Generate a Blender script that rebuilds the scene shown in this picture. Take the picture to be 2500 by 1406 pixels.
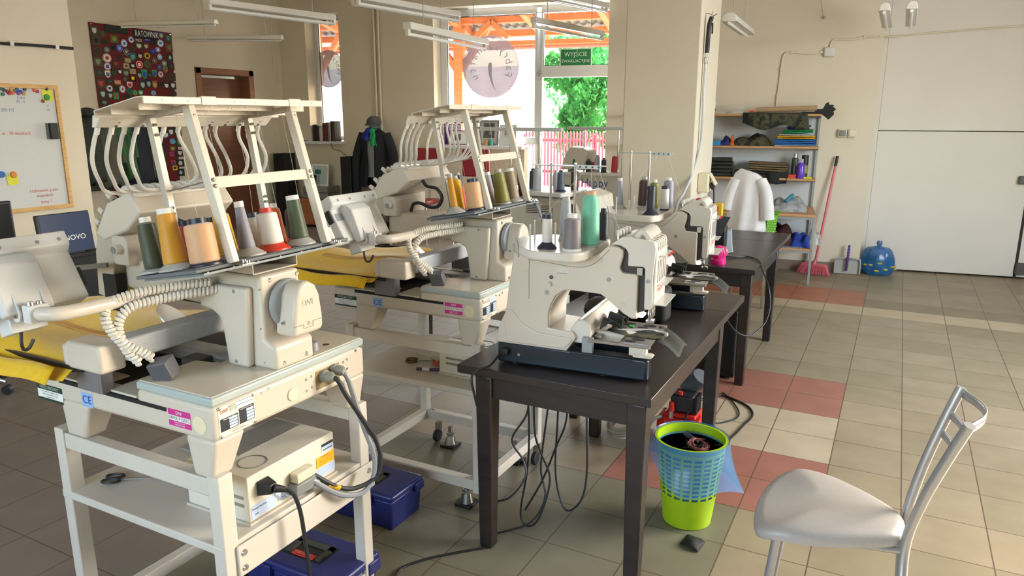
import bpy, bmesh, math, random
from mathutils import Vector, Matrix, Euler
for o in list(bpy.data.objects): bpy.data.objects.remove(o)
SC = bpy.context.scene
COL = SC.collection
random.seed(7)
R = math.radians

# ---------------------------------------------------------------- camera, world, sun, big lights, exposure
F_PX, YAW, PITCH, ROLL, CAM_Z = 1786.27, R(27.55), R(13.18), R(-0.14), 1.6328
cam_d = bpy.data.cameras.new('camera'); cam = bpy.data.objects.new('camera', cam_d); COL.objects.link(cam)
cam_d.sensor_width = 36.0; cam_d.sensor_fit = 'HORIZONTAL'; cam_d.lens = F_PX / 2500 * 36.0
cam_d.clip_start = 0.02; cam_d.clip_end = 300
_f = Vector((-math.sin(YAW)*math.cos(PITCH), math.cos(YAW)*math.cos(PITCH), -math.sin(PITCH)))
_r = Vector((math.cos(YAW), math.sin(YAW), 0)); _d = _f.cross(_r)
_r2 = math.cos(ROLL)*_r + math.sin(ROLL)*_d; _d2 = -math.sin(ROLL)*_r + math.cos(ROLL)*_d
M = Matrix.Identity(4)
for i in range(3): M[i][0], M[i][1], M[i][2] = _r2[i], -_d2[i], -_f[i]
M.translation = Vector((0, 0, CAM_Z)); cam.matrix_world = M
SC.camera = cam
SC.view_settings.view_transform = 'Standard'; SC.view_settings.look = 'None'
SC.view_settings.gamma = 1.0; SC.view_settings.use_curve_mapping = False
SC.view_settings.exposure = 0.32

world = bpy.data.worlds.new('sky'); SC.world = world; world.use_nodes = True
wn = world.node_tree; wn.nodes.clear()
wo = wn.nodes.new('ShaderNodeOutputWorld'); wb = wn.nodes.new('ShaderNodeBackground'); ws = wn.nodes.new('ShaderNodeTexSky')
ws.sky_type = 'NISHITA'; ws.sun_disc = False; ws.sun_elevation = R(30); ws.sun_rotation = R(36); ws.air_density = 1.2; ws.dust_density = 3.0; ws.ozone_density = 1.0
wb.inputs['Strength'].default_value = 1.7
wn.links.new(ws.outputs[0], wb.inputs[0]); wn.links.new(wb.outputs[0], wo.inputs[0])

def light(kind, name, loc, energy, color=(1, 1, 1), direction=None, size=None):
    d = bpy.data.lights.new(name, kind); d.energy = energy; d.color = color
    o = bpy.data.objects.new(name, d); COL.objects.link(o); o.location = loc
    if direction is not None: o.rotation_euler = Vector(direction).to_track_quat('-Z', 'Y').to_euler()
    if size and kind == 'AREA': d.shape = 'RECTANGLE'; d.size, d.size_y = size
    return o
sun = light('SUN', 'sun', (0, 0, 20), 16.0, (1, .95, .86), (-.548, -.731, -.407)); sun.data.angle = R(0.6)
# daylight coming in through the windows of the room that lie outside the frame
light('AREA', 'window_daylight_right', (2.86, 4.7, 1.95), 120, (.90, .95, 1.0), (-1, -.05, -.10), (2.6, 1.7))
light('AREA', 'window_daylight_rear', (-1.6, -2.86, 1.95), 16, (.93, .96, 1.0), (0, 1, -.05), (4.2, 1.6))
# daylight of the glazed front, just inside its panes' plane and facing into the room
light('AREA', 'window_daylight_front', (-4.3, 9.75, 2.2), 190, (.97, .98, 1.0), (.139, -.99, -.28), (2.6, 2.2))

# ---------------------------------------------------------------- mesh helpers
def s2l(c): return c/12.92 if c <= .04045 else ((c+.055)/1.055)**2.4
def rgb(h):
    if isinstance(h, str): h = h.lstrip('#'); h = [int(h[i:i+2], 16) for i in (0, 2, 4)]
    return tuple(s2l(v/255) for v in h) + (1,)
MATS = {}
def mat(name, color, rough=.5, metal=0, var=.05, scale=25, bump=0, trans=0, alpha=1, emit=0, spec=.5, sheen=0, coat=0):
    if name in MATS: return MATS[name]
    m = bpy.data.materials.new(name); m.use_nodes = True; nt = m.node_tree; b = nt.nodes['Principled BSDF']
    c = rgb(color)
    if var > 0:
        tc = nt.nodes.new('ShaderNodeTexCoord'); n = nt.nodes.new('ShaderNodeTexNoise'); n.inputs['Scale'].default_value = scale; n.inputs['Detail'].default_value = 4
        cr = nt.nodes.new('ShaderNodeValToRGB')
        cr.color_ramp.elements[0].position = .3; cr.color_ramp.elements[1].position = .7
        cr.color_ramp.elements[0].color = tuple(max(0, v*(1-var)) for v in c[:3]) + (1,)
        cr.color_ramp.elements[1].color = tuple(min(1, v*(1+var)) for v in c[:3]) + (1,)
        nt.links.new(tc.outputs['Object'], n.inputs['Vector']); nt.links.new(n.outputs['Fac'], cr.inputs[0]); nt.links.new(cr.outputs[0], b.inputs['Base Color'])
        if bump:
            bp = nt.nodes.new('ShaderNodeBump'); bp.inputs['Strength'].default_value = bump; bp.inputs['Distance'].default_value = .002
            nt.links.new(n.outputs['Fac'], bp.inputs['Height']); nt.links.new(bp.outputs[0], b.inputs['Normal'])
    else: b.inputs['Base Color'].default_value = c
    b.inputs['Roughness'].default_value = rough; b.inputs['Metallic'].default_value = metal
    b.inputs['Specular IOR Level'].default_value = spec
    if trans: b.inputs['Transmission Weight'].default_value = trans; b.inputs['IOR'].default_value = 1.2
    if alpha < 1: b.inputs['Alpha'].default_value = alpha
    if emit: b.inputs['Emission Color'].default_value = c; b.inputs['Emission Strength'].default_value = emit
    if sheen: b.inputs['Sheen Weight'].default_value = sheen
    if coat: b.inputs['Coat Weight'].default_value = coat
    MATS[name] = m; return m
def nodemat(name):
    m = bpy.data.materials.new(name); m.use_nodes = True; nt = m.node_tree; MATS[name] = m
    return m, nt, nt.nodes['Principled BSDF'], lambda t: nt.nodes.new(t), nt.links.new

def crom(pts, n=6, closed=False):
    P = [Vector(p) for p in pts]; out = []; L = len(P)
    rng = range(L if closed else L-1)
    for i in rng:
        if closed: a, b, c, d = P[(i-1) % L], P[i], P[(i+1) % L], P[(i+2) % L]
        else: a, b, c, d = P[max(i-1, 0)], P[i], P[i+1], P[min(i+2, L-1)]
        for k in range(n):
            t = k/n
            out.append(.5*((2*b) + (-a+c)*t + (2*a-5*b+4*c-d)*t*t + (-a+3*b-3*c+d)*t**3))
    if not closed: out.append(P[-1])
    return out
def frame(o, xd, yd):
    x = Vector(xd).normalized(); y = Vector(yd).normalized(); z = x.cross(y).normalized(); y = z.cross(x)
    m = Matrix.Identity(4)
    for i in range(3): m[i][0], m[i][1], m[i][2] = x[i], y[i], z[i]
    m.translation = Vector(o); return m
TXT = {}
def text_geo(s, spacing=1.0):
    key = (s, spacing)
    if key in TXT: return TXT[key]
    cu = bpy.data.curves.new('t', 'FONT'); cu.body = s; cu.size = 1; cu.align_x = 'CENTER'; cu.align_y = 'CENTER'; cu.space_character = spacing; cu.resolution_u = 3
    ob = bpy.data.objects.new('t', cu); COL.objects.link(ob)
    dg = bpy.context.evaluated_depsgraph_get(); ev = ob.evaluated_get(dg); me = ev.to_mesh()
    g = ([v.co.copy() for v in me.vertices], [list(p.vertices) for p in me.polygons])
    ev.to_mesh_clear(); bpy.data.objects.remove(ob); bpy.data.curves.remove(cu)
    TXT[key] = g; return g
class MB:
    def __init__(s): s.v = []; s.f = []
    def add(s, vs, fs, m=None):
        o = len(s.v)
        s.v += [(m @ Vector(v)) if m is not None else Vector(v) for v in vs]
        s.f += [[i+o for i in f] for f in fs]; return s
    def box(s, x0, x1, y0, y1, z0, z1, m=None):
        vs = [(x, y, z) for x in (x0, x1) for y in (y0, y1) for z in (z0, z1)]
        return s.add(vs, [(0, 1, 3, 2), (4, 6, 7, 5), (0, 4, 5, 1), (2, 3, 7, 6), (0, 2, 6, 4), (1, 5, 7, 3)], m)
    def cbox(s, c, sz, rot=(0, 0, 0)):
        m = Matrix.Translation(Vector(c)) @ Euler(rot).to_matrix().to_4x4(); a, b, d = (v/2 for v in sz)
        return s.box(-a, a, -b, b, -d, d, m)
    def hexa(s, bot, top):   # four bottom points, four top points, same order
        return s.add(list(bot)+list(top), [(3, 2, 1, 0), (4, 5, 6, 7), (0, 1, 5, 4), (1, 2, 6, 5), (2, 3, 7, 6), (3, 0, 4, 7)])
    def bar(s, p0, p1, w, h, up=(0, 0, 1)):
        p0, p1 = Vector(p0), Vector(p1); d = (p1-p0); L = d.length; d.normalize(); u = Vector(up)
        if abs(d.dot(u)) > .98: u = Vector((1, 0, 0))
        sx = d.cross(u).normalized(); sy = sx.cross(d)
        q = [(-w/2, -h/2), (w/2, -h/2), (w/2, h/2), (-w/2, h/2)]
        return s.hexa([p0+sx*a+sy*b for a, b in q], [p1+sx*a+sy*b for a, b in q])
    def tube(s, pts, r, n=8, closed=False, cap=True, rr=None):
        P = [Vector(p) for p in pts]; L = len(P); o = len(s.v); up = None
        for i in range(L):
            if closed: t = P[(i+1) % L]-P[i-1]
            else: t = P[min(i+1, L-1)]-P[max(i-1, 0)]
            if t.length < 1e-9: t = Vector((0, 0, 1))
            t.normalize()
            if up is None:
                up = Vector((0, 0, 1)) if abs(t.z) < .9 else Vector((1, 0, 0))
            a = t.cross(up)
            if a.length < 1e-6: a = t.cross(Vector((.3, 1, .2)))
            a.normalize(); b = t.cross(a).normalized(); up = -b if False else a.cross(t)
            rad = rr[i] if rr else r
            for k in range(n):
                q = 2*math.pi*k/n; s.v.append(P[i]+a*math.cos(q)*rad+b*math.sin(q)*rad)
        m = L if closed else L-1
        for i in range(m):
            for k in range(n):
                j = (i+1) % L
                s.f.append([o+i*n+k, o+i*n+(k+1) % n, o+j*n+(k+1) % n, o+j*n+k])
        if cap and not closed: s.f.append([o+k for k in range(n)][::-1]); s.f.append([o+(L-1)*n+k for k in range(n)])
        return s
    def cyl(s, p0, p1, r0, r1=None, n=16): return s.tube([p0, p1], r0, n, rr=[r0, r0 if r1 is None else r1])
    def lathe(s, prof, m=None, n=24, cap=True):
        vs = []; fs = []; L = len(prof)
        for r, z in prof:
            for k in range(n):
                a = 2*math.pi*k/n; vs.append((r*math.cos(a), r*math.sin(a), z))
        for i in range(L-1):
            for k in range(n): fs.append((i*n+k, i*n+(k+1) % n, (i+1)*n+(k+1) % n, (i+1)*n+k))
        if cap:
            if prof[0][0] > 0: fs.append(tuple(range(n))[::-1])
            if prof[-1][0] > 0: fs.append(tuple((L-1)*n+k for k in range(n)))
        return s.add(vs, fs, m)
    def prism(s, poly, axis, lo, hi):
        def P(a, b, c):
            return {'y': (a, c, b), 'x': (c, a, b), 'z': (a, b, c)}[axis]
        n = len(poly); vs = [P(a, b, lo) for a, b in poly]+[P(a, b, hi) for a, b in poly]
        fs = [list(range(n))[::-1], list(range(n, 2*n))]+[[i, (i+1) % n, n+(i+1) % n, n+i] for i in range(n)]
        return s.add(vs, fs)
    def slab(s, poly, m, t):  # polygon in the XY plane of m, thickness t along its z
        n = len(poly); vs = [(a, b, 0) for a, b in poly]+[(a, b, t) for a, b in poly]
        return s.add(vs, [list(range(n))[::-1], list(range(n, 2*n))]+[[i, (i+1) % n, n+(i+1) % n, n+i] for i in range(n)], m)
    def sphere(s, c, r, sc=(1, 1, 1), n=14, k=8, m=None):
        vs = [(0, 0, -1)]; fs = []
        for i in range(1, k):
            a = -math.pi/2+math.pi*i/k
            for j in range(n): b = 2*math.pi*j/n; vs.append((math.cos(a)*math.cos(b), math.cos(a)*math.sin(b), math.sin(a)))
        vs.append((0, 0, 1)); e = len(vs)-1
        for j in range(n): fs.append((0, 1+(j+1) % n, 1+j)); fs.append((e, e-n+j, e-n+(j+1) % n))
        for i in range(k-2):
            for j in range(n): a = 1+i*n; fs.append((a+j, a+(j+1) % n, a+n+(j+1) % n, a+n+j))
        vs = [Vector((c[0]+v[0]*r*sc[0], c[1]+v[1]*r*sc[1], c[2]+v[2]*r*sc[2])) for v in vs]
        return s.add(vs, fs, m)
    def grid(s, fn, nu, nv, m=None):
        vs = [fn(i/nu, j/nv) for i in range(nu+1) for j in range(nv+1)]; w = nv+1
        return s.add(vs, [(i*w+j, (i+1)*w+j, (i+1)*w+j+1, i*w+j+1) for i in range(nu) for j in range(nv)], m)
    def text(s, string, size, m, depth=.0004, sx=1.0, spacing=1.0):
        v, f = text_geo(string, spacing); n = len(v)
        return s.add([(p.x*size*sx, p.y*size, depth) for p in v], f, m)
    def merge(s, o, m=None): return s.add(o.v, o.f, m)

def obj(name, mb, m, parent=None, bevel=0, seg=2, smooth=35, sub=0, solid=0, world=False):
    me = bpy.data.meshes.new(name)
    vs = mb.v
    if world and parent is not None:
        inv = root_matrix(parent).inverted(); vs = [inv @ v for v in vs]
    me.from_pydata([tuple(v) for v in vs], [], mb.f); me.update()
    bm = bmesh.new(); bm.from_mesh(me); bmesh.ops.recalc_face_normals(bm, faces=bm.faces[:]); bm.to_mesh(me); bm.free()
    if smooth:
        for p in me.polygons: p.use_smooth = True
        me.set_sharp_from_angle(angle=R(smooth))
    me.materials.append(m)
    o = bpy.data.objects.new(name, me); COL.objects.link(o)
    if parent is not None: o.parent = parent
    if solid: k = o.modifiers.new('s', 'SOLIDIFY'); k.thickness = solid; k.offset = 0
    if bevel: k = o.modifiers.new('b', 'BEVEL'); k.width = bevel; k.segments = seg; k.limit_method = 'ANGLE'; k.angle_limit = R(35)
    if sub: k = o.modifiers.new('u', 'SUBSURF'); k.levels = sub; k.render_levels = sub
    return o
def islands(mb):
    par = list(range(len(mb.v)))
    def find(a):
        while par[a] != a: par[a] = par[par[a]]; a = par[a]
        return a
    for f in mb.f:
        r0 = find(f[0])
        for i in f[1:]: par[find(i)] = r0
    out = {}
    for f in mb.f: out.setdefault(find(f[0]), []).append(f)
    res = []
    for fs in out.values():
        m = MB(); ix = {}
        for f in fs:
            g = []
            for i in f:
                if i not in ix: ix[i] = len(m.v); m.v.append(mb.v[i])
                g.append(ix[i])
            m.f.append(g)
        res.append(m)
    return res
def objs(name, mb, m, parent=None, **k):   # every separate piece a part of its own
    return [obj(name, x, m, parent, **k) for x in islands(mb)]
def root_matrix(o):
    m = Matrix.Translation(o.location) @ o.rotation_euler.to_matrix().to_4x4()
    return root_matrix(o.parent) @ m if o.parent else m
def tag(o, label, cat, group=None, kind=None):
    o['label'] = label; o['category'] = cat
    if group: o['group'] = group
    if kind: o['kind'] = kind
    return o
def thing(name, label, cat, loc=(0, 0, 0), rotz=0, group=None, rot=None):
    o = bpy.data.objects.new(name, None); COL.objects.link(o); o.empty_display_size = .05
    o.location = loc; o.rotation_euler = rot if rot else (0, 0, rotz)
    return tag(o, label, cat, group)
def struct(name, mb, m, parent=None, **k):
    o = obj(name, mb, m, parent, **k)
    if parent is None: o['kind'] = 'structure'
    return o
def copy_tree(o, parent=None):
    c = o.copy(); COL.objects.link(c)
    if parent is not None: c.parent = parent
    for ch in [x for x in bpy.data.objects if x.parent == o]: copy_tree(ch, c)
    return c
def dup(root, loc, rot=None, label=None, group=None):
    c = copy_tree(root); c.location = loc
    if rot is not None: c.rotation_euler = rot
    if label: c['label'] = label
    if group: c['group'] = group
    return c
# ---------------------------------------------------------------- materials
CREAM = mat('machine_cream', '#c9bfb0', .38, var=.02, scale=8)
CREAM2 = mat('machine_cream_plate', '#c6bdab', .22, var=.03, scale=6)
BAND = mat('grey_green_band', '#aab4b2', .3, var=.02)
WHITEPL = mat('white_plastic', '#dcd8d0', .35, var=.02)
PANELW = mat('panel_white', '#d3d2d1', .35, var=.02)
STANDP = mat('stand_paint', '#cdc5b8', .4, var=.03, scale=12)
STEEL = mat('steel', '#b9b7b2', .28, 1, var=.06)
CHROME = mat('chrome', '#cfcfcf', .1, 1, var=0)
GREYMET = mat('grey_painted_metal', '#8f9296', .45, .3, var=.05)
TEXMET = mat('textured_light_metal', '#b9bdc1', .4, .2, var=.1, scale=220, bump=.4)
DKGREY = mat('dark_grey_plastic', '#4a484a', .5, var=.06)
BLACK = mat('black_plastic', '#1c1c1e', .45, var=.08)
BLACKM = mat('black_matte', '#121214', .7, var=.08)
RUBBER = mat('black_rubber', '#222224', .6, var=.05)
CABLEG = mat('grey_cable', '#8d9094', .45, var=.04)
TRAYG = mat('cone_tray_blue_grey', '#646a6e', .5, var=.05)
TUBEM = mat('clear_tube', '#e8e6e0', .25, var=0, alpha=.72)
COILM = mat('coil_cable_white', '#d9d2c6', .45, var=.02)
YELLOW = mat('yellow_fabric', '#e2b400', .8, var=.06, scale=60, sheen=.3)
TAN = mat('tan_strip', '#c99a55', .8, var=.08)
NAVYB = mat('navy_base_plastic', '#1a2430', .32, var=.05)
JWHITE = mat('sewing_white', '#cfc6ba', .3, var=.015, scale=5)
JGLOSS = mat('sewing_white_gloss', '#d6d0c8', .2, var=.01)
RED = mat('red_plastic', '#d02e26', .4, var=.04)
LABELW = mat('label_white', '#e6e6e0', .5, var=.01)
LABELD = mat('label_dark_green', '#1e3a2c', .5, var=.02)
LABELP = mat('label_magenta', '#c7318a', .45, var=.02)
LABELB = mat('label_blue', '#8fb2dc', .5, var=.02)
LABELY = mat('label_yellow', '#e8b40a', .5, var=.02)
INKB = mat('ink_black', '#1b1e26', .5, var=0)
INKBL = mat('ink_blue', '#2f4f9c', .5, var=0)
INKR = mat('ink_red', '#c8283c', .5, var=0)
INKW = mat('ink_white', '#efefea', .5, var=0)
INKM = mat('ink_magenta_red', '#cf3357', .5, var=0)
PALEBL = mat('label_pale_blue', '#b9cbe6', .5, var=.02)
def wood_mat(name, c1, c2, sc=6, rough=.5):
    if name in MATS: return MATS[name]
    m, nt, b, N, Lk = nodemat(name)
    tc = N('ShaderNodeTexCoord'); mp = N('ShaderNodeMapping'); mp.inputs['Scale'].default_value = (1, 1, 9)
    n = N('ShaderNodeTexNoise'); n.inputs['Scale'].default_value = sc; n.inputs['Detail'].default_value = 6
    cr = N('ShaderNodeValToRGB'); cr.color_ramp.elements[0].color = rgb(c1); cr.color_ramp.elements[1].color = rgb(c2)
    cr.color_ramp.elements[0].position = .35; cr.color_ramp.elements[1].position = .68
    Lk(tc.outputs['Object'], mp.inputs[0]); Lk(mp.outputs[0], n.inputs['Vector']); Lk(n.outputs['Fac'], cr.inputs[0]); Lk(cr.outputs[0], b.inputs['Base Color'])
    b.inputs['Roughness'].default_value = rough
    return m
TABLEW = wood_mat('black_brown_wood', '#2a221f', '#352c29', 4, .33)
DOORW = wood_mat('brown_door_wood', '#6f4530', '#7d5039', 3, .45)
DOORF = wood_mat('door_frame_wood', '#8a5c42', '#97684c', 4, .5)
PINEW = wood_mat('pine_frame', '#c99a5a', '#d9b075', 8, .5)
BEECH = wood_mat('beech_shelf', '#b98755', '#c99a68', 5, .45)
CHERRY = wood_mat('cherry_cabinet', '#a8643c', '#b87449', 4, .5)
BEAMW = wood_mat('orange_stained_timber', '#b8663c', '#cc7a4c', 2, .7)
def wall_paint(name, c, bump=.25):
    m = mat(name, c, .85, var=.025, scale=1.6); nt = m.node_tree; b = nt.nodes['Principled BSDF']
    tc = nt.nodes.new('ShaderNodeTexCoord'); n = nt.nodes.new('ShaderNodeTexNoise'); n.inputs['Scale'].default_value = 90; n.inputs['Detail'].default_value = 6
    bp = nt.nodes.new('ShaderNodeBump'); bp.inputs['Strength'].default_value = bump; bp.inputs['Distance'].default_value = .004
    nt.links.new(tc.outputs['Object'], n.inputs['Vector']); nt.links.new(n.outputs['Fac'], bp.inputs['Height']); nt.links.new(bp.outputs[0], b.inputs['Normal'])
    return m
WALL = wall_paint('cream_wall_paint', '#d8cdb8')
WALLW = wall_paint('white_wall_paint', '#dcd6cb', .15)
CEIL = wall_paint('ceiling_paint', '#e6e2d8')
PVC = mat('white_pvc_frame', '#dfe0e0', .3, var=.01)
# floor tiles: square tiles on a 0.31 m grid, three tones, some rows of rose and pale tiles
def floor_material():
    m, nt, b, N, Lk = nodemat('floor_tiles')
    S = .31; OX, OY = 1.4603, -22.582
    tc = N('ShaderNodeTexCoord'); sp = N('ShaderNodeSeparateXYZ'); Lk(tc.outputs['Object'], sp.inputs[0])
    def math_(op, a, b2=None, c=None):
        n = N('ShaderNodeMath'); n.operation = op
        for i, x in enumerate((a, b2, c)):
            if x is None: continue
            if isinstance(x, (int, float)): n.inputs[i].default_value = x
            else: Lk(x, n.inputs[i])
        return n.outputs[0]
    u = math_('MULTIPLY_ADD', sp.outputs[0], 1/S, OX); v = math_('MULTIPLY_ADD', sp.outputs[1], 1/S, OY)
    iu = math_('FLOOR', u); iv = math_('FLOOR', v); fu = math_('FRACT', u); fv = math_('FRACT', v)
    def edge(f):
        a = math_('ABSOLUTE', math_('SUBTRACT', f, .5)); return math_('GREATER_THAN', a, .5-.0085)
    grout = math_('MAXIMUM', edge(fu), edge(fv))
    cmb = N('ShaderNodeCombineXYZ'); Lk(iu, cmb.inputs[0]); Lk(iv, cmb.inputs[1])
    wn_ = N('ShaderNodeTexWhiteNoise'); wn_.noise_dimensions = '3D'; Lk(cmb.outputs[0], wn_.inputs['Vector'])
    ramp = N('ShaderNodeValToRGB'); e = ramp.color_ramp.elements
    e[0].color = rgb('#8d8168'); e[0].position = 0; e[1].color = rgb('#9b8d74'); e[1].position = 1
    Lk(wn_.outputs['Value'], ramp.inputs[0])
    def between(x, lo, hi): return math_('MULTIPLY', math_('GREATER_THAN', x, lo-.5), math_('LESS_THAN', x, hi+.5))
    def rect(u0, u1, v0, v1): return math_('MULTIPLY', between(iu, u0, u1), between(iv, v0, v1))
    def over(base, mask, col):
        mx = N('ShaderNodeMix'); mx.data_type = 'RGBA'; Lk(mask, mx.inputs['Factor']); Lk(base, mx.inputs[6])
        mx.inputs[7].default_value = rgb(col); return mx.outputs[2]
    base = ramp.outputs[0]
    for r_, col in FLOOR_PATCHES: base = over(base, rect(*r_), col)
    n = N('ShaderNodeTexNoise'); n.inputs['Scale'].default_value = 5; n.inputs['Detail'].default_value = 7; Lk(tc.outputs['Object'], n.inputs['Vector'])
    mm = N('ShaderNodeMix'); mm.data_type = 'RGBA'; mm.blend_type = 'MULTIPLY'; mm.inputs['Factor'].default_value = .5
    rr = N('ShaderNodeValToRGB'); rr.color_ramp.elements[0].color = (.72, .70, .66, 1); rr.color_ramp.elements[1].color = (1.08, 1.08, 1.08, 1); rr.color_ramp.elements[0].position = .3; rr.color_ramp.elements[1].position = .7
    Lk(n.outputs['Fac'], rr.inputs[0]); Lk(base, mm.inputs[6]); Lk(rr.outputs[0], mm.inputs[7])
    fin = over(mm.outputs[2], grout, '#5a4a3a')
    Lk(fin, b.inputs['Base Color']); b.inputs['Roughness'].default_value = .46
    bp = N('ShaderNodeBump'); bp.inputs['Strength'].default_value = .4; bp.inputs['Distance'].default_value = .002
    inv = math_('SUBTRACT', 1.0, grout); Lk(inv, bp.inputs['Height']); Lk(bp.outputs[0], b.inputs['Normal'])
    return m
FLOOR_PATCHES = [
    ((-2, 0, -9, -8), '#9a6656'), ((-2, 0, -11, -10), '#b6a78c'), ((-2, 0, -13, -12), '#9a6656'),
    ((-9, 0, 0, 1), '#a5694f'), ((-9, 5, -1, -1), '#b4a486'), ((1, 5, 0, 0), '#857a61'),
    ((-6, -3, -13, -9), '#93836c'), ((-8, -1, -20, -14), '#7d7764'), ((-40, -7, -22, -13), '#80746a'), ((-40, -7, -12, 5), '#968f88'),
]
FLOOR = floor_material()
def glass_mat(name, tint=(1, 1, 1), gl=.12):
    m = bpy.data.materials.new(name); m.use_nodes = True; nt = m.node_tree; nt.nodes.clear()
    o = nt.nodes.new('ShaderNodeOutputMaterial'); mx = nt.nodes.new('ShaderNodeMixShader'); t = nt.nodes.new('ShaderNodeBsdfTransparent'); g = nt.nodes.new('ShaderNodeBsdfGlossy')
    fr = nt.nodes.new('ShaderNodeFresnel'); fr.inputs[0].default_value = 1.35
    t.inputs[0].default_value = tint + (1,); g.inputs['Roughness'].default_value = .02
    nt.links.new(fr.outputs[0], mx.inputs[0]); nt.links.new(t.outputs[0], mx.inputs[1]); nt.links.new(g.outputs[0], mx.inputs[2]); nt.links.new(mx.outputs[0], o.inputs[0])
    MATS[name] = m; return m
GLASS = glass_mat('window_glass', (.96, .98, .97))
# ---------------------------------------------------------------- the room
WA = R(8); WDIR = Vector((math.cos(WA), math.sin(WA), 0)); WN = Vector((-math.sin(WA), math.cos(WA), 0))  # window wall runs 8 degrees off the tile grid
W0 = Vector((-8.5, 8.67, 0)); CEIL_Z = 3.75
def wpt(s, out, z): p = W0+WDIR*s+WN*out; return Vector((p.x, p.y, z))
def wbox(mb, s0, s1, o0, o1, z0, z1):
    c = [(s0, o0), (s1, o0), (s1, o1), (s0, o1)]
    return mb.hexa([wpt(a, b, z0) for a, b in c], [wpt(a, b, z1) for a, b in c])
struct('floor', MB().box(-9.2, 3.2, -3.2, 11.2, -.12, 0), FLOOR, smooth=0)
struct('ceiling', MB().box(-9.2, 3.2, -3.2, 11.2, CEIL_Z, CEIL_Z+.15), CEIL, smooth=0)
# left wall with the whiteboard, its end facing the alcove, and the recessed wall with the door
struct('wall_left', MB().box(-6.3, -6.0, -3.1, 3.84, 0, CEIL_Z), WALL, smooth=0)
struct('wall_alcove', MB().box(-8.5, -6.3, 3.54, 3.84, 0, CEIL_Z), WALL, smooth=0)
w = MB(); w.box(-8.8, -8.5, 3.54, 7.12, 0, CEIL_Z); w.box(-8.8, -8.5, 8.04, 8.9, 0, CEIL_Z); w.box(-8.8, -8.5, 7.12, 8.04, 2.22, CEIL_Z)
struct('wall_left_recessed', w, WALL, smooth=0)
# window wall with a window opening, the wide glazed opening and the exit door
w = MB(); T = .36
wbox(w, -.2, .46, 0, T, 0, CEIL_Z); wbox(w, .46, 1.04, 0, T, 0, 1.25); wbox(w, .46, 1.04, 0, T, 3.1, CEIL_Z)
wbox(w, 1.04, 2.56, 0, T, 0, CEIL_Z); wbox(w, 2.56, 3.92, 0, T, 0, 1.22); wbox(w, 2.56, 5.75, 0, T, 3.1, CEIL_Z); wbox(w, 5.75, 6.7, 0, T, 0, CEIL_Z)
struct('wall_back', w, WALL, smooth=0)
# wall behind the shelving, then the recessed white sliding door
RB = Vector((-.75, 8.45, 0))
def rpt(s, out, z): p = RB+WDIR*s+WN*out; return Vector((p.x, p.y, z))
def rbox(mb, s0, s1, o0, o1, z0, z1):
    c = [(s0, o0), (s1, o0), (s1, o1), (s0, o1)]
    return mb.hexa([rpt(a, b, z0) for a, b in c], [rpt(a, b, z1) for a, b in c])
w = MB(); rbox(w, -2.3, .49, 0, .45, 0, CEIL_Z); rbox(w, 2.9, 4.3, 0, .45, 0, CEIL_Z); rbox(w, .49, 2.9, 0, .45, 3.4, CEIL_Z)
struct('wall_right_shelving', w, WALL, smooth=0)
w = MB()
c = [rpt(-2.3, 0, 0), rpt(-2.3, .3, 0), wpt(6.4, 0, 0), wpt(6.1, 0, 0)]
w.hexa(c, [p+Vector((0, 0, CEIL_Z)) for p in c]); struct('wall_return', w, WALL, smooth=0)
d = MB(); rbox(d, .565, 1.99, .30, .36, .02, 1.493); rbox(d, .565, 1.99, .30, .36, 1.502, 3.4); d2 = MB(); rbox(d2, 2.02, 2.9, .31, .36, .02, 3.4)
bk = MB(); rbox(bk, .4, 3.0, .47, .6, 0, 3.6); struct('wall_light_stop', bk, WALLW, smooth=0)  # unseen backing added to stop light leaking through the door gaps
dr = struct('door_2', d, WALLW, smooth=0, bevel=.004); struct('door_leaf', d2, WALLW, dr, smooth=0)
f_ = MB(); rbox(f_, .49, .56, .26, .40, 0, 3.4); struct('door_frame', f_, WALLW, dr, smooth=0)
g = MB(); rbox(g, .56, .566, .3, .34, 0, 3.4); rbox(g, 1.99, 2.02, .325, .345, 0, 3.4); struct('door_gap', g, mat('gap_dark', '#3a3330', .9, var=.05), dr, smooth=0)
hn = MB(); rbox(hn, 1.9, 2.06, .24, .31, .98, 1.06); struct('door_handle', hn, mat('door_lock_grey', '#5b5652', .5, var=.05), dr, bevel=.01)
lk = MB(); rbox(lk, 1.995, 2.08, .25, .33, .05, .17); struct('door_bolt', lk, mat('bolt_dark', '#57524f', .5, .4), dr, bevel=.006)
b = MB(); rbox(b, -2.3, .49, -.012, 0, 0, .11); struct('baseboard_right', b, mat('baseboard_tile', '#8a7666', .45, var=.05), smooth=0)
# room shell outside the frame, with its own windows
w = MB(); X0 = 2.9
w.box(X0, X0+.25, -3.1, 3.3, 0, CEIL_Z); w.box(X0, X0+.25, 6.1, 9.6, 0, CEIL_Z); w.box(X0, X0+.25, 3.3, 6.1, 0, 1.0); w.box(X0, X0+.25, 3.3, 6.1, 2.9, CEIL_Z)
struct('wall_right', w, WALL, smooth=0)
w = MB(); w.box(-6.3, -3.8, -3.1, -2.9, 0, CEIL_Z); w.box(.6, X0, -3.1, -2.9, 0, CEIL_Z); w.box(-3.8, .6, -3.1, -2.9, 0, 1.0); w.box(-3.8, .6, -3.1, -2.9, 2.9, CEIL_Z)
struct('wall_rear', w, WALL, smooth=0)
# pillar
struct('pillar_1', MB().box(-2.055, -1.45, 5.9, 6.55, 0, CEIL_Z), WALL, bevel=.012)
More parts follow.
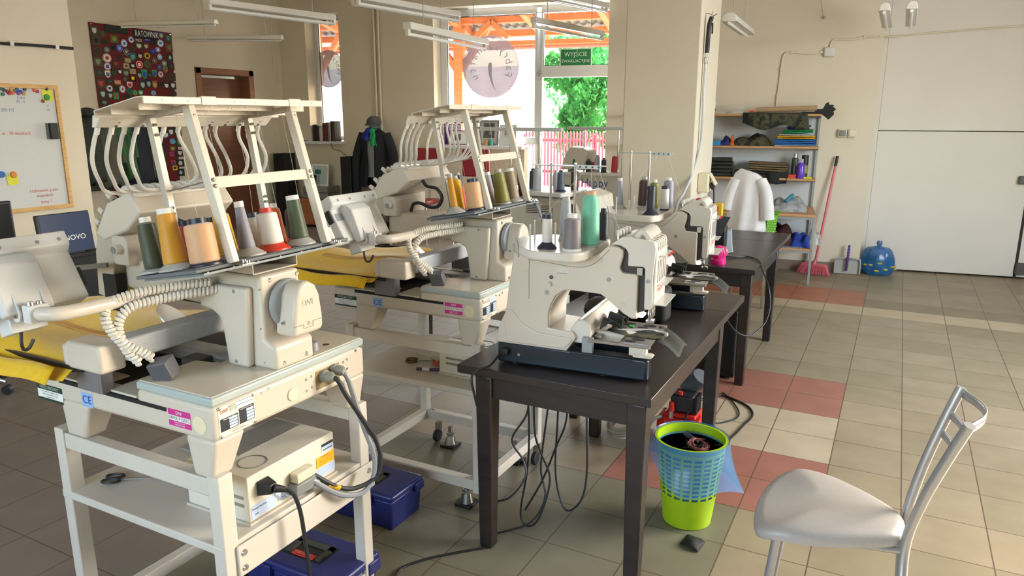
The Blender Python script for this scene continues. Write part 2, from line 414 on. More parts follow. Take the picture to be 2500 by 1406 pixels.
# heating pipes running down the window wall
p = MB()
for s_ in (1.645, 1.715): p.cyl(wpt(s_, -.035, .1), wpt(s_, -.035, CEIL_Z), .017, n=12)
struct('trim_1', p, mat('pipe_cream', '#e0d6bf', .4, var=.02))
p = MB().box(-8.5, -8.485, 8.5, 8.515, 0, CEIL_Z); struct('trim_2', p, mat('pipe_cream', '#e0d6bf', .4), smooth=0)

# ---- windows
def win_frame(mb, s0, s1, z0, z1, o=.24, t=.075, d=.07):
    wbox(mb, s0, s1, o, o+d, z0, z0+t); wbox(mb, s0, s1, o, o+d, z1-t, z1); wbox(mb, s0, s0+t, o, o+d, z0+t, z1-t); wbox(mb, s1-t, s1, o, o+d, z0+t, z1-t)
f1 = MB(); win_frame(f1, .46, 1.04, 1.27, 3.1, t=.06); w1 = struct('window_1', f1, PVC, bevel=.006)
g = MB(); wbox(g, .52, .98, .27, .276, 1.33, 3.04); struct('pane', g, GLASS, w1, smooth=0)
g = MB(); wbox(g, .518, .528, .262, .268, 1.33, 3.04); wbox(g, .52, .98, .262, .268, 3.03, 3.04); struct('window_gasket', g, BLACKM, w1, smooth=0)
g = MB(); wbox(g, .13, 1.07, -.1, .28, 1.22, 1.26); struct('window_sill', g, PVC, w1, bevel=.008)
f2 = MB(); win_frame(f2, 2.56, 4.08, 1.25, 3.1, t=.1)
w2 = struct('window_2', f2, PVC, bevel=.006)
g = MB(); wbox(g, 2.66, 3.98, .27, .276, 1.35, 3.0); struct('pane', g, GLASS, w2, smooth=0)
g = MB(); wbox(g, 2.655, 2.668, .262, .268, 1.35, 3.0); wbox(g, 2.66, 3.98, .262, .268, 2.99, 3.0); struct('window_gasket', g, BLACKM, w2, smooth=0)
g = MB(); wbox(g, 2.5, 3.92, -.12, .28, 1.19, 1.235); struct('window_sill', g, PVC, w2, bevel=.008)
# exit door with its fanlight, in the same glazed opening
fd = MB(); win_frame(fd, 4.0, 5.75, 2.21, 3.1, t=.1); win_frame(fd, 4.0, 5.75, .02, 2.25, t=.09)
d1 = struct('door_1', fd, PVC, bevel=.006)
g = MB(); wbox(g, 4.1, 5.65, .27, .276, 2.31, 3.0); struct('fanlight_pane', g, GLASS, d1, smooth=0)
g = MB(); wbox(g, 4.09, 5.66, .27, .276, .11, 2.16); struct('door_pane', g, GLASS, d1, smooth=0)
g = MB(); wbox(g, 4.098, 4.108, .262, .268, 2.31, 3.0); wbox(g, 4.1, 5.65, .262, .268, 2.31, 2.318); struct('door_gasket', g, BLACKM, d1, smooth=0)
# brown interior door in the recessed left wall
fr = MB(); X = -8.5
fr.box(X-.28, X+.02, 7.08, 7.17, 0, 2.27); fr.box(X-.28, X+.02, 8.0, 8.09, 0, 2.27); fr.box(X-.28, X+.02, 7.08, 8.09, 2.19, 2.27)
d3 = struct('door_3', fr, DOORF, bevel=.006)
lf = MB(); lf.box(X-.20, X-.15, 7.17, 8.0, .01, 2.15); struct('door_leaf', lf, DOORW, d3, bevel=.004)
lf = MB(); lf.box(X-.25, X-.18, 7.88, 8.0, .01, 2.15); struct('door_leaf_edge', lf, mat('door_edge_dark', '#4f3226', .5), d3)
struct('wall_beyond_door', MB().box(-9.05, -8.95, 6.9, 8.3, 0, 2.5), WALLW, smooth=0)
# ---------------------------------------------------------------- the two big single-head embroidery machines (local origin: floor under the near right corner of the bed)
def smooth_tube(mb, pts, r, n=8, k=6): return mb.tube(crom(pts, k), r, n)
def bolt(mb, p, d, r=.006, h=.003):
    p = Vector(p); d = Vector(d).normalized(); mb.cyl(p, p+d*h, r, r*.85, 12); return mb
def helix(path, r, turns, per=9):
    P = crom(path, 10); L = [0]
    for i in range(1, len(P)): L.append(L[-1]+(P[i]-P[i-1]).length)
    if turns < 0: turns = L[-1]/-turns
    N = int(turns*per); out = []; j = 0; up = None
    for i in range(N+1):
        s = L[-1]*i/N
        while j < len(P)-2 and L[j+1] < s: j += 1
        t = (s-L[j])/max(1e-9, L[j+1]-L[j]); c = P[j].lerp(P[j+1], t); d = (P[j+1]-P[j]).normalized()
        if up is None: up = Vector((0, 0, 1)) if abs(d.z) < .9 else Vector((1, 0, 0))
        a = d.cross(up).normalized(); b = a.cross(d).normalized(); up = b
        q = 2*math.pi*i/per; out.append(c+(a*math.cos(q)+b*math.sin(q))*r)
    return out
def tray_z(x): return 1.236+(x+.255)*.169
def make_embroidery():
    root = thing('embroidery_machine', 'nearest cream single-head embroidery machine on its own steel stand, thread cones leaning on its rack', 'embroidery machine', (0, 0, 0), 0, 'single-head embroidery machines')
    A = lambda n, mb, m, p=None, **k: obj(n, mb, m, p or root, **k)
    AS = lambda n, mb, m, p=None, **k: objs(n, mb, m, p or root, **k)
    # stand
    for x0, x1 in ((-.68, -.64), (-.04, .002)):
        for y0, y1 in ((-.005, .042), (.542, .585)):
            A('stand_leg', MB().box(x0, x1, y0, y1, .09, .745), STANDP, bevel=.004)
    for y0, y1 in ((0, .04), (.545, .585)): A('top_rail', MB().box(-.64, -.04, y0, y1, .684, .733), STANDP, bevel=.003)
    fr = MB()
    fr.box(-.64, -.04, .0, .04, .10, .145); fr.box(-.64, -.04, .545, .585, .10, .145); fr.box(-.68, -.642, .042, .542, .10, .145); fr.box(-.04, 0, .042, .542, .10, .145)
    lf = A('lower_frame', fr, STANDP, bevel=.003)
    bt = MB()
    for x, y in ((-.62, .03), (-.06, .03), (-.62, .56), (-.06, .56)):
        for k in (0, .03): bolt(bt, (x+k*.5, y, .145), (0, 0, 1), .007, .008)
    AS('frame_bolt', bt, STEEL, lf)
    sh = MB().box(-.682, -.002, -.006, .59, .522, .547); A('shelf', sh, STANDP, bevel=.004)
    ap = MB().box(.002, .010, .03, .60, .445, .536); ap_ = A('side_apron', ap, STANDP, bevel=.004)
    bt = MB()
    for z in (.512, .468): bolt(bt, (.010, .05, z), (1, 0, 0), .009, .005); bolt(bt, (.010, .57, z), (1, 0, 0), .009, .005)
    AS('apron_bolt', bt, STEEL, ap_)
    for x, y in ((-.47, .09), (-.10, .045), (-.47, .50), (-.10, .50)):
        ft = MB().cyl((x, y, .012), (x, y, .055), .03, .02, 16); ft.cyl((x, y, .055), (x, y, .105), .011, n=12); ft.cyl((x, y, .06), (x, y, .072), .019, n=6)
        fo = A('levelling_foot', ft, STEEL); A('foot_pad', MB().box(x-.04, x+.04, y-.04, y+.04, 0, .013), BLACK, fo, bevel=.003)
    for x, y in ((-.56, .06), (.0, .05), (-.56, .53), (.0, .53)):
        cs = MB().box(x-.012, x+.012, y-.014, y+.014, .06, .10); co = A('caster', cs, STEEL)
        A('wheel', MB().cyl((x-.011, y-.012, .032), (x+.011, y-.012, .032), .032, n=20), RUBBER, co, bevel=.004)
    # bed casting
    body = MB().prism([(-.715, .835), (-.738, .855), (-.748, .905), (-.285, .905), (-.285, .934), (0, .934), (0, .838)], 'y', 0, .585)
    A('bed', body, CREAM, bevel=.012, seg=3)
    A('side_slot', MB().box(-.625, -.17, -.0015, .02, .892, .903), BLACKM)
    A('side_slot', MB().box(-.625, -.17, .565, .5865, .892, .903), BLACKM)
    A('bed_well', MB().box(-.70, -.29, .05, .535, .895, .908), mat('dark_bed_well', '#2b2927', .5, var=.1), bevel=.003)
    ls = MB().box(-.40, -.288, .0, .14, .905, .912); ls.box(-.62, -.45, .0, .10, .905, .911); AS('bed_rail_cover', ls, mat('bed_rail_cream', '#cbc2b1', .4, var=.03), bevel=.002)
    ca = MB().box(-.62, -.2, .255, .335, .912, .955); A('cylinder_arm', ca, mat('needle_plate_grey', '#9b9a98', .4, .3, var=.06), bevel=.012)
    ma = MB().box(-.36, -.29, .2, .255, .915, .95); ma.box(-.31, -.20, .38, .47, .915, .955); AS('motor_block', ma, DKGREY, bevel=.004)
    L_ = [(0, 0), (0, .585), (-.283, .585), (-.283, .40), (-.2, .385), (-.2, .2), (-.283, .185), (-.283, 0)]
    A('plate_band', MB().prism(L_, 'z', .932, .956), BAND, bevel=.006, seg=3)
    ins = [(-.006 if x > -.1 else x+(.006 if x < -.25 else 0), min(max(y, .006), .579)) for x, y in L_]
    tp = A('top_plate', MB().prism(ins, 'z', .950, .9585), CREAM2, bevel=.002)
    h = MB()
    for x, y in ((-.215, .055), (-.05, .47), (-.215, .53)): h.cyl((x, y, .957), (x, y, .9592), .010, n=16)
    AS('screw_hole', h, mat('hole_brown', '#5a4436', .6, .3, var=.05), tp)
    kb = MB().cyl((-.05, .41, .957), (-.05, .41, .985), .02, .018, 20); A('bed_knob', kb, GREYMET, bevel=.003)
    # feet of the casting
    for x0, x1 in ((-.635, -.505), (-.11, 0)):
        for y0, y1, s in ((0, .10, 1), (.485, .585, -1)):
            c = [(x0, y0), (x1, y0), (x1, y1), (x0, y1)]
            b0, b1 = (x0+.014, x1-.034) if x0 < -.5 else (x0+.02, x1-.022)
            d = [(b0, y0), (b1, y0), (b1, y1), (b0, y1)]
            if s > 0: d = [(x, min(y, .065)) for x, y in d]
            else: d = [(x, max(y, .52)) for x, y in d]
            A('bed_foot', MB().hexa([(x, y, .733) for x, y in d], [(x, y, .842) for x, y in c]), CREAM, bevel=.01, seg=3)
    # stickers and plates on the near side
    fm = lambda x, z, y=-.0006: frame((x, y, z), (1, 0, .0), (0, 0, 1))
    def sticker(name, cx, cz, w, h, m, tilt=0): return A(name, MB().box(-w/2, w/2, -h/2, h/2, 0, .0008, frame((cx, -.0002, cz), (1, 0, tilt), (-tilt, 0, 1))), m, smooth=0)
    st = sticker('maker_label', -.677, .849, .12, .049, LABELW)
    A('label_stripes', MB().box(-.06, .06, .008, .0245, 0, .0012, fm(-.677, .849)).box(-.06, .06, -.0245, -.0175, 0, .0012, fm(-.677, .849)), LABELD, st, smooth=0)
    A('lettering', MB().text('GROZ-BECKERT', .0125, fm(-.677, .8652, -.0018)), mat('label_pale_green', '#b9c9b4', .5, var=0), st, smooth=0)
    t = MB()
    for i, s in enumerate(('Your partner for quality needles', 'and precision parts for every', 'textile machine')): t.text(s, .0062, fm(-.677, .852-.008*i, -.0014))
    A('small_print', t, INKB, st, smooth=0)
    st = sticker('conformity_label', -.503, .861, .05, .042, LABELB); A('lettering', MB().text('CE', .034, fm(-.503, .861, -.0014)), INKBL, st, smooth=0)
    st = sticker('model_label', -.1225, .881, .083, .046, LABELP); A('label_stripe', MB().box(-.041, .041, -.007, .0065, 0, .0012, fm(-.1225, .881)), LABELW, st, smooth=0)
    A('lettering', MB().text('SWF/E-T1501C', .0125, fm(-.1225, .8806, -.0018)), INKB, st, smooth=0)
    A('lettering', MB().text('SWF', .0125, fm(-.1225, .8955, -.0014), spacing=.95).text('SunStar Co., Ltd.', .0058, fm(-.1225, .870, -.0014)).text('MADE IN KOREA', .0052, fm(-.1225, .8635, -.0014)), INKW, st, smooth=0)
    A('access_cap', MB().cyl((-.049, .002, .879), (-.049, -.0015, .879), .024, n=32), mat('cap_ivory', '#e0d3b4', .4, var=.01))
    # right hand (rear) face: name plate, cap, cable opening
    fx = lambda y, z, x=.0006: frame((x, y, z), (0, 1, 0), (0, 0, 1))
    pl = A('rating_plate', MB().box(-.058, .058, -.041, .041, 0, .0012, fx(.074, .887, 0)), mat('plate_ivory', '#e4e0cf', .35, var=.01), smooth=0)
    A('lettering', MB().text('SWF', .014, fx(.034, .913, .0016), spacing=.95), INKR, pl, smooth=0)
    k = MB(); k.box(-.054, .003, -.026, .008, 0, .0016, fx(.074, .887, 0)); k.box(.006, .056, -.026, .016, 0, .0016, fx(.074, .887, 0)); k.box(-.025, .054, .0265, .0272, 0, .0016, fx(.074, .887, 0)); k.box(-.025, .054, .0365, .0372, 0, .0016, fx(.074, .887, 0))
    AS('dark_field', k, INKB, pl, smooth=0)
    k = MB()
    for i in range(4):
        k.box(-.026, .0, -.024+i*.0075, -.018+i*.0075, 0, .002, fx(.074, .887, 0)); k.box(.03, .054, -.024+i*.0085, -.017+i*.0085, 0, .002, fx(.074, .887, 0))
    k.box(0, .054, .0285, .036, 0, .0018, fx(.074, .887, 0)); k.box(0, .054, .0195, .0262, 0, .0018, fx(.074, .887, 0))
    AS('value_field', k, PALEBL, pl, smooth=0)
    A('lettering', MB().text('MODEL', .0075, fx(.060, .919, .0018)).text('MFG. No', .0065, fx(.062, .910, .0018)).text('MADE IN KOREA', .006, fx(.074, .852, .0016)).text('SunStar Co., Ltd.', .005, fx(.074, .858, .0016)), INKB, pl, smooth=0)
    A('lettering', MB().text('MACHINE SPEC', .0055, fx(.048, .8915, .002)).text('ELECTRICITY SPEC', .0048, fx(.1045, .8995, .002)), INKW, pl, smooth=0)
    k = MB()
    for y, z in ((.02, .924), (.128, .924), (.02, .85), (.128, .85)): k.sphere((.002, y, z), .0045, (.6, 1, 1), 12, 6)
    AS('plate_screw', k, CHROME, pl)
    A('access_cap', MB().cyl((-.001, .27, .877), (.004, .27, .877), .019, n=32), mat('cap_ivory', '#e0d3b4', .4), bevel=.0015)
    A('cable_recess', MB().box(-.004, .0008, .363, .466, .856, .912), mat('recess_tan', '#8a7450', .5, var=.15), bevel=.0005)
    gl = MB()
    for y, z in ((.395, .892), (.44, .898)):
        gl.lathe([(.017, 0), (.018, .012), (.015, .014), (.016, .03), (.009, .042), (.007, .042)], frame((.001, y, z), (0, 1, 0), (0, 0, 1)) , 16)
    AS('cable_gland', gl, mat('gland_grey', '#8c8a80', .5, var=.05))
    k = MB()
    for y, z in ((.325, .902), (.325, .868), (.346, .905), (.346, .872), (.485, .906), (.502, .91), (.502, .88), (.16, .918), (.185, .922), (.545, .925), (.575, .93)): bolt(k, (0, y, z), (1, 0, 0), .0042, .0015)
    AS('side_screw', k, STEEL)
    # pantograph
    pb = MB().box(-.345, -.285, -.012, .60, 1.012, 1.072); A('pantograph_beam', pb, TEXMET, bevel=.006)
    for y0, y1 in ((-.082, -.008), (.592, .665)):
        A('pantograph_end_cover', MB().box(-.43, -.294, y0, y1, .993, 1.068), CREAM, bevel=.009, seg=3)
        A('pantograph_end_step', MB().box(-.455, -.425, y0+.004, y1, .995, 1.055), CREAM, bevel=.008)
        AS('drive_bracket', MB().box(-.497, -.40, (y0+y1)/2+.02 if y0 < 0 else .58, (y0+y1)/2+.034 if y0 < 0 else .594, .905, .998).box(-.402, -.392, -.024 if y0 < 0 else .58, .012 if y0 < 0 else .612, .905, .998), mat('bracket_mauve_grey', '#7d777a', .45, .2, var=.04), bevel=.002)
    A('connector_box', MB().cbox((-.225, .045, .985), (.055, .05, .055), (R(12), R(-14), R(20))), mat('connector_slate', '#55555a', .45, var=.05), bevel=.004)
    # column and arm
    prof = [(-.175, .957), (-.006, .957), (-.006, 1.022), (-.045, 1.04), (-.045, 1.216), (-.585, 1.216), (-.605, 1.2), (-.605, 1.125), (-.25, 1.112), (-.2, 1.095), (-.182, 1.06)]
    A('arm_casting', MB().prism(prof, 'y', .226, .372), CREAM, bevel=.01, seg=3)
    cv = [(-.262, 1.182), (-.072, 1.186), (-.088, .9585), (-.168, .9585), (-.178, 1.05), (-.188, 1.09), (-.215, 1.108), (-.262, 1.112)]
    c_ = A('column_cover', MB().prism(cv, 'y', .204, .228), CREAM, bevel=.009, seg=3)
    k = MB()
    for x, z in ((-.24, 1.171), (-.123, 1.172), (-.135, .972), (-.262, 1.15)): bolt(k, (x, .205, z), (0, -1, 0), .006, .0022)
    AS('cover_screw', k, GREYMET, c_)
    k = MB()
    for y, z in ((.262, 1.2), (.362, 1.2)): bolt(k, (-.045, y, z), (1, 0, 0), .0065, .003)
    for y, z in ((.255, .972), (.34, .975)): bolt(k, (-.006, y, z), (1, 0, 0), .0065, .002)
    for x, z in ((-.09, 1.18), (-.05, 1.18), (-.055, 1.07), (-.05, .975)): bolt(k, (x, .226, z), (0, -1, 0), .0025, .001)
    AS('arm_screw', k, STEEL)
    A('hand_wheel', MB().lathe([(.0, 0), (.066, 0), (.069, .004), (.069, .016), (.064, .02), (0, .02)], frame((-.04, .312, 1.128), (0, 1, 0), (0, 0, 1)), 48), mat('wheel_grey', '#9aa1a8', .35, .3, var=.05))
    cap = [(.262, 1.046), (.366, 1.046), (.374, 1.06), (.374, 1.09), (.366, 1.15), (.352, 1.178), (.328, 1.193), (.308, 1.193), (.29, 1.183), (.276, 1.16), (.266, 1.11), (.258, 1.06)]
    bc = A('belt_cover', MB().prism(cap, 'x', -.036, .034), CREAM, bevel=.01, seg=3)
    A('lettering', MB().text('SWF', .026, frame((.0345, .318, 1.135), (0, 1, 0), (0, 0, 1)), .001, spacing=.95), CREAM, bc, smooth=0)
    k = MB(); bolt(k, (.034, .315, 1.077), (1, 0, 0), .006, .002); bolt(k, (-.005, .261, 1.085), (0, -1, 0), .005, .006); AS('cover_screw', k, STEEL, bc)
    k = MB().box(.0335, .0348, .258, .295, 1.0765, 1.078).box(.0335, .0348, .294, .2955, 1.066, 1.078).box(.0335, .0348, .294, .332, 1.0652, 1.0665).box(.0335, .0348, .3305, .332, 1.066, 1.08).box(.0335, .0348, .331, .374, 1.079, 1.0805)
    A('cover_seam', k, mat('seam_brown', '#8d8272', .8, var=0), bc, smooth=0)  # cover seam drawn as thin brown strips
    # rack carrier under the cones
    k = MB().box(-.24, -.068, .225, .392, 1.217, 1.221).box(-.24, -.068, .225, .229, 1.217, 1.262).box(-.24, -.068, .388, .392, 1.217, 1.262)
    A('rack_carrier', k, CREAM, bevel=.0012)
    for y0, y1 in ((.016, .573),):
        q = [(-.255, y0), (-.03, y0), (-.03, y1), (-.255, y1)]
        tr = A('cone_tray', MB().hexa([(x, y, tray_z(x)-.010) for x, y in q], [(x, y, tray_z(x)) for x, y in q]), TRAYG, bevel=.003)
        q = [(-.245, y0+.01), (-.04, y0+.01), (-.04, y1-.01), (-.245, y1-.01)]
        A('tray_mat', MB().hexa([(x, y, tray_z(x)-.001) for x, y in q], [(x, y, tray_z(x)+.003) for x, y in q]), mat('tray_mat_dark', '#454a4d', .6, var=.08), tr)
        q = [(-.249, y0+.02), (-.026, y0+.02), (-.026, y1), (-.249, y1)]
        A('tray_lip', MB().hexa([(x, y, tray_z(x)-.018) for x, y in q], [(x, y, tray_z(x)-.012) for x, y in q]), mat('tray_lip_grey', '#7d868c', .45, .2, var=.04), tr)
    k = MB()
    for i in range(7): bolt(k, (-.0295, .05+.08*i, 1.262), (1, 0, 0), .003, .002)
    AS('tray_screw', k, STEEL, tr)
    # thread rack
    for y in (.131, .475): A('rack_post', MB().bar((-.03, y, 1.272), (-.143, y, 1.66), .020, .026, (1, 0, 0)), STANDP, bevel=.002)
    for y, xb in ((.126, -.213), (.448, -.22)): A('rack_rear_post', MB().bar((xb, y, 1.245), (-.282, y, 1.635), .019, .019, (1, 0, 0)), mat('rack_grey_paint', '#b5aea2', .4, .1, var=.06), bevel=.0015)
    for y, y2 in ((.131, .126), (.475, .448)): A('rack_top_link', MB().bar((-.138, y, 1.653), (-.29, y2, 1.632), .018, .016), mat('rack_grey_paint', '#b5aea2', .4, .1), bevel=.0015)
    A('rack_cross_bar', MB().hexa([(-.080, .122, 1.4565), (-.076, .122, 1.4565), (-.076, .49, 1.4565), (-.080, .49, 1.4565)], [(-.088, .122, 1.4845), (-.084, .122, 1.4845), (-.084, .49, 1.4845), (-.088, .49, 1.4845)]), STANDP, bevel=.0012)
    AS('rack_wire', MB().cyl((-.252, .128, 1.44), (-.09, .128, 1.475), .0022, n=8).cyl((-.258, .45, 1.44), (-.09, .47, 1.475), .0022, n=8), STEEL)
    k = MB()
    for y in (.131, .475):
        for x, z in ((-.079, 1.478), (-.074, 1.463), (-.134, 1.648), (-.128, 1.633)): k.sphere((x+.004, y, z), .0055, (.6, 1, 1), 10, 6)
        for x in (-.012, .002): bolt(k, (x, y+.018, 1.272), (0, 0, 1), .006, .008)
        k.box(-.035, .008, y-.006, y+.035, 1.2695, 1.2725)
    for y in (.126, .448):
        for z in (1.61, 1.585, 1.40, 1.385): k.sphere((-.265+(1.61-z)*.16, y-.0, z), .004, (2.2, 1, 1), 8, 6)
    AS('rack_bolt', k, STEEL)
    # guide tray on top
    tz = lambda x: 1.677+(x+.125)*.194
    gt = MB()
    q = [(-.288, -.018), (-.130, -.018), (-.122, -.008), (-.122, .592), (-.27, .592), (-.288, .575)]
    n = len(q); gt.add([(x, y, tz(x)-.003) for x, y in q]+[(x, y, tz(x)) for x, y in q], [list(range(n))[::-1], list(range(n, 2*n))]+[[i, (i+1) % n, n+(i+1) % n, n+i] for i in range(n)])
    gt.box(-.125, -.1215, -.006, .592, 1.660, 1.6775)
    gt.box(-.192, -.189, .03, .585, tz(-.19)-.018, tz(-.19)); gt.box(-.252, -.249, .0, .575, tz(-.25)-.018, tz(-.25))
    gt.box(-.29, -.287, -.018, .578, 1.628, 1.6455)
    g_ = A('thread_guide_tray', gt, PANELW if False else STANDP, bevel=.0012)
    rb = MB()
    for y in (.16, .46): rb.box(-.288, -.1205, y, y+.05, 1.6795-.034, 1.6797-.033)
    for y in (.155, .455): rb.hexa([(-.288, y, tz(-.288)), (-.1205, y, tz(-.1205)), (-.1205, y+.045, tz(-.1205)), (-.288, y+.045, tz(-.288))], [(-.288, y, tz(-.288)+.003), (-.1205, y, tz(-.1205)+.003), (-.1205, y+.045, tz(-.1205)+.003), (-.288, y+.045, tz(-.288)+.003)]); rb.box(-.1222, -.1195, y, y+.045, 1.659, 1.6795)
    AS('tray_rib', rb, STANDP, g_, bevel=.001)
    k = MB()
    for i in range(8): bolt(k, (-.1215, .045+.072*i, 1.669), (1, 0, 0), .0032, .0015)
    for i in range(9): bolt(k, (-.189, .06+.06*i, tz(-.19)-.009), (1, 0, 0), .003, .001); bolt(k, (-.249, .04+.06*i, tz(-.25)-.009), (1, 0, 0), .003, .001)
    AS('thread_eyelet', k, mat('eyelet_ivory', '#d8cfbd', .3, var=0), g_)
    th = MB().hexa([(-.332, 0, 1.604), (-.316, 0, 1.604), (-.316, .552, 1.604), (-.332, .552, 1.604)], [(-.318, -.004, 1.634), (-.286, -.004, 1.634), (-.286, .556, 1.634), (-.318, .556, 1.634)])
    A('tube_holder', th, mat('holder_translucent_white', '#d9d5cb', .3, var=.01), bevel=.002)
    k = MB()
    for y in (.055, .13, .275, .34, .395, .45, .52): bolt(k, (-.307, y, 1.619), (.9, 0, -.2), .005, .004); bolt(k, (-.314, y-.004, 1.608), (.9, 0, -.2), .004, .004)
    AS('holder_screw', k, DKGREY)
    ys = [.012, .05, .085, .12, .20, .245, .30, .335, .37, .455, .49, .53]
    for i, y in enumerate(ys):
        t = i/11; yh = .22+.30*t; bul = .055-.02*t
        e = (-.49+.01*(i % 3), yh+(.03 if i < 4 else -.02), 1.424)
        if i < 5: P_ = [(-.325, y, 1.607), (-.345, y-.002, 1.57), (-.365, y, 1.52), (-.385, y+.025, 1.47), (-.43, y+.08, 1.432), e]
        elif i < 9: P_ = [(-.325, y, 1.607), (-.332, y+.002, 1.575), (-.345, y+.045, 1.515), (-.38, y+.085, 1.46), (-.43, y+.07, 1.425), e]
        else: P_ = [(-.325, y, 1.607), (-.335, y+.004, 1.57), (-.35, y+.045, 1.51), (-.39, y+.06, 1.455), (-.44, y+.03, 1.428), e]
        tb = A('thread_tube', smooth_tube(MB(), P_, .0052, 8, 5), TUBEM)
        A('tube_fitting', MB().cyl((-.324, y, 1.612), (-.334, y, 1.588), .0068, .006, 10), mat('fitting_white', '#e2ded5', .35, var=0), tb)
    # head: slanted tension box, needle case, motor box
    hp = [(-.669, 1.29), (-.6, 1.385), (-.495, 1.422), (-.452, 1.366), (-.52, 1.31), (-.60, 1.283), (-.63, 1.272)]
    hd = A('tension_head', MB().prism(hp, 'y', .19, .525), CREAM, bevel=.006)
    k = MB(); 
    for i in range(11): k.sphere((-.525, .215+.029*i, 1.425), .019, (1.7, .9, .75), 12, 8)
    k.box(-.56, -.47, .2, .515, 1.409, 1.424)
    A('thread_guide_cover', k, mat('clear_cover', '#e9e7e2', .2, var=0, alpha=.6), hd)
    nn = Vector((-.81, 0, .587)); kn = MB(); kb_ = MB()
    for j, (x, z) in enumerate(((-.585, 1.392), (-.63, 1.345), (-.655, 1.312))):
        for i in range(9):
            p = Vector((x, .205+.0375*i, z)); 
            if j == 2 and i % 2: continue
            kb_.cyl(p-nn*.004, p+nn*.008, .012, n=12); kn.cyl(p+nn*.008, p+nn*.032, .0095, .008, 12)
    AS('tension_disc', kb_, STEEL, hd); AS('tension_knob', kn, JWHITE, hd, bevel=.001)
    np_ = [(-.669, 1.288), (-.688, 1.234), (-.70, 1.10), (-.662, 1.095), (-.635, 1.11), (-.61, 1.19), (-.6, 1.21), (-.6, 1.285)]
    nc = A('needle_case', MB().prism(np_, 'y', .195, .52), mat('needle_case_taupe', '#b5ab9c', .4, var=.02), bevel=.004)
    k = MB(); 
    for i in range(8): k.cyl((-.675, .22+.038*i, 1.10), (-.675, .22+.038*i, 1.045), .0022, n=8)
    AS('needle_bar', k, STEEL, nc)
    A('needle_bar_recess', MB().box(-.66, -.60, .19, .225, 1.06, 1.17), BLACKM, nc)
    mbx = [(-.602, 1.203), (-.535, 1.203), (-.535, 1.275), (-.55, 1.29), (-.602, 1.29)]
    mo = A('color_change_box', MB().prism(mbx, 'y', .194, .40), CREAM, bevel=.003)
    A('hand_knob', MB().cyl((-.566, .196, 1.252), (-.566, .172, 1.252), .014, .0135, 24), mat('knob_white', '#d6d1c6', .35, var=.02), mo, bevel=.002)
    A('knob_face', MB().cyl((-.566, .1725, 1.252), (-.566, .170, 1.252), .011, n=24), GREYMET, mo)
    rl = MB().bar((-.60, .17, 1.205), (-.72, .08, 1.195), .02, .012); A('slide_rail', rl, mat('rail_olive_grey', '#6e6c5f', .4, .4, var=.05))
    k = MB(); smooth_tube(k, [(-.47, .30, 1.365), (-.445, .30, 1.335), (-.41, .29, 1.33), (-.375, .28, 1.325), (-.35, .28, 1.29), (-.37, .28, 1.25), (-.41, .27, 1.245), (-.45, .262, 1.26), (-.485, .258, 1.255), (-.50, .256, 1.222)], .0075, 10)
    A('ribbed_hose', k, BLACK)
    # control panel on its bent tube arm
    tb = smooth_tube(MB(), [(-.30, .232, 1.168), (-.303, .1, 1.169), (-.304, -.05, 1.17), (-.306, -.13, 1.171), (-.318, -.165, 1.172), (-.352, -.176, 1.172)], .0175, 16, 7)
    ar = A('panel_arm', tb, JWHITE)
    k = MB().box(-.378, -.348, -.2, -.152, 1.150, 1.194); A('arm_clamp', k, PANELW, ar, bevel=.003)
    k = MB(); bolt(k, (-.362, -.187, 1.194), (0, 0, 1), .008, .008); bolt(k, (-.362, -.167, 1.194), (0, 0, 1), .008, .006); AS('clamp_bolt', k, STEEL, ar)
    # the housing leans back: local x is its thickness (towards the camera), z runs up its back
    ty = Matrix.Translation((-.462, -.145, 1.245)) @ Euler((0, R(-30), 0)).to_matrix().to_4x4()
    pn = A('control_panel', MB().prism([(-.05, -.085), (.0, -.085), (.0, .045), (.022, .06), (.022, .098), (-.025, .098), (-.05, .08)], 'y', -.14, .14).v and MB().add([ty @ v for v in MB().prism([(-.05, -.085), (.0, -.085), (.0, .045), (.022, .06), (.022, .098), (-.025, .098), (-.05, .08)], 'y', -.14, .14).v], MB().prism([(-.05, -.085), (.0, -.085), (.0, .045), (.022, .06), (.022, .098), (-.025, .098), (-.05, .08)], 'y', -.14, .14).f), PANELW, bevel=.005)
    bp = MB().prism([(-.002, -.10), (.03, -.10), (.048, .02), (.03, .05), (-.002, .06)], 'y', -.085, .03)
    A('panel_back_bump', MB().add(bp.v, bp.f, ty), PANELW, pn, bevel=.005)
    AS('panel_port', MB().box(-.03, -.005, -.148, -.136, .0, .05, ty).box(-.03, -.005, .134, .152, -.05, .0, ty), BLACK, pn, bevel=.002)
    A('panel_label', MB().box(.0003, .0008, -.13, -.09, .0, .03, ty), mat('label_grey', '#8b9096', .5, var=.03), pn, smooth=0)
    k = MB()
    for y in (-.1, -.03, .06, .115): k.cyl(ty @ Vector((.02, y, .075)), ty @ Vector((.0235, y, .075)), .005, n=10)
    AS('panel_screw', k, GREYMET, pn)
    for y in (-.205, -.140):
        ear = [(-.415, 1.235), (-.43, 1.21), (-.425, 1.165), (-.405, 1.150), (-.385, 1.153), (-.378, 1.17), (-.39, 1.2)]
        A('panel_ear', MB().prism(ear, 'y', y, y+.006), PANELW, pn, bevel=.001)
    k = MB(); bolt(k, (-.394, -.205, 1.168), (0, -1, 0), .007, .004); A('ear_bolt', k, STEEL, pn)
    A('panel_bracket', MB().hexa([(-.455, -.215, 1.105), (-.40, -.215, 1.125), (-.40, -.13, 1.125), (-.455, -.13, 1.105)], [(-.47, -.215, 1.165), (-.415, -.215, 1.165), (-.415, -.13, 1.165), (-.47, -.13, 1.165)]), PANELW, pn, bevel=.003)
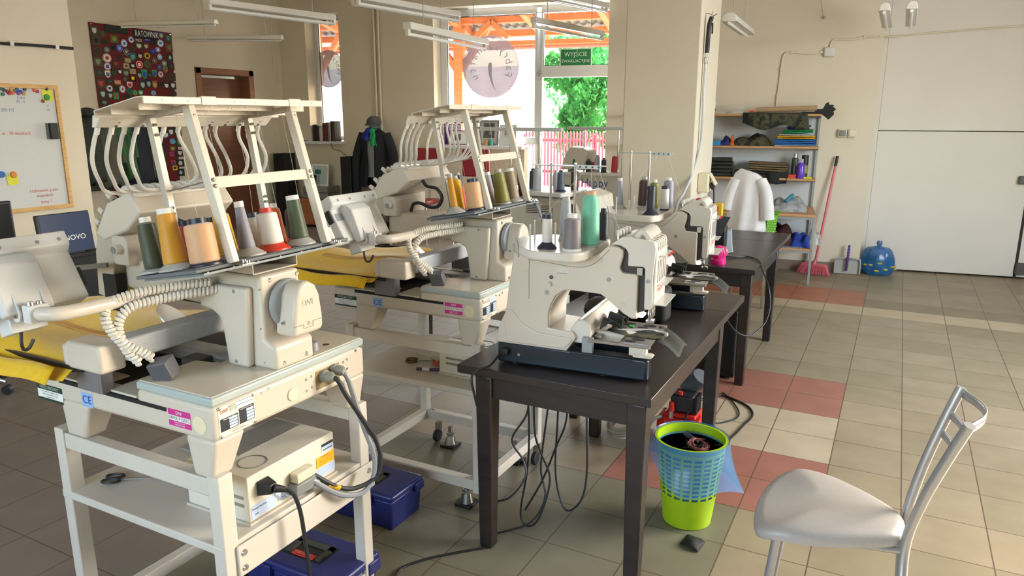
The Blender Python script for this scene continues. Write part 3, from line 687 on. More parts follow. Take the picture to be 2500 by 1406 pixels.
    k = smooth_tube(MB(), [(-.41, -.19, 1.13), (-.40, -.2, 1.10), (-.385, -.205, 1.085), (-.37, -.2, 1.09), (-.365, -.19, 1.11)], .004, 8); A('panel_cable', k, BLACK, pn)
    # coiled cable
    k = MB(); k.tube(helix([(-.2, .2, 1.192), (-.245, .13, 1.189), (-.28, .04, 1.186), (-.30, -.03, 1.170), (-.296, -.05, 1.13), (-.272, -.03, 1.07), (-.252, .01, 1.035), (-.242, .03, 1.015)], .0082, -.0108, 9), .0054, 6)
    A('coiled_cable', k, COILM)
    k = MB(); k.tube(helix([(-.19, .21, 1.170), (-.235, .13, 1.165), (-.266, .06, 1.160), (-.280, .0, 1.150), (-.284, -.028, 1.11), (-.27, -.022, 1.05), (-.252, .0, 1.01)], .0082, -.0108, 9), .0054, 6)
    A('coiled_cable', k, COILM)
    # hoop arms, presser disc
    k = MB().box(-.92, -.42, -.055, -.043, .972, .984).box(-.92, -.45, .60, .612, .972, .984).box(-.925, -.913, -.055, .612, .972, .984); A('hoop_frame', k, mat('hoop_dark_metal', '#2d2c2c', .35, .5, var=.1), bevel=.002)
    k = MB().cyl((-.45, .26, 1.035), (-.447, .262, 1.0385), .062, n=40); A('hoop_disc', k, mat('disc_grey', '#b9b5a8', .35, .3, var=.03))
    # control box on the shelf
    bx = A('control_box', MB().box(-.27, -.028, .11, .455, .553, .686), mat('control_box_cream', '#d8d2c2', .35, var=.02), bevel=.004)
    k = MB().box(-.275, -.022, .106, .459, .547, .554); A('box_foot', k, CREAM, bx)
    k = MB()
    for z in (.618, .595):
        k.box(-.235, -.135, .1092, .112, z, z+.010); k.box(-.11, -.045, .1092, .112, z-.0, z+.010)
    AS('vent_slot', k, mat('vent_taupe', '#8d8472', .7, var=.02), bx)
    A('fan_ring', MB().lathe([(.038, 0), (.041, 0), (.041, .002), (.038, .002)], Matrix.Translation((-.09, .19, .6855)), 32, False), GREYMET, bx)
    A('lid_panel', MB().box(-.26, -.15, .20, .44, .6855, .688), mat('lid_grey', '#8b8a86', .35, .2, var=.05), bx)
    fb = lambda y, z, x=-.0275: frame((x, y, z), (0, 1, 0), (0, 0, 1))
    l1 = A('socket_label', MB().box(-.045, .045, -.019, .019, 0, .0006, fb(.162, .579)).box(-.035, .035, -.012, .012, 0, .0006, fb(.25, .578)), PALEBL, bx, smooth=0)
    A('lettering', MB().text('Power Socket', .009, fb(.145, .588, -.0265)).text('250V', .007, fb(.135, .571, -.0265)), INKB, l1, smooth=0)
    A('lettering', MB().text('CE', .016, fb(.235, .579, -.0265)).text('IC', .016, fb(.265, .58, -.0265)), INKBL, l1, smooth=0)
    l2 = A('warning_label', MB().box(-.039, .039, -.0165, .0165, 0, .0008, fb(.413, .612)), LABELY, bx, smooth=0)
    A('lettering', MB().text('WARNING', .008, fb(.413, .6235, -.0265)).text('Hazardous voltage inside.', .0052, fb(.413, .615, -.0265)).text('Turn off main power and wait', .0048, fb(.413, .609, -.0265)).text('before opening this cover.', .0048, fb(.413, .6035, -.0265)), INKR, l2, smooth=0)
    tri = MB().slab([(-.013, -.012), (.013, -.012), (0, .013)], fb(.352, .606), .0008); l3 = A('hazard_triangle', tri, INKB, bx, smooth=0)
    A('hazard_symbol', MB().slab([(-.009, -.0095), (.009, -.0095), (0, .0085)], fb(.352, .606, -.0267), .0003), LABELY, l3, smooth=0)
    A('lettering', MB().slab([(.001, .004), (-.003, -.003), (.0, -.002), (-.001, -.008), (.003, -.001), (.0, -.001)], fb(.352, .605, -.0262), .0003), INKB, l3, smooth=0)
    l4 = A('serial_label', MB().box(-.025, .025, -.008, .012, 0, .0006, fb(.425, .647)).box(-.05, .05, -.014, .014, 0, .0006, fb(.403, .577)), PALEBL, bx, smooth=0)
    A('lettering', MB().box(-.025, .025, .006, .014, 0, .001, fb(.425, .649)).box(-.02, .02, -.005, -.002, 0, .001, fb(.425, .647)), INKB, l4, smooth=0)
    return root
OM2 = Vector((-1.400, 2.412, 0)); OM1 = Vector((-1.431, 1.150, 0))
em1 = make_embroidery(); em1.location = OM1
em2 = dup(em1, OM2, label='cream single-head embroidery machine in the middle, right behind the nearest one')
# ---------------------------------------------------------------- dark wooden tables
def make_table(name, label, x0, x1, y0, y1, z, seam=None):
    t = thing(name, label, 'table', ((x0+x1)/2, (y0+y1)/2, 0))
    W = dict(world=True)
    if seam:
        obj('tabletop', MB().box(x0, x1, y0, seam-.0015, z-.032, z), TABLEW, t, bevel=.0025, **W)
        obj('extension_leaf', MB().box(x0, x1, seam+.0015, y1, z-.032, z), TABLEW, t, bevel=.0025, **W); ye = seam
    else: obj('tabletop', MB().box(x0, x1, y0, y1, z-.032, z), TABLEW, t, bevel=.0025, **W); ye = y1
    for a in (0, 1):
        for b in (0, 1):
            cx = x0+.105 if a == 0 else x1-.052; cy = y0+.045 if b == 0 else ye-.05
            h = .035; g = .026
            obj('leg', MB().hexa([(cx-g, cy-g, 0), (cx+g, cy-g, 0), (cx+g, cy+g, 0), (cx-g, cy+g, 0)], [(cx-h, cy-h, z-.032), (cx+h, cy-h, z-.032), (cx+h, cy+h, z-.032), (cx-h, cy+h, z-.032)]), TABLEW, t, bevel=.006, **W)
    ax0, ax1, ay0, ay1 = x0+.075, x1-.022, y0+.02, ye-.02; q = z-.032
    for b in ((ax0+.06, ax1-.06, ay0+.004, ay0+.026), (ax0+.06, ax1-.06, ay1-.026, ay1-.004)): obj('apron', MB().box(b[0], b[1], b[2], b[3], q-.085, q), TABLEW, t, **W)
    for b in ((ax0+.004, ax0+.026), (ax1-.026, ax1-.004)): obj('apron', MB().box(b[0], b[1], ay0+.055, ay1-.055, q-.085, q), TABLEW, t, **W)
    return t
TZ = .74
make_table('sewing_table', 'black-brown wooden table carrying the two compact white multi-needle machines', -1.37, -.63, 2.187, 3.795, TZ, seam=3.42)
make_table('work_table', 'black-brown wooden extending table behind, with the pink gadget and grey paper on it', -1.425, -.69, 4.46, 6.05, .744, seam=5.60)

# ---------------------------------------------------------------- compact white multi-needle machines (local origin: near front base corner on the table)
def make_multineedle():
    root = thing('multi_needle_machine', 'nearest white multi-needle machine on the dark table, with the mint green cone on its tray', 'embroidery machine', (0, 0, 0), 0, 'compact multi-needle machines on the dark table')
    A = lambda n, mb, m, p=None, **k: obj(n, mb, m, p or root, **k)
    AS = lambda n, mb, m, p=None, **k: objs(n, mb, m, p or root, **k)
    WID = .205
    # U-shaped navy base: near leg, far leg and the back block
    A('base', MB().prism([(-.56, 0), (0, 0), (0, .245), (-.085, .245), (-.085, .19), (-.10, .175), (-.27, .175), (-.285, .19), (-.285, .245), (-.56, .245)], 'z', .004, .078).v and MB().prism([(-.56, 0), (-.002, 0), (.004, .01), (.004, .052), (-.002, .062), (-.30, .062), (-.30, .185), (-.09, .185), (-.075, .19), (-.07, .245), (-.08, .255), (-.56, .255)], 'z', .004, .08), NAVYB, bevel=.008, seg=3)
    k = MB()
    for x, y in ((-.50, .03), (-.16, .03), (-.50, .225), (-.12, .225)): k.cyl((x, y, 0), (x, y, .006), .014, n=14)
    AS('rubber_foot', k, mat('foot_white_rubber', '#b7b4ac', .6, var=.04))
    k = MB().box(-.545, -.505, -.001, .004, .03, .07); A('power_inlet', k, BLACK)
    A('base_screw', MB().cyl((-.475, .001, .04), (-.475, -.002, .04), .006, n=12), CHROME)
    A('base_slot', MB().box(-.28, -.05, -.0006, .002, .0705, .0745), BLACKM)
    # main body: C-shaped side profile
    side = [(-.566, .079), (-.556, .14), (-.528, .2), (-.517, .29), (-.505, .36), (-.497, .42), (-.19, .43), (-.15, .468), (-.115, .466), (-.098, .455), (-.098, .435), (-.108, .395), (-.098, .378), (-.05, .377), (-.045, .37), (-.045, .24), (-.04, .224), (-.06, .222), (-.09, .238), (-.145, .281), (-.172, .298), (-.285, .302), (-.31, .297), (-.338, .275), (-.355, .239), (-.363, .208), (-.363, .156), (-.27, .15), (-.258, .128), (-.28, .095), (-.292, .077)]
    A('body', MB().prism(side, 'y', .0, WID), JWHITE, bevel=.012, seg=3)
    A('arch_lining', MB().prism([(-.312, .295), (-.340, .272), (-.357, .238), (-.3645, .208), (-.3645, .156), (-.36, .156), (-.36, .208), (-.352, .239), (-.335, .272), (-.308, .295)], 'y', .012, WID-.012), JGLOSS)
    sw = [(-.52, .085), (-.30, .085), (-.285, .10), (-.27, .118), (-.27, .128), (-.40, .135), (-.46, .16), (-.50, .21), (-.515, .21), (-.535, .15)]
    A('body_sweep', MB().prism(sw, 'y', -.004, .01), JWHITE, bevel=.004, seg=3)
    tg = crom([(-.436, .255, 0), (-.436, .385, 0), (-.42, .398, 0), (-.23, .389, 0), (-.145, .455, 0)], 6)
    A('body_groove', MB().tube([(p.x, -.0004, p.y) for p in tg], .0014, 6), mat('groove_taupe', '#a39787', .6, var=0))
    k = MB().box(-.334, -.285, -.002, .002, .352, .384); h_ = A('bobbin_hatch', k, JGLOSS, bevel=.002)
    A('hatch_slot', MB().box(-.331, -.292, -.0026, -.0018, .3585, .3615), GREYMET, h_)
    sc = MB(); sc.cyl((-.352, .002, .343), (-.352, -.004, .343), .007, n=14)
    A('side_port', sc, DKGREY)
    A('tension_dial', MB().cyl((-.357, .002, .318), (-.357, -.012, .318), .009, .0075, 10).cyl((-.357, -.012, .318), (-.357, -.0145, .318), .004, n=10), JGLOSS)
    A('tension_ring', MB().lathe([(.006, 0), (.009, 0), (.009, .002), (.006, .002)], frame((-.368, .001, .286), (1, 0, 0), (0, 0, 1)), 20, False).cyl((-.368, .001, .286), (-.368, -.001, .286), .004, n=12), GREYMET)
    k = MB()
    for x, z in ((-.178, .418), (-.092, .268), (-.45, .35), (-.50, .095)): k.lathe([(.0085, 0), (.0095, .0), (.0095, .0012), (.0085, .0012)], frame((x, .0, z), (1, 0, 0), (0, 0, 1)), 18, False)
    AS('screw_cover', k, mat('cover_ring_cream', '#c3b9a9', .4, var=0))
    A('arm_screw', MB().cyl((-.144, .002, .352), (-.144, -.002, .352), .008, n=12), GREYMET)
    # cone tray on the back, with spool pins and the chrome thread tree
    tr = [(-.525, .11), (-.50, .0), (-.455, -.06), (-.395, -.115), (-.37, -.125), (-.245, -.125), (-.228, -.115), (-.207, -.075), (-.2, .2), (-.207, .232), (-.225, .243), (-.44, .243), (-.49, .215), (-.52, .165)]
    sm = []
    for i in range(len(tr)): sm.append(tr[i])
    ty = A('cone_tray', MB().prism(sm, 'z', .425, .455), JGLOSS, bevel=.006, seg=3)
    k = MB()
    for x, y in ((-.457, .103), (-.364, .066), (-.43, -.01), (-.33, .20)): k.cyl((x, y, .452), (x, y, .525), .0035, .003, 8)
    AS('spool_pin', k, JGLOSS, ty)
    A('thread_hook', smooth_tube(MB(), [(-.452, -.062, .418), (-.452, -.064, .455), (-.458, -.062, .478), (-.462, -.06, .485)], .0022, 6), GREYMET, ty)
    for x in (-.395, -.305):
        ps = A('tree_pole', MB().cyl((x, .10, .455), (x, .10, .735), .0055, n=12), CHROME); A('pole_socket', MB().cyl((x, .10, .453), (x, .10, .50), .0085, .007, 12), JGLOSS, ps)
    tb = A('tree_bar', MB().prism([(-.46, .115), (-.46, .085), (-.30, .06), (-.275, .06), (-.20, .095), (-.20, .125), (-.275, .11), (-.32, .115)], 'z', .724, .7275).box(-.29, -.20, .06, .0625, .718, .732), mat('tree_grey', '#a9acac', .4, .2, var=.04), bevel=.001)
    k = MB()
    for i in range(4): k.cyl((-.275+.022*i, .058, .725), (-.275+.022*i, .064, .725), .0035, n=8)
    AS('guide_hole', k, BLACK, tb)
    # moving needle head
    hs = [(-.137, .472), (-.112, .47), (-.092, .46), (-.083, .445), (-.083, .402), (-.03, .402), (-.024, .396), (-.022, .26), (-.016, .256), (.002, .257), (.006, .285), (.004, .37), (.010, .47), (.004, .488), (-.012, .492), (-.05, .498), (-.085, .503), (-.11, .498)]
    hd = A('needle_head', MB().prism(hs, 'y', .012, .200), JGLOSS, bevel=.007, seg=3)
    A('head_gap', MB().prism([(-.098, .455), (-.083, .445), (-.083, .402), (-.03, .4), (-.022, .39), (-.022, .25), (-.046, .24), (-.046, .375), (-.098, .379), (-.106, .395), (-.098, .43)], 'y', .02, .19), mat('gap_brown_black', '#2d2422', .5, var=.1), hd)
    gs = MB()
    for i in range(6):
        y = .035+.028*i
        gs.tube(crom([(-.06, y, .498), (-.046, y, .515), (-.03, y, .512), (-.018, y, .494)], 4), .011, 10)
    AS('take_up_cover', gs, JGLOSS, hd)
    rd = MB()
    for i in range(5): y = .044+.03*i; rd.tube(crom([(-.02, y, .493), (.006, y, .488), (.0115, y, .47), (.011, y, .44)], 4), .0012, 5)
    AS('head_groove', rd, mat('groove_grey', '#aaa69f', .5, var=0), hd)
    k1 = MB(); k2 = MB()
    for i in range(4):
        x, y = -.122+.002*i, .03+.034*i
        k1.cyl((x, y, .503), (x, y, .516), .0105, .009, 14); k1.sphere((x, y, .516), .009, (1, 1, .5), 12, 6); k2.cyl((x, y, .49), (x, y, .503), .012, .011, 12)
    AS('tension_knob', k1, JGLOSS, hd); AS('knob_spring', k2, STEEL, hd)
    A('head_face', MB().hexa([(.004, .02, .27), (.010, .02, .27), (.010, .195, .27), (.004, .195, .27)], [(.006, .02, .455), (.0125, .02, .455), (.0125, .195, .455), (.006, .195, .455)]), JGLOSS, hd, bevel=.002)
    k = MB()
    for i in range(5): y = .05+.028*i; k.tube([(.0128, y, .345), (.0136, y, .42)], .0013, 5)
    AS('needle_slot', k, GREYMET, hd)
    k = MB().box(.008, .035, .06, .19, .432, .436).box(.008, .04, .06, .19, .335, .337).box(.006, .05, .02, .20, .272, .276)
    AS('thread_guide', k, mat('guide_clear_grey', '#c8c8c6', .15, .3, var=0), hd, bevel=.001)
    A('thread_markers', MB().cyl((.036, .10, .434), (.042, .10, .434), .004, n=8).cyl((.036, .135, .434), (.042, .135, .434), .004, n=8).cyl((.036, .17, .434), (.042, .17, .434), .004, n=8), RED, hd)
    A('lettering', MB().text('JANOME', .022, frame((.0115, .10, .315), (0, 1, 0), (0, 0, 1)), .0006), INKR, hd, smooth=0)
    A('needle_numbers', MB().text('5   4   3   2   1', .012, frame((.011, .105, .287), (0, 1, 0), (0, 0, 1)), .0006), INKB, hd, smooth=0)
    A('head_knob', MB().cyl((-.012, .012, .356), (-.012, .002, .356), .006, n=12), GREYMET, hd)
    A('head_plate', MB().box(-.05, -.03, .006, .013, .374, .40), STEEL, hd, bevel=.001)
    k = MB()
    for i in range(5): k.cyl((-.012+.0*i, .06+.02*i, .258), (-.012, .06+.02*i, .205), .0028, n=8)
    AS('needle_bar', k, CHROME, hd)
    A('presser_foot', MB().box(-.03, -.002, .085, .115, .19, .2).box(-.024, -.014, .09, .10, .20, .26), CHROME, hd, bevel=.001)
    A('work_lamp', MB().box(-.055, -.035, .06, .11, .214, .221), mat('lamp_lens', '#f4f4ff', .3, var=0, emit=6), hd)
    # lower arm
    A('bobbin_arm', MB().prism([(-.30, .09), (-.02, .105), (-.0, .115), (.0, .13), (-.03, .137), (-.30, .145)], 'y', .085, .145), JWHITE, bevel=.008)
    # carriage across the base, hoop frame
    cr = [(-.29, .105), (-.285, .155), (-.262, .19), (-.235, .195), (-.215, .178), (-.208, .15), (-.212, .105)]
    cg = A('carriage', MB().prism(cr, 'y', .02, .40), JGLOSS, bevel=.009, seg=3)
    A('carriage_slot', MB().box(-.212, -.2045, .035, .39, .112, .135), BLACK, cg, bevel=.002)
    A('carriage_rail', MB().box(-.204, -.178, .05, .36, .125, .133), STEEL, cg, bevel=.001)
    k = MB().cyl((-.19, .14, .133), (-.19, .14, .15), .008, n=10).cyl((-.19, .26, .133), (-.19, .26, .15), .008, n=10); AS('thumb_screw', k, GREYMET, cg)
    A('carriage_support', MB().box(-.235, -.195, .0, .02, .08, .135), GREYMET, cg, bevel=.002)
    AS('hoop_arm', MB().box(-.21, .01, -.012, .004, .124, .134).box(-.21, .01, .265, .281, .124, .134), mat('hoop_arm_taupe', '#8f857c', .35, .4, var=.05), bevel=.002)
    def ring_plate(x0, x1, y0, y1, z, holes):
        m = MB(); n = 28
        poly = [(x0, y0), (x1, y0), (x1, y1), (x0, y1)]
        m.slab(poly, Matrix.Translation((0, 0, z)), .0025); return m
    for y0 in (.0, .185):
        pm = A('hoop_plate', ring_plate(-.10, .012, y0, y0+.078, .134, 0), mat('hoop_plate_steel', '#b2b2b0', .22, .9, var=.05), bevel=.0008)
        k = MB().lathe([(.0, 0), (.024, 0), (.024, .0006), (0, .0006)], Matrix.Translation((-.045, y0+.05, .1366)) @ Matrix.Scale(.62, 4, (0, 1, 0)), 28).lathe([(.0, 0), (.02, 0), (.02, .0006), (0, .0006)], Matrix.Translation((-.065, y0+.02, .1366)) @ Matrix.Scale(.5, 4, (0, 1, 0)), 28)
        AS('hoop_opening', k, BLACKM, pm)
    k = MB().tube(crom([(-.165, .095, .137), (-.12, .135, .139), (-.02, .17, .139), (.03, .155, .139), (.035, .13, .138)], 5), .006, 8); A('hoop_clamp', k, mat('clamp_silver', '#c9c7c4', .3, .4, var=.03))
    A('front_bracket', MB().box(-.065, -.005, .0, .035, .092, .124).prism([(-.05, .088), (.012, .088), (.02, .096), (.012, .1), (-.05, .1)], 'y', -.005, .03), JWHITE, bevel=.002)
    A('far_leg_clip', MB().box(-.10, -.055, .185, .215, .08, .10).box(-.06, -.03, .2, .23, .085, .1), JWHITE, bevel=.003)
    return root
JA = Vector((-.691, 2.325, TZ)); JB = Vector((-.742, 3.356, TZ)); JR = R(4.5)
mn1 = make_multineedle(); mn1.location = JA; mn1.rotation_euler = (0, 0, JR)
mn2 = dup(mn1, JB, (0, 0, JR), 'second white multi-needle machine farther along the dark table, next to the pink gadget')
def jpt(base, x, y, z): return base+Vector((x*math.cos(JR)-y*math.sin(JR), x*math.sin(JR)+y*math.cos(JR), z))
# ---------------------------------------------------------------- thread cones
def thread_mat(name, color, rough=.42):
    if name in MATS: return MATS[name]
    m, nt, b, N, Lk = nodemat(name); c = rgb(color)
    tc = N('ShaderNodeTexCoord'); wv = N('ShaderNodeTexWave'); wv.bands_direction = 'Z'; wv.inputs['Scale'].default_value = 150; wv.inputs['Distortion'].default_value = 1.5; wv.inputs['Detail'].default_value = 2
    cr = N('ShaderNodeValToRGB'); cr.color_ramp.elements[0].color = tuple(v*.86 for v in c[:3])+(1,); cr.color_ramp.elements[1].color = tuple(min(1, v*1.06) for v in c[:3])+(1,)
    bp = N('ShaderNodeBump'); bp.inputs['Strength'].default_value = .25; bp.inputs['Distance'].default_value = .001
    Lk(tc.outputs['Object'], wv.inputs['Vector']); Lk(wv.outputs['Fac'], cr.inputs[0]); Lk(cr.outputs[0], b.inputs['Base Color']); Lk(wv.outputs['Fac'], bp.inputs['Height']); Lk(bp.outputs[0], b.inputs['Normal'])
    b.inputs['Roughness'].default_value = rough; b.inputs['Sheen Weight'].default_value = .3
    return m
CORE = {'white': mat('core_white', '#dedad2', .4, var=.02), 'grey': mat('core_grey', '#a8a7a2', .45, var=.03), 'navy': mat('core_navy', '#23293b', .4, var=.03), 'red': mat('core_red', '#cf3a25', .4, var=.03), 'brown': mat('core_brown', '#6a4436', .5, var=.03), 'tan': mat('core_tan', '#c79a78', .5, var=.03), 'black': BLACK}
COLS = dict(olive='#39412a', gold='#c98f1f', red='#b8211f', tan='#d2a57c', black='#191b20', yellow='#e6b200', lavender='#8e8d9c', white='#dfdad6', darkgreen='#21443a', orange='#d95f1c', green='#45543c', navy='#1d2431', lilac='#b5b0b8', khaki='#7d7b33', taupe='#8f8066', maroon='#5b2730', brown='#4a2a26', purple='#6b4a86', mint='#6fbfa3', silver='#a4a6ab', mauve='#7a7278', emerald='#11652f', slate='#4d5563', grey='#8c8d92')
def cone(label, loc, col, rb, rt, h, core='white', base=None, group=None, shoulder=.12, tilt=0, neck=.4, ch=.013):
    t = thing('thread_cone', label, 'thread cone', loc, 0, group, rot=(0, tilt, 0))
    z0 = 0
    if base:
        bc, br, bh = base
        obj('cone_base', MB().lathe([(br, 0), (br, .004), (br*.93, .006), (rb*.95, bh), (rb*.5, bh)], None, 28), CORE[bc], t); z0 = bh-.001
    else: obj('cone_base', MB().lathe([(rb*.98, 0), (rb*.98, .006), (rb*.6, .006)], None, 24), CORE[core], t); z0 = .005
    s = h*shoulder; n = rt*neck
    rim = rb+(rt-rb)*(1-shoulder)
    prof = [(rb*.9, z0), (rb, z0+.004)]+[(rb+(rim-rb)*k/4, z0+.004+(h-s-.004)*k/4) for k in range(1, 5)]+[(rim*.86+n*.14, z0+h-s*.35), (n*1.12, z0+h), (n*.6, z0+h)]
    obj('thread', MB().lathe(prof, None, 32), thread_mat('thread_'+col, COLS[col]), t)
    if ch: obj('core_top', MB().lathe([(n*1.1, z0+h-.002), (n*1.06, z0+h+ch), (n*.82, z0+h+ch), (n*.78, z0+h-.001)], None, 20), CORE[core], t)
    return t
TL = R(-9.6)
def on_tray(O, x, y): return O+Vector((x, y, 1.2395+(x+.255)*.169))
G1 = 'thread cones on the rack of the nearest embroidery machine'; G2 = 'thread cones on the rack of the middle embroidery machine'
E1 = 'on the nearest machine rack'; E2 = 'on the middle machine rack'
for lab, col, x, y, rb, rt, h, core, base, sh, nk in (
    ('dark olive thread cone at the left end of the nearest rack', 'olive', -.207, .042, .026, .023, .118, 'white', ('grey', .042, .010), .12, .55),
    ('golden yellow thread cone beside the dark olive one, nearest rack', 'gold', -.137, .05, .030, .0215, .125, 'white', ('grey', .044, .016), .02, .85),
    ('small red thread cone half behind the tan spool, nearest rack', 'red', -.205, .150, .030, .027, .095, 'navy', ('navy', .036, .010), .08, .6),
    ('wide tan thread spool in the middle of the nearest rack', 'tan', -.077, .088, .0375, .035, .098, 'navy', ('navy', .04, .008), .08, .55),
    ('black thread cone behind the tan spool, nearest rack', 'black', -.205, .238, .026, .022, .098, 'navy', None, .1, .6),
    ('bright yellow thread cone behind the slanted post, nearest rack', 'yellow', -.137, .212, .028, .021, .112, 'white', ('grey', .038, .010), .06, .6),
    ('tall slim lavender grey thread cone with grey foot, nearest rack', 'lavender', -.077, .226, .0215, .0115, .112, 'white', ('grey', .045, .022), .0, 1),
    ('white thread cone with black cap, behind the red-footed white one', 'white', -.150, .330, .030, .026, .092, 'navy', ('navy', .034, .008), .12, .6),
    ('white thread cone with red cap and red foot on the nearest rack', 'white', -.080, .316, .0325, .028, .088, 'red', ('red', .048, .020), .12, .55),
    ('dark green thread cone behind the orange one, nearest rack', 'darkgreen', -.208, .452, .026, .022, .095, 'black', None, .14, .5),
    ('thin orange thread cone squeezed behind the army green one', 'orange', -.150, .415, .021, .0165, .112, 'white', None, .12, .6),
    ('army green thread cone with white cap and grey foot, nearest rack', 'green', -.080, .424, .0265, .019, .112, 'white', ('grey', .043, .020), .02, .9),
    ('navy thread cone with red foot at the right end, nearest rack', 'navy', -.205, .538, .026, .020, .092, 'red', ('red', .036, .018), .2, .5)):
    cone(lab, on_tray(OM1, x, y), col, rb, rt, h, core, base, G1, sh, TL, nk)
t = thing('cone_holder', 'empty white cone holder with steel pin at the right end of the nearest rack', 'cone holder', on_tray(OM1, -.07, .528), 0, None, rot=(0, TL, 0))
obj('holder', MB().lathe([(.021, 0), (.013, .036), (.006, .036)], None, 20), JGLOSS, t); obj('pin', MB().cyl((0, 0, .03), (0, 0, .075), .0035, n=10), CHROME, t)
for lab, col, x, y, rb, rt, h, core, base, sh, nk in (
    ('slim gold thread cone at the left end of the middle rack', 'gold', -.135, .045, .0155, .010, .118, 'grey', ('grey', .042, .026), .0, 1),
    ('red thread cone with dark neck on the middle rack', 'red', -.200, .205, .030, .027, .092, 'navy', None, .16, .55),
    ('wide tan thread spool in front of the yellow cone, middle rack', 'tan', -.078, .110, .0355, .033, .105, 'navy', ('navy', .038, .008), .08, .55),
    ('bright yellow thread cone behind the tan spool, middle rack', 'yellow', -.165, .118, .028, .027, .128, 'grey', None, .1, .6),
    ('pale lilac thread cone between post and khaki cone, middle rack', 'lilac', -.145, .352, .0245, .017, .118, 'white', ('grey', .036, .014), .03, .9),
    ('khaki green thread cone on the middle rack', 'khaki', -.078, .335, .034, .023, .128, 'grey', ('grey', .038, .008), .05, .6),
    ('taupe thread cone with white cap on the middle rack', 'taupe', -.075, .428, .029, .022, .118, 'white', ('grey', .044, .016), .02, .9),
    ('slim purple thread cone behind the right post, middle rack', 'purple', -.145, .465, .018, .014, .11, 'white', None, .03, .9),
    ('dark maroon thread cone at the right end of the middle rack', 'maroon', -.078, .537, .022, .0155, .112, 'grey', ('grey', .036, .018), .02, .9),
    ('dark brown thread cone in the rear row of the middle rack', 'brown', -.21, .505, .024, .021, .112, 'black', None, .1, .6),
    ('drab olive thread cone in the rear row of the middle rack', 'olive', -.212, .40, .024, .02, .118, 'grey', None, .1, .6)):
    cone(lab, on_tray(OM2, x, y), col, rb, rt, h, core, base, G2, sh, TL, nk)
if True:
    t = thing('spool_sleeve', 'dark navy sleeve standing on the red cone, middle rack', 'spool sleeve', on_tray(OM2, -.217, .205)+Vector((0, 0, .115)), rot=(0, TL, 0))
    obj('sleeve', MB().lathe([(.0185, -.004), (.015, .034), (.012, .034)], None, 20), CORE['navy'], t); obj('sleeve_top', MB().lathe([(.011, .034), (.010, .044), (.007, .044)], None, 16), CORE['grey'], t)
GJ1 = 'thread cones on the nearest multi-needle machine'; GJ2 = 'thread cones on the second multi-needle machine'; TT = .455
for lab, col, x, y, rb, rt, h, core, base, sh, nk in (
    ('small white spool with navy cap and flared navy foot', 'white', -.350, -.055, .0175, .0165, .084, 'navy', ('navy', .0335, .022), .0, .98),
    ('mauve grey thread cone with white cap on the nearest tray', 'mauve', -.262, -.052, .0315, .029, .104, 'white', ('white', .033, .007), .14, .55),
    ('tall mint green thread cone in its clear sleeve', 'mint', -.232, .055, .034, .030, .172, 'tan', ('grey', .036, .006), .26, .55),
    ('slim silver grey thread cone behind, left of the mint one', 'silver', -.345, .125, .0235, .0165, .128, 'grey', ('grey', .027, .018), .04, .8),
    ('olive thread cone right behind the mint green one', 'khaki', -.252, .185, .0225, .0205, .118, 'grey', ('white', .036, .006), .16, .5),
    ('dark navy thread cone at the right edge of the nearest tray', 'navy', -.2245, .195, .0185, .018, .098, 'navy', ('navy', .02, .005), .16, .55)):
    if 'olive thread cone right' in lab: x, y = -.285, .19
    cone(lab, jpt(JA, x, y, TT), col, rb, rt, h, core, base, GJ1, sh, 0, nk)
for lab, col, x, y, rb, rt, h, core, base, sh, nk in (
    ('silver grey thread cone alone at the left of the second tray', 'silver', -.449, .115, .0205, .013, .118, 'white', ('grey', .037, .018), .03, .85),
    ('dark maroon thread cone behind the pole on the second tray', 'brown', -.350, .215, .030, .0255, .13, 'grey', ('grey', .033, .008), .16, .5),
    ('olive drab thread cone in the middle of the second tray', 'khaki', -.285, .15, .023, .0215, .125, 'white', ('grey', .026, .006), .14, .5),
    ('black-navy thread spool with flared foot on the second tray', 'navy', -.255, -.055, .0205, .0185, .098, 'navy', ('navy', .038, .02), .0, .98),
    ('white thread spool with blue cap on the second tray', 'white', -.228, .125, .0205, .0195, .096, 'navy', ('navy', .022, .008), .02, .85),
    ('lavender grey thread cone behind the white spool, second tray', 'lavender', -.226, .195, .026, .0245, .132, 'white', ('grey', .028, .007), .14, .5)):
    cone(lab, jpt(JB, x, y, TT), col, rb, rt, h, core, base, GJ2, sh, 0, nk)
# loose threads running up from cones to the guides
th = MB()
for i, (x0, y0, z0, x1, y1, z1) in enumerate(((-.26, -.05, .585, -.285, .055, .725), (-.232, .055, .655, -.24, .075, .725), (-.24, .075, .725, -.13, .03, .50), (-.22, .09, .725, -.125, .06, .505), (-.25, .07, .725, -.35, -.05, .58))):
    th.tube([jpt(JA, x0, y0, z0), jpt(JA, x1, y1, z1)], .0006, 4); 
    if i > 1: th.tube([jpt(JB, x0, y0, z0), jpt(JB, x1, y1, z1)], .0006, 4)
for i in range(5):
    for O in (OM1, OM2):
        y = .12+.09*i; th.tube(crom([O+Vector((-.13, y, 1.37)), O+Vector((-.155, y+.006*(i % 3), 1.5)), O+Vector((-.18, y, 1.655))], 4), .0006, 4)
tag(obj('loose_threads', th, mat('thread_strand', '#cfc9ba', .5, var=0)), 'fine loose sewing threads running up from the cones to the guides', 'thread', kind='stuff')

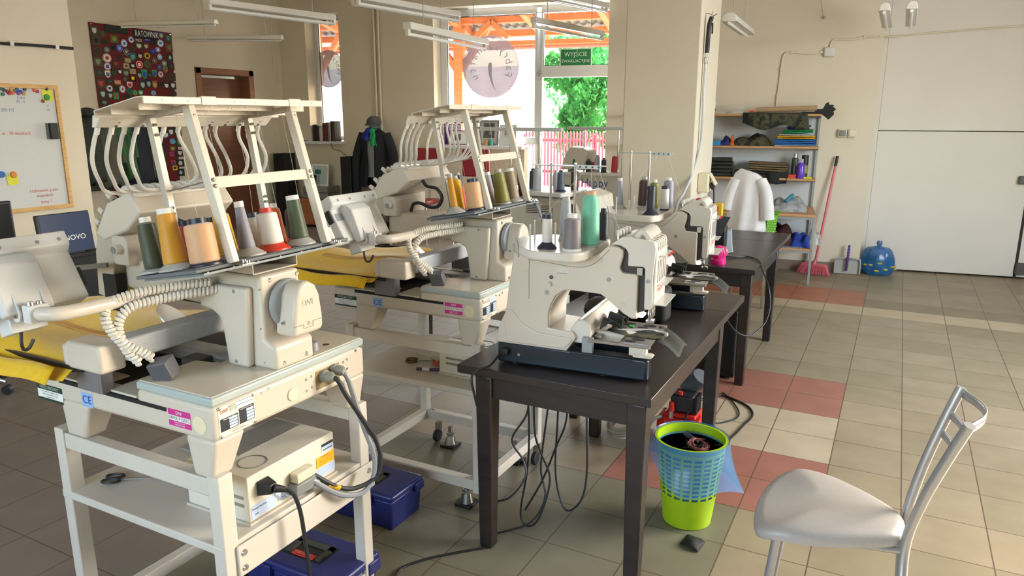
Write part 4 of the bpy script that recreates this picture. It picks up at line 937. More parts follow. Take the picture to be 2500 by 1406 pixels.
# ---------------------------------------------------------------- yellow fabric on the two hoop frames
def make_hooped(O, label, name='hooped_fabric', s=0):
    t = thing(name, label, 'fabric', O+Vector((-.65, .2, .985)), 0, 'yellow fabrics hooped on the embroidery machines')
    def f(u, v):
        x = -1.02+.56*u+.10*v*(1-u); y = -.085+.60*v
        z = .99+.012*math.sin(6*u+3*v+s)+.01*math.sin(11*v+s*2)-.035*max(0, .12-v)/.12+.03*math.sin(math.pi*v)*(1-u)
        return O+Vector((x, y, z))
    obj('yellow_cloth', MB().grid(f, 24, 22), YELLOW, t, solid=.002, world=True)
    def g(u, v):
        p = f(.16+.80*u, .33+.05*v+.14*u); return p+Vector((0, 0, .003))
    obj('tan_strip', MB().grid(g, 20, 3), TAN, t, solid=.0015, world=True)
    def k(u, v):
        return O+Vector((-1.0+.52*u, -.088-.03*v, .985-.04*v+.006*math.sin(9*u)))
    obj('cloth_fold', MB().grid(k, 14, 3), YELLOW, t, solid=.002, world=True)
    for x in (-.78, -.66, -.57): obj('hoop_clip', MB().box(x-.012, x+.012, -.07, -.04, .995, 1.003), CHROME, t, bevel=.001, world=True)
    return t
make_hooped(OM1, 'yellow cloth with tan strip hooped on the nearest embroidery machine')
make_hooped(OM2, 'yellow cloth with tan strip hooped on the middle embroidery machine', s=1.3)
for O, lab in ((OM1, 'black rag tucked under the hoop of the nearest machine'), (OM2, 'black flat cover lying on the front of the middle machine bed')):
    def f(u, v): return O+Vector((-.73+.22*u, .03+.25*v, .918+.022*abs(math.sin(5*u+7*v))+(.0 if O is OM2 else .02*math.sin(3*v))))
    t = thing('black_cloth', lab, 'cloth', O+Vector((-.62, .15, .91)))
    obj('rag', MB().grid(f, 16, 16), BLACKM, t, solid=.004, world=True)

# camouflage scraps in the small hoops
def camo_mat():
    m, nt, b, N, Lk = nodemat('camouflage_cloth')
    tc = N('ShaderNodeTexCoord'); n = N('ShaderNodeTexNoise'); n.inputs['Scale'].default_value = 14; n.inputs['Detail'].default_value = 2
    cr = N('ShaderNodeValToRGB'); cr.color_ramp.interpolation = 'CONSTANT'; e = cr.color_ramp.elements
    e[0].color = rgb('#1d211a'); e[0].position = 0; e[1].color = rgb('#3a3d28'); e[1].position = .45
    for p, c in ((.54, '#52472f'), (.62, '#2b3322')): q = e.new(p); q.color = rgb(c)
    Lk(tc.outputs['Object'], n.inputs['Vector']); Lk(n.outputs['Fac'], cr.inputs[0]); Lk(cr.outputs[0], b.inputs['Base Color']); b.inputs['Roughness'].default_value = .85
    return m
CAMO = camo_mat()
DARKCL = mat('dark_grey_green_cloth', '#2c302c', .85, var=.12, scale=40)
for B, lab in ((JA, 'camouflage scrap under the needles of the nearest multi-needle machine'), (JB, 'camouflage scrap under the needles of the second multi-needle machine')):
    t = thing('camouflage_scrap', lab, 'fabric', jpt(B, -.07, .12, .14), 0, 'camouflage scraps in the small hoops')
    def f(u, v):
        x = -.165+.20*u; y = .075+.10*v
        return jpt(B, x, y, .1385+.004*math.sin(12*u)*v+.035*max(0, .35-u)*abs(math.sin(4*v+1)))
    obj('cloth', MB().grid(f, 18, 10), CAMO, t, solid=.002, world=True)
    def f2(u, v):
        x = -.01+.10*u; y = .06+.20*v
        return jpt(B, x, y, .13-.05*u*u+.008*math.sin(9*v+2*u))
    obj('cloth_flap', MB().grid(f2, 10, 16), DARKCL, t, solid=.002, world=True)
    def f3(u, v):
        x = -.19+.07*u; y = .07+.17*v
        return jpt(B, x, y, .150+.035*abs(math.sin(6*v+2*u)))
    obj('cloth_bunch', MB().grid(f3, 10, 16), DARKCL, t, solid=.002, world=True)
BADGES = """5.713 2.596 0.103 0.11 s 3d4a34 c8c8c0;5.817 2.572 0.081 0.082 c 4d4a34 6a6440;5.993 2.636 0.297 0.074 r 2a3328 3f4a3a;5.721 2.487 0.103 0.102 s 4a4a30 1e241c;5.828 2.479 0.086 0.073 h 2e3a2c 22301f;5.955 2.525 0.108 0.092 r 5d6a2c 8a9648;6.073 2.568 0.096 0.035 r 3a3a2a 4c4a30;6.19 2.62 0.062 0.062 h 2f52c0 e0c020;6.18 2.537 0.077 0.076 c e8e8f0 2540a0;6.285 2.56 0.073 0.022 r 3a1518 e8e8e8;6.4 2.559 0.091 0.055 r 1d2a8a 8090e0;6.608 2.623 0.067 0.069 h 2f8ad0 d0d040;6.705 2.6 0.102 0.103 s 4a4632 3a9080;6.078 2.487 0.086 0.093 c e0e4ea 2f7ac0;5.927 2.423 0.064 0.074 h 2a2f2a 1d221d;6.01 2.425 0.08 0.088 c 2546c0 a0b0e8;5.72 2.369 0.108 0.107 s 45382c 3a3026;5.841 2.395 0.077 0.069 c 2f6a5a 90b0a0;6.095 2.388 0.081 0.084 c 3c4a34 b0b8a8;6.172 2.433 0.087 0.08 c 4a3f2c 3a3020;6.274 2.473 0.1 0.099 h 3a4030 c8d0c0;6.374 2.476 0.075 0.082 h 50482c c8c0a0;6.493 2.531 0.087 0.078 c 2c3424 222a1e;6.585 2.53 0.094 0.093 c e6eaee 3a80c0;6.707 2.484 0.108 0.103 s 6a5434 8a7048;5.833 2.3 0.116 0.109 c ece6e0 b04030;5.905 2.33 0.049 0.074 h c82f20 e0a020;6.006 2.316 0.08 0.08 c 42382a 3a3024;6.103 2.291 0.087 0.058 r 9a8a60 b0a078;6.175 2.336 0.083 0.099 h 2a6a90 50c080;6.275 2.352 0.074 0.086 h 242a22 b8c0a8;6.376 2.363 0.091 0.082 c e0c020 202830;6.463 2.42 0.076 0.074 c 202878 4060c0;6.537 2.448 0.072 0.069 c 3050c0 e8ecf4;6.612 2.431 0.05 0.07 h 404850 d8dce0;6.554 2.362 0.072 0.079 c 58a8d8 d0e8f0;6.471 2.31 0.076 0.074 c 40362a a0a090;6.704 2.363 0.097 0.099 s 2a382c b0c0c0;5.713 2.249 0.113 0.108 s 4c5030 8a9078;5.826 2.204 0.092 0.092 c dcd8ec 604a80;5.937 2.241 0.089 0.066 r 38402c c03028;6.074 2.223 0.081 0.063 r b0a070 504830;6.161 2.228 0.083 0.063 r 1a1c1c d0d0cc;6.252 2.251 0.1 0.095 c d02828 f0f0f0;6.363 2.263 0.107 0.105 c 5a5a40 404830;6.445 2.231 0.06 0.028 r e0c018 302c18;6.533 2.236 0.077 0.079 c 3a3a80 8070b0;6.611 2.287 0.078 0.075 c 30705a c0d8d0;6.708 2.255 0.103 0.095 s 3a3428 603838;5.715 2.125 0.119 0.108 s 3a4030 505840;5.818 2.113 0.073 0.087 h e8e4c8 3a60a0;5.903 2.13 0.074 0.11 h 2c382c 3c4a3a;5.98 2.151 0.065 0.071 h 2c2c2c e0dcd4;6.058 2.138 0.086 0.094 h 3a5040 889888;6.153 2.165 0.083 0.059 r b8a878 a09060;5.952 2.09 0.055 0.028 r ecebe8 c03038;6.034 2.065 0.076 0.076 d 4a4238 6a6a60;6.142 2.079 0.088 0.077 s 202018 e8d018;6.24 2.12 0.074 0.096 h 2e2a2a a0a890;6.311 2.137 0.08 0.124 h 28a068 2a58b0;6.384 2.131 0.065 0.069 h 2a2e2a 605850;6.457 2.153 0.076 0.097 h 3f8a60 3058b0;6.544 2.148 0.078 0.08 c e0e0e8 b04060;6.618 2.208 0.073 0.08 h 30a060 c83030;6.611 2.1 0.079 0.08 c 4a3a28 3a2e20;6.709 2.123 0.109 0.105 s 4a3c28 3a3020;5.718 2.0 0.109 0.109 s 4a4630 c04038;5.837 2.031 0.083 0.057 r 2c4030 40583e;5.934 2.026 0.084 0.053 r c88868 e0a888;6.017 2.013 0.045 0.016 r e0b818 805810;6.091 2.001 0.077 0.077 h e0d0d8 c02840;6.182 1.991 0.063 0.059 s d0a030 f0d060;6.268 2.007 0.085 0.124 h 2a3832 b0c0c0;6.355 2.024 0.081 0.116 h 202828 a8b8b8;6.44 2.014 0.077 0.103 h 8a6a3a c0a060;6.528 2.012 0.072 0.089 h 3a3426 2a2a1e;6.611 2.011 0.085 0.085 h 30382c e0e0dc;6.708 2.014 0.098 0.1 s 30382c e0e0dc;5.821 1.951 0.083 0.079 c e8e8ec 303840;5.91 1.954 0.059 0.08 c 24482c 1c3822;5.988 1.948 0.085 0.094 c dce0e8 b04050;6.077 1.928 0.077 0.081 c 2a8060 104838;6.151 1.91 0.073 0.068 c 70a060 409040;6.23 1.912 0.068 0.064 h 28a060 e0e0e0;6.33 1.95 0.064 0.037 r 7a3a2a 503018;6.412 1.915 0.076 0.065 c a8b8d8 506098;6.488 1.916 0.055 0.047 s d8a838 f0d070;6.55 1.924 0.073 0.057 s 2a2a24 383828;6.623 1.926 0.068 0.052 s 2540a0 e8e8f0;5.725 1.879 0.105 0.105 s 3a4030 b8c0c0;5.82 1.868 0.073 0.084 h 3a4840 b0c0b8;5.893 1.865 0.069 0.08 s 38a050 c04028;5.963 1.869 0.06 0.036 r e8e4e0 d02838;6.043 1.86 0.081 0.063 c 1e3a24 163020;6.701 1.914 0.103 0.057 s 3a3020 4a4030;5.732 1.783 0.106 0.079 s 2a302a 708878;6.517 1.387 0.134 0.104 h 2a3a48 e0e4e8;6.608 1.428 0.099 0.115 h 303028 d0d4d8;6.719 1.42 0.101 0.106 s 28302a d0d8d8;6.618 1.306 0.093 0.074 c 50a0d0 80c0e0;6.716 1.288 0.107 0.117 s 3a4030 808850;6.553 1.282 0.061 0.042 r e8e8e8 c03040;6.503 1.221 0.055 0.052 r 40a060 3060b0;6.607 1.217 0.087 0.074 c 3a3a28 c0c060;6.713 1.149 0.114 0.096 s 2a2a24 e8d0d0;6.586 1.144 0.074 0.063 s c03048 4050a0;6.528 1.125 0.055 0.053 h e0c020 303028;6.704 1.02 0.121 0.102 s 2a2a24 d8c8c0;6.597 1.026 0.069 0.074 h c04050 304080;6.614 0.961 0.075 0.064 s d8b030 303028;6.696 0.897 0.121 0.102 s 283028 b0b8c0;6.375 0.922 0.072 0.073 h b83040 e0e0e0;5.824 0.666 0.076 0.07 s 8a2a2a c8b050;5.988 0.641 0.079 0.061 r 3048a0 c03038"""
# ---------------------------------------------------------------- red banner of embroidered patches on the recessed wall
XB = -8.49
bn = thing('patch_banner', 'dark red banner covered with embroidered patches hanging on the recessed wall', 'banner', (XB, 6.2, 1.6))
def yzf(y, z, dx=0): return frame((XB+dx, y, z), (0, 1, 0), (0, 0, 1))
obj('banner_cloth', MB().hexa([(XB-.004, 5.665, .52), (XB+.002, 5.665, .52), (XB+.002, 6.66, .52), (XB-.004, 6.66, .52)], [(XB-.004, 5.655, 2.69), (XB+.002, 5.655, 2.69), (XB+.002, 6.765, 2.67), (XB-.004, 6.765, 2.67)]), mat('banner_dark_red', '#6e1c20', .85, var=.08, scale=40), bn, world=True)
k = MB()
for y, z in ((5.68, 2.67), (6.74, 2.65)): k.cyl((XB, y, z), (XB+.008, y, z), .008, n=10)
objs('pin', k, CHROME, bn, world=True)
def shape_poly(s, w, h):
    a, b = w/2, h/2
    if s == 'c': return [(a*math.cos(2*math.pi*i/20), b*math.sin(2*math.pi*i/20)) for i in range(20)]
    if s == 'h': return [(-a, b), (a, b), (a, -.1*b), (.6*a, -.65*b), (0, -b), (-.6*a, -.65*b), (-a, -.1*b)]
    if s == 'd': return [(0, b), (a, 0), (0, -b), (-a, 0)]
    return [(-a, -b), (a, -b), (a, b), (-a, b)]
PM = {}
def pmat(c):
    if c not in PM: PM[c] = mat('patch_'+c, '#'+c, .8, var=.14, scale=70)
    return PM[c]
rb = [x.split() for x in BADGES.split(';')]; rb.sort(key=lambda b: -float(b[2])*float(b[3])); rb = rb[:97]
for i, (y, z, w, h, s, c1, c2) in enumerate(rb):
    y, z, w, h = map(float, (y, z, w, h)); f = yzf(y, z, .002+.0004*(i % 4))
    ptc = obj('patch', MB().slab(shape_poly(s, w*.96, h*.96), f, .004), pmat(c1), bn, world=True, smooth=0)
    m = MB(); r3 = i % 4; q = .0052
    if s == 'c':
        m.add(*(lambda g: (g.v, g.f))(MB().lathe([(w*.40, q-.001), (w*.45, q-.001), (w*.45, q), (w*.40, q)], f @ Matrix.Diagonal((1, h/w, 1, 1)), 20, False)))
        m.slab(shape_poly(('d', 'h', 's', 'c')[r3], w*.42, h*.42), f @ Matrix.Translation((0, 0, q-.001)), .001)
    elif s == 'h':
        m.slab(shape_poly('h', w*.62, h*.55), f @ Matrix.Translation((0, -h*.04, q-.001)), .001)
    elif w/h > 1.35: m.slab(shape_poly('r', w*.75, h*.34), f @ Matrix.Translation((0, 0, q-.001)), .001)
    else: m.slab(shape_poly(('h', 'c', 'd', 'h')[r3], w*.5, h*.58), f @ Matrix.Translation((0, 0, q-.001)), .001)
    obj('patch_emblem', m, pmat(c2), ptc, world=False, smooth=0) if False else obj('patch_emblem', MB().add([root_matrix(bn).inverted() @ v for v in m.v], m.f), pmat(c2), ptc, smooth=0)
nt_ = obj('name_tape', MB().box(-.19, .155, -.055, .05, 0, .005, yzf(6.405, 2.615, .003)), pmat('1d1f22'), bn, world=True, smooth=0)
obj('lettering', MB().add([root_matrix(bn).inverted() @ v for v in MB().text('RATOWNIK', .098, yzf(6.40, 2.618, .010), sx=.62).text('MED', .042, yzf(6.275, 2.538, .012), sx=.9, spacing=1.2).v], MB().text('RATOWNIK', .098, yzf(6.40, 2.618, .010), sx=.62).text('MED', .042, yzf(6.275, 2.538, .012), sx=.9, spacing=1.2).f), INKW, nt_, smooth=0)
nt2 = obj('name_tape', MB().box(-.15, .15, -.04, .04, 0, .005, yzf(5.995, 2.635, .004)), pmat('262d24'), bn, world=True, smooth=0)
obj('lettering', MB().add([root_matrix(bn).inverted() @ v for v in MB().text('RATOWNIK', .08, yzf(5.995, 2.636, .0095), sx=.7).v], MB().text('RATOWNIK', .08, yzf(5.995, 2.636, .0095), sx=.7).f), pmat('3c4238'), nt2, smooth=0)

# ---------------------------------------------------------------- clothes hanging in the recess
def coat(label, y, w, h, z, m, x=-8.05, lean=0, open_=False, col=None, grp='coats hanging in front of the patch banner'):
    t = thing('jacket', label, 'jacket', (x, y, z-h/2), 0, grp)
    def f(u, v):
        a = 2*math.pi*u; prof = .38+.62*min(1, v/.16)**.6
        wob = 1+.06*math.sin(5*a+4*v)+.04*math.sin(9*a)
        return Vector((x+.11*math.sin(a)*prof*wob*(1+.25*v), y+lean*v+.5*w*math.cos(a)*prof*wob*(1+.10*v), z-h*v-.03*math.sin(3*a)*v))
    obj('jacket_body', MB().grid(f, 30, 14), m, t, solid=.006, world=True)
    for s in (-1, 1):
        sl = crom([(x+.02, y+s*w*.40, z-.07), (x+.05, y+lean*.3+s*w*.50, z-h*.3), (x+.07, y+lean*.6+s*w*.49, z-h*.65)], 6)
        obj('sleeve', MB().tube(sl, .06, 12, rr=[.065-.02*i/(len(sl)-1) for i in range(len(sl))]), m, t, world=True)
    obj('collar', MB().tube(crom([(x-.03, y-.06, z-.01), (x+.05, y-.07, z-.03), (x+.08, y, z-.08), (x+.05, y+.07, z-.03), (x-.03, y+.06, z-.01)], 4), .018, 8), m, t, world=True)
    if col: obj('zip', MB().tube(crom([(x+.125, y-.01, z-.1), (x+.135, y+lean*.4+.012, z-h*.4), (x+.14, y+lean*.8+.02, z-h*.9)], 6), .004, 6), col, t, world=True)
    return t
coat('dark grey-green jacket at the left end of the coat row', 5.19, .30, .72, 1.62, mat('coat_dark_green', '#272d28', .85, var=.12, scale=12))
coat('olive grey jacket second in the coat row', 5.38, .30, .74, 1.58, mat('coat_olive_grey', '#4a4a40', .85, var=.12, scale=12))
coat('green fleece peeking out between the olive and navy jackets', 5.58, .16, .66, 1.58, mat('coat_green', '#2f5a38', .85, var=.12, scale=12), lean=.06)
coat('navy jacket with pale zip at the right of the coat row', 5.86, .40, .76, 1.60, mat('coat_navy', '#1a1f2c', .85, var=.12, scale=12), col=mat('zip_brass', '#8a7a4a', .5, .3, var=.05))
t = thing('cap', 'dark peaked cap on top of the coat row', 'cap', (-8.05, 5.2, 1.66), 0)
k = MB().sphere((-8.05, 5.22, 1.66), .10, (1, 1, .62), 18, 10); obj('crown', k, mat('coat_dark_green', '#272d28', .85), t, world=True)
obj('peak', MB().grid(lambda u, v: Vector((-8.05+.08*math.cos(math.pi*(u-.5))*1.0, 5.12-.10*v*math.cos(math.pi*(u-.5))+.0, 1.655-.02*v+.02*math.sin(math.pi*(u-.5)))), 10, 4), mat('coat_dark_green', '#272d28', .85), t, solid=.004, world=True)
t = thing('coat_rack', 'dark metal coat rail behind the hanging jackets', 'coat rack', (-8.2, 5.6, .8), 0)
obj('rail', MB().cyl((-8.2, 5.02, 1.60), (-8.2, 6.08, 1.60), .012, n=12), BLACK, t, world=True)
for y in (5.06, 6.04): obj('upright', MB().cyl((-8.2, y, .02), (-8.2, y, 1.62), .014, n=12), BLACK, t, world=True); obj('foot', MB().box(-8.42, -7.98, y-.015, y+.015, 0, .025), BLACK, t, world=True)
obj('shelf', MB().box(-8.3, -8.02, 5.08, 6.02, .80, .86), BLACK, t, bevel=.006, world=True)

# ---------------------------------------------------------------- whiteboard wall, desk, screens
XW = -5.998
wb = thing('whiteboard', 'whiteboard in a pine frame with magnets and handwriting on the left wall', 'whiteboard', (XW, 3.0, 1.38))
obj('board', MB().box(XW-.002, XW+.008, 2.33, 3.63, .93, 1.84), mat('whiteboard_surface', '#cfd0d0', .18, var=.01), wb, world=True)
k = MB(); k.box(XW-.002, XW+.018, 2.30, 3.665, .90, .932).box(XW-.002, XW+.018, 2.30, 3.665, 1.835, 1.867).box(XW-.002, XW+.018, 2.30, 2.332, .932, 1.835).box(XW-.002, XW+.018, 3.633, 3.665, .932, 1.835)
objs('frame_strip', k, PINEW, wb, bevel=.003, world=True)
fb2 = lambda y, z: frame((XW+.0085, y, z), (0, 1, 0), (0, 0, 1))
def wtxt(items, m):
    k = MB()
    for s, y, z, sz in items: k.text(s, sz, fb2(y, z), .0004, sx=.9)
    obj('handwriting', k, m, wb, world=True, smooth=0)
wtxt([('Haftowanie gratis', 3.45, 1.055, .034), ('wszystkich', 3.45, 1.015, .034), ('toop !', 3.455, .965, .038)], mat('marker_red', '#c0504a', .6, var=0))
wtxt([('haczie   w   30 wiazkach', 3.25, 1.50, .036)], mat('marker_red', '#c0504a', .6, var=0))
wtxt([('Cena', 3.375, 1.765, .032), ('82 - 6', 3.37, 1.735, .03), ('275 1/2 + 205 1/2', 3.20, 1.672, .034), ('X', 3.57, 1.705, .028), ('20', 3.57, 1.675, .028)], mat('marker_blue', '#6a76a0', .6, var=0))
note = lambda n, lab, y, z, s, grp=None: tag(obj(n, MB().box(-s/2, s/2, -s/2, s/2, 0, .002, frame((XW+.0095, y, z), (0, 1, .05), (0, -.05, 1))), mat('sticky_yellow', '#d8d53a', .6, var=.03)), lab, 'sticky note', grp)
note('sticky_note', 'yellow sticky note under the green magnet, top right of the whiteboard', 3.577, 1.785, .085)
note('sticky_note', 'small yellow sticky note hanging from the orange magnet', 3.225, 1.155, .078)
er = thing('board_eraser', 'black felt eraser stuck to the right side of the whiteboard', 'eraser', (XW+.01, 3.57, 1.51))
obj('felt', MB().box(XW+.009, XW+.022, 3.53, 3.60, 1.45, 1.575), mat('eraser_grey', '#6a6a66', .8), er, bevel=.003, world=True); obj('grip', MB().box(XW+.022, XW+.045, 3.545, 3.61, 1.45, 1.575), BLACK, er, bevel=.006, world=True)
MG = [(3.237, 1.828, '2a5a4a'), (3.258, 1.818, '3a3f3a'), (3.284, 1.808, '8a2a3a'), (3.312, 1.822, 'd08a28'), (3.335, 1.815, '2a6a4a'), (3.354, 1.824, '2a4a9a'), (3.379, 1.808, '3050a8'), (3.400, 1.796, 'c89020'), (3.410, 1.827, '4a4a4a'), (3.481, 1.823, 'd05a28'), (3.503, 1.815, 'b02a6a'), (3.318, 1.799, 'd85a30'), (3.293, 1.795, 'b83050'), (3.360, 1.797, '8a3a9a'), (3.246, 1.787, '2a6a4a'), (3.576, 1.836, '3a3f3a'), (3.536, 1.742, '9a3a20')]
mags = {'2a5a4a': 'dark green', '3a3f3a': 'charcoal', '8a2a3a': 'dark red', 'd08a28': 'amber', '2a6a4a': 'green', '2a4a9a': 'blue', '3050a8': 'royal blue', 'c89020': 'mustard', '4a4a4a': 'grey', 'd05a28': 'orange', 'b02a6a': 'magenta', 'd85a30': 'bright orange', 'b83050': 'crimson', '8a3a9a': 'purple', '9a3a20': 'rust red'}
for i, (y, z, c) in enumerate(MG):
    where = 'pinning the sticky note' if i == 15 else 'at the lower left corner of the upper sticky note' if i == 16 else 'at the left end of the magnet row' if i == 0 else 'below the magnet row, near the left' if i == 14 else 'in the row along the top of the whiteboard'
    tag(obj('magnet', MB().lathe([(.0135, 0), (.0135, .007), (.011, .010), (0, .010)], frame((XW+.008, y, z), (0, 1, 0), (0, 0, 1)), 18), mat('magnet_'+c, '#'+c, .4, var=.03)), '%s round magnet %s' % (mags[c], where), 'magnet', 'round magnets on the whiteboard')
for n, y, z, c, lab in (('magnet', 3.569, 1.772, '2a8a3a', 'big green magnet on the upper yellow sticky note'), ('magnet', 3.153, 1.199, '2060a8', 'big blue magnet beside the lower sticky note'), ('magnet', 3.236, 1.193, 'd8821e', 'big orange magnet holding the lower sticky note')):
    tag(obj(n, MB().lathe([(.024, 0), (.024, .008), (.02, .013), (0, .013)], frame((XW+.008, y, z), (0, 1, 0), (0, 0, 1)), 24), mat('magnet_'+c, '#'+c, .4)), lab, 'magnet', 'round magnets on the whiteboard')
k = smooth_tube(MB(), [(XW+.012, 2.0, 2.145), (XW+.012, 2.8, 2.15), (XW+.012, 3.3, 2.152), (XW+.012, 3.55, 2.158), (XW+.012, 3.83, 2.158)], .012, 10)
cb = tag(obj('wall_cable', k, BLACK), 'black cable clipped along the wall above the whiteboard', 'cable')
for y in (3.36, 3.70): obj('clip', MB().box(XW, XW+.026, y-.014, y+.014, 2.14, 2.175), WHITEPL, cb, bevel=.003)
dk = thing('computer_desk', 'black desk with solid front panel under the screens on the left', 'desk', (-5.4, 2.5, 0))
obj('desktop', MB().box(-5.8, -4.98, 1.7, 3.24, .675, .70), BLACKM, dk, bevel=.004, world=True)
obj('front_panel', MB().box(-5.02, -5.0, 1.75, 3.2, .30, .675), BLACKM, dk, world=True)
for y in (1.74, 3.2): obj('side_panel', MB().box(-5.76, -5.02, y-.012, y+.012, 0, .675), BLACKM, dk, world=True)
mo = thing('monitor', 'monitor with a navy screen and white brand lettering behind the nearest control panel', 'monitor', (-5.1, 3.0, .70))
TM = Matrix.Translation((-5.02, 3.0, .84)) @ Euler((0, R(-6), R(0))).to_matrix().to_4x4()
obj('housing', MB().box(-.03, -.002, -.185, .185, -.135, .145, TM), BLACK, mo, bevel=.006, world=True)
sc_ = obj('screen', MB().box(-.003, .0, -.165, .18, -.125, .14, TM), mat('screen_navy', '#27344f', .25, var=.02, emit=.25), mo, world=True, smooth=0)
k = MB().text('LENOVO', .05, TM @ frame((.0006, .03, -.03), (0, 1, 0), (0, 0, 1)))
obj('lettering', MB().add([root_matrix(mo).inverted() @ v for v in k.v], k.f), INKW, sc_, smooth=0)
obj('stand', MB().box(-5.06, -5.03, 2.97, 3.03, .70, .74).box(-5.16, -5.0, 2.90, 3.10, .70, .712), BLACK, mo, bevel=.003, world=True)
mo = thing('monitor', 'black monitor at the left edge of the frame', 'monitor', (-5.1, 2.4, .70))
obj('housing', MB().box(-5.06, -5.02, 2.12, 2.675, .80, 1.10), BLACK, mo, bevel=.008, world=True)
obj('screen', MB().box(-5.021, -5.018, 2.135, 2.66, .815, 1.085), mat('screen_black', '#0c0d0e', .2, var=.02), mo, world=True, smooth=0)
obj('stand', MB().box(-5.07, -5.05, 2.36, 2.44, .70, .85).box(-5.16, -5.0, 2.28, 2.52, .70, .712), BLACK, mo, bevel=.003, world=True)
oc = thing('office_chair', 'office chair with chrome star base at the left edge', 'chair', (-4.86, 2.12, 0))
for i in range(5):
    a = R(30+72*i); d = Vector((math.cos(a), math.sin(a), 0)); c = Vector((-4.86, 2.12, .1))
    obj('base_arm', MB().tube(crom([c+Vector((0, 0, .02)), c+d*.16+Vector((0, 0, .02)), c+d*.30-Vector((0, 0, .02))], 5), .013, 10), CHROME, oc, world=True)
    cs = obj('caster', MB().cyl(c+d*.30+Vector((-d.y*.02, d.x*.02, -.07)), c+d*.30+Vector((d.y*.02, -d.x*.02, -.07)), .028, n=16), RUBBER, oc, world=True, bevel=.003)
obj('gas_lift', MB().cyl((-4.86, 2.12, .1), (-4.86, 2.12, .40), .022, n=14), CHROME, oc, world=True)
obj('seat', MB().cbox((-4.86, 2.12, .43), (.44, .44, .06)), BLACKM, oc, bevel=.025, world=True)

# ---------------------------------------------------------------- along the window wall: speakers, amplifier cabinet, mannequin
def wspk(lab, s0, s1, o, h):
    t = thing('loudspeaker', lab, 'speaker', wpt((s0+s1)/2, o-.12, 0), WA)
    m = MB(); wbox(m, s0, s1, o-.26, o, .0, h); obj('cabinet', m, mat('speaker_black', '#17171b', .6, var=.08), t, bevel=.006, world=True)
    m = MB(); wbox(m, s0+.012, s1-.012, o-.268, o-.26, .25, h-.02); obj('grille', m, BLACKM, t, world=True, bevel=.003)
    m = MB(); wbox(m, s0+.05, s1-.05, o-.267, o-.26, .08, .2); obj('badge_plate', m, BLACK, t, world=True)
wspk('tall black floor speaker in the corner left of the low cabinet', .06, .27, -.16, 1.085)
wspk('tall black floor speaker between the low cabinet and the mannequin', 1.25, 1.42, -.2, 1.06)
ct = thing('low_cabinet', 'low cherry wood cabinet between the two black speakers', 'cabinet', wpt(.75, -.28, 0), WA)
m = MB(); wbox(m, .33, 1.20, -.46, -.03, .04, .395); obj('body', m, CHERRY, ct, world=True, bevel=.004)
m = MB(); wbox(m, .32, 1.21, -.47, -.02, .395, .42); obj('top', m, CHERRY, ct, world=True, bevel=.004)
for s0, s1 in ((.345, .76), (.77, 1.185)):
    m = MB(); wbox(m, s0, s1, -.475, -.46, .06, .385); d_ = obj('door', m, CHERRY, ct, world=True, bevel=.003)
    m = MB(); wbox(m, (s0+s1)/2-.03, (s0+s1)/2+.03, -.487, -.475, .33, .342); obj('handle', MB().add([root_matrix(ct).inverted() @ v for v in m.v], m.f), STEEL, d_, bevel=.002)
SILV = mat('amplifier_silver', '#8f8d85', .35, .4, var=.05)
for i, (z0, z1, lab) in enumerate(((.425, .515, 'silver hi-fi amplifier standing directly on the low cabinet'), (.52, .605, 'silver hi-fi tuner stacked on the amplifier'))):
    t = thing('hifi_unit', lab, 'amplifier', wpt(.78, -.28, z0), WA, 'stacked hi-fi units')
    m = MB(); wbox(m, .55, .98, -.42, -.1, z0, z1); obj('case', m, SILV, t, world=True, bevel=.004)
    m = MB(); wbox(m, .555, .975, -.428, -.42, z0+.006, z1-.004); obj('front_plate', m, SILV, t, world=True, bevel=.003)
    m = MB(); p = wpt(.80, -.428, (z0+z1)/2); m.cyl(p, p-WN*.015, .022 if i == 0 else .014, n=20); obj('volume_knob', m, STEEL, t, world=True, bevel=.002)
    m = MB(); 
    for q in range(5): p = wpt(.62+.022*q, -.428, (z0+z1)/2); m.cyl(p, p-WN*.006, .005, n=10)
    objs('button', m, STEEL, t, world=True)
    m = MB(); wbox(m, .56, .97, -.4285, -.427, z0-.001, z0+.005); obj('display_strip', m, BLACK, t, world=True)
def wframe(lab, s0, s1, o, z0, z1, fm, pm, art=None, w=.025, lean=.04, name='picture_frame', grp=None):
    t = thing(name, lab, 'picture frame', wpt((s0+s1)/2, o, z0), WA, grp)
    def P(s, q, z): return wpt(s, o+q+lean*(z-z0)/(z1-z0), z)
    def fb_(m, a, b, c, d, q0, q1): m.hexa([P(a, q0, c), P(b, q0, c), P(b, q1, c), P(a, q1, c)], [P(a, q0, d), P(b, q0, d), P(b, q1, d), P(a, q1, d)])
    m = MB(); fb_(m, s0, s1, z0, z0+w, -.012, .006); fb_(m, s0, s1, z1-w, z1, -.012, .006); fb_(m, s0, s0+w, z0+w, z1-w, -.012, .006); fb_(m, s1-w, s1, z0+w, z1-w, -.012, .006)
    objs('frame_strip', m, fm, t, world=True, bevel=.002)
    m = MB(); fb_(m, s0+w*.9, s1-w*.9, z0+w*.9, z1-w*.9, -.004, .004); obj('mount', m, pm, t, world=True)
    if art:
        m = MB(); fb_(m, s0+(s1-s0)*art[0], s0+(s1-s0)*art[1], z0+(z1-z0)*art[2], z0+(z1-z0)*art[3], -.006, -.004); obj('picture', m, art[4], t, world=True)
    return t
wframe('white framed diploma standing on the hi-fi tuner', .60, .90, -.26, .606, .93, INKW, mat('paper_pale_blue', '#b8cccc', .6, var=.03), (.2, .55, .55, .75, mat('print_teal', '#3a6a6a', .6, var=.1)))
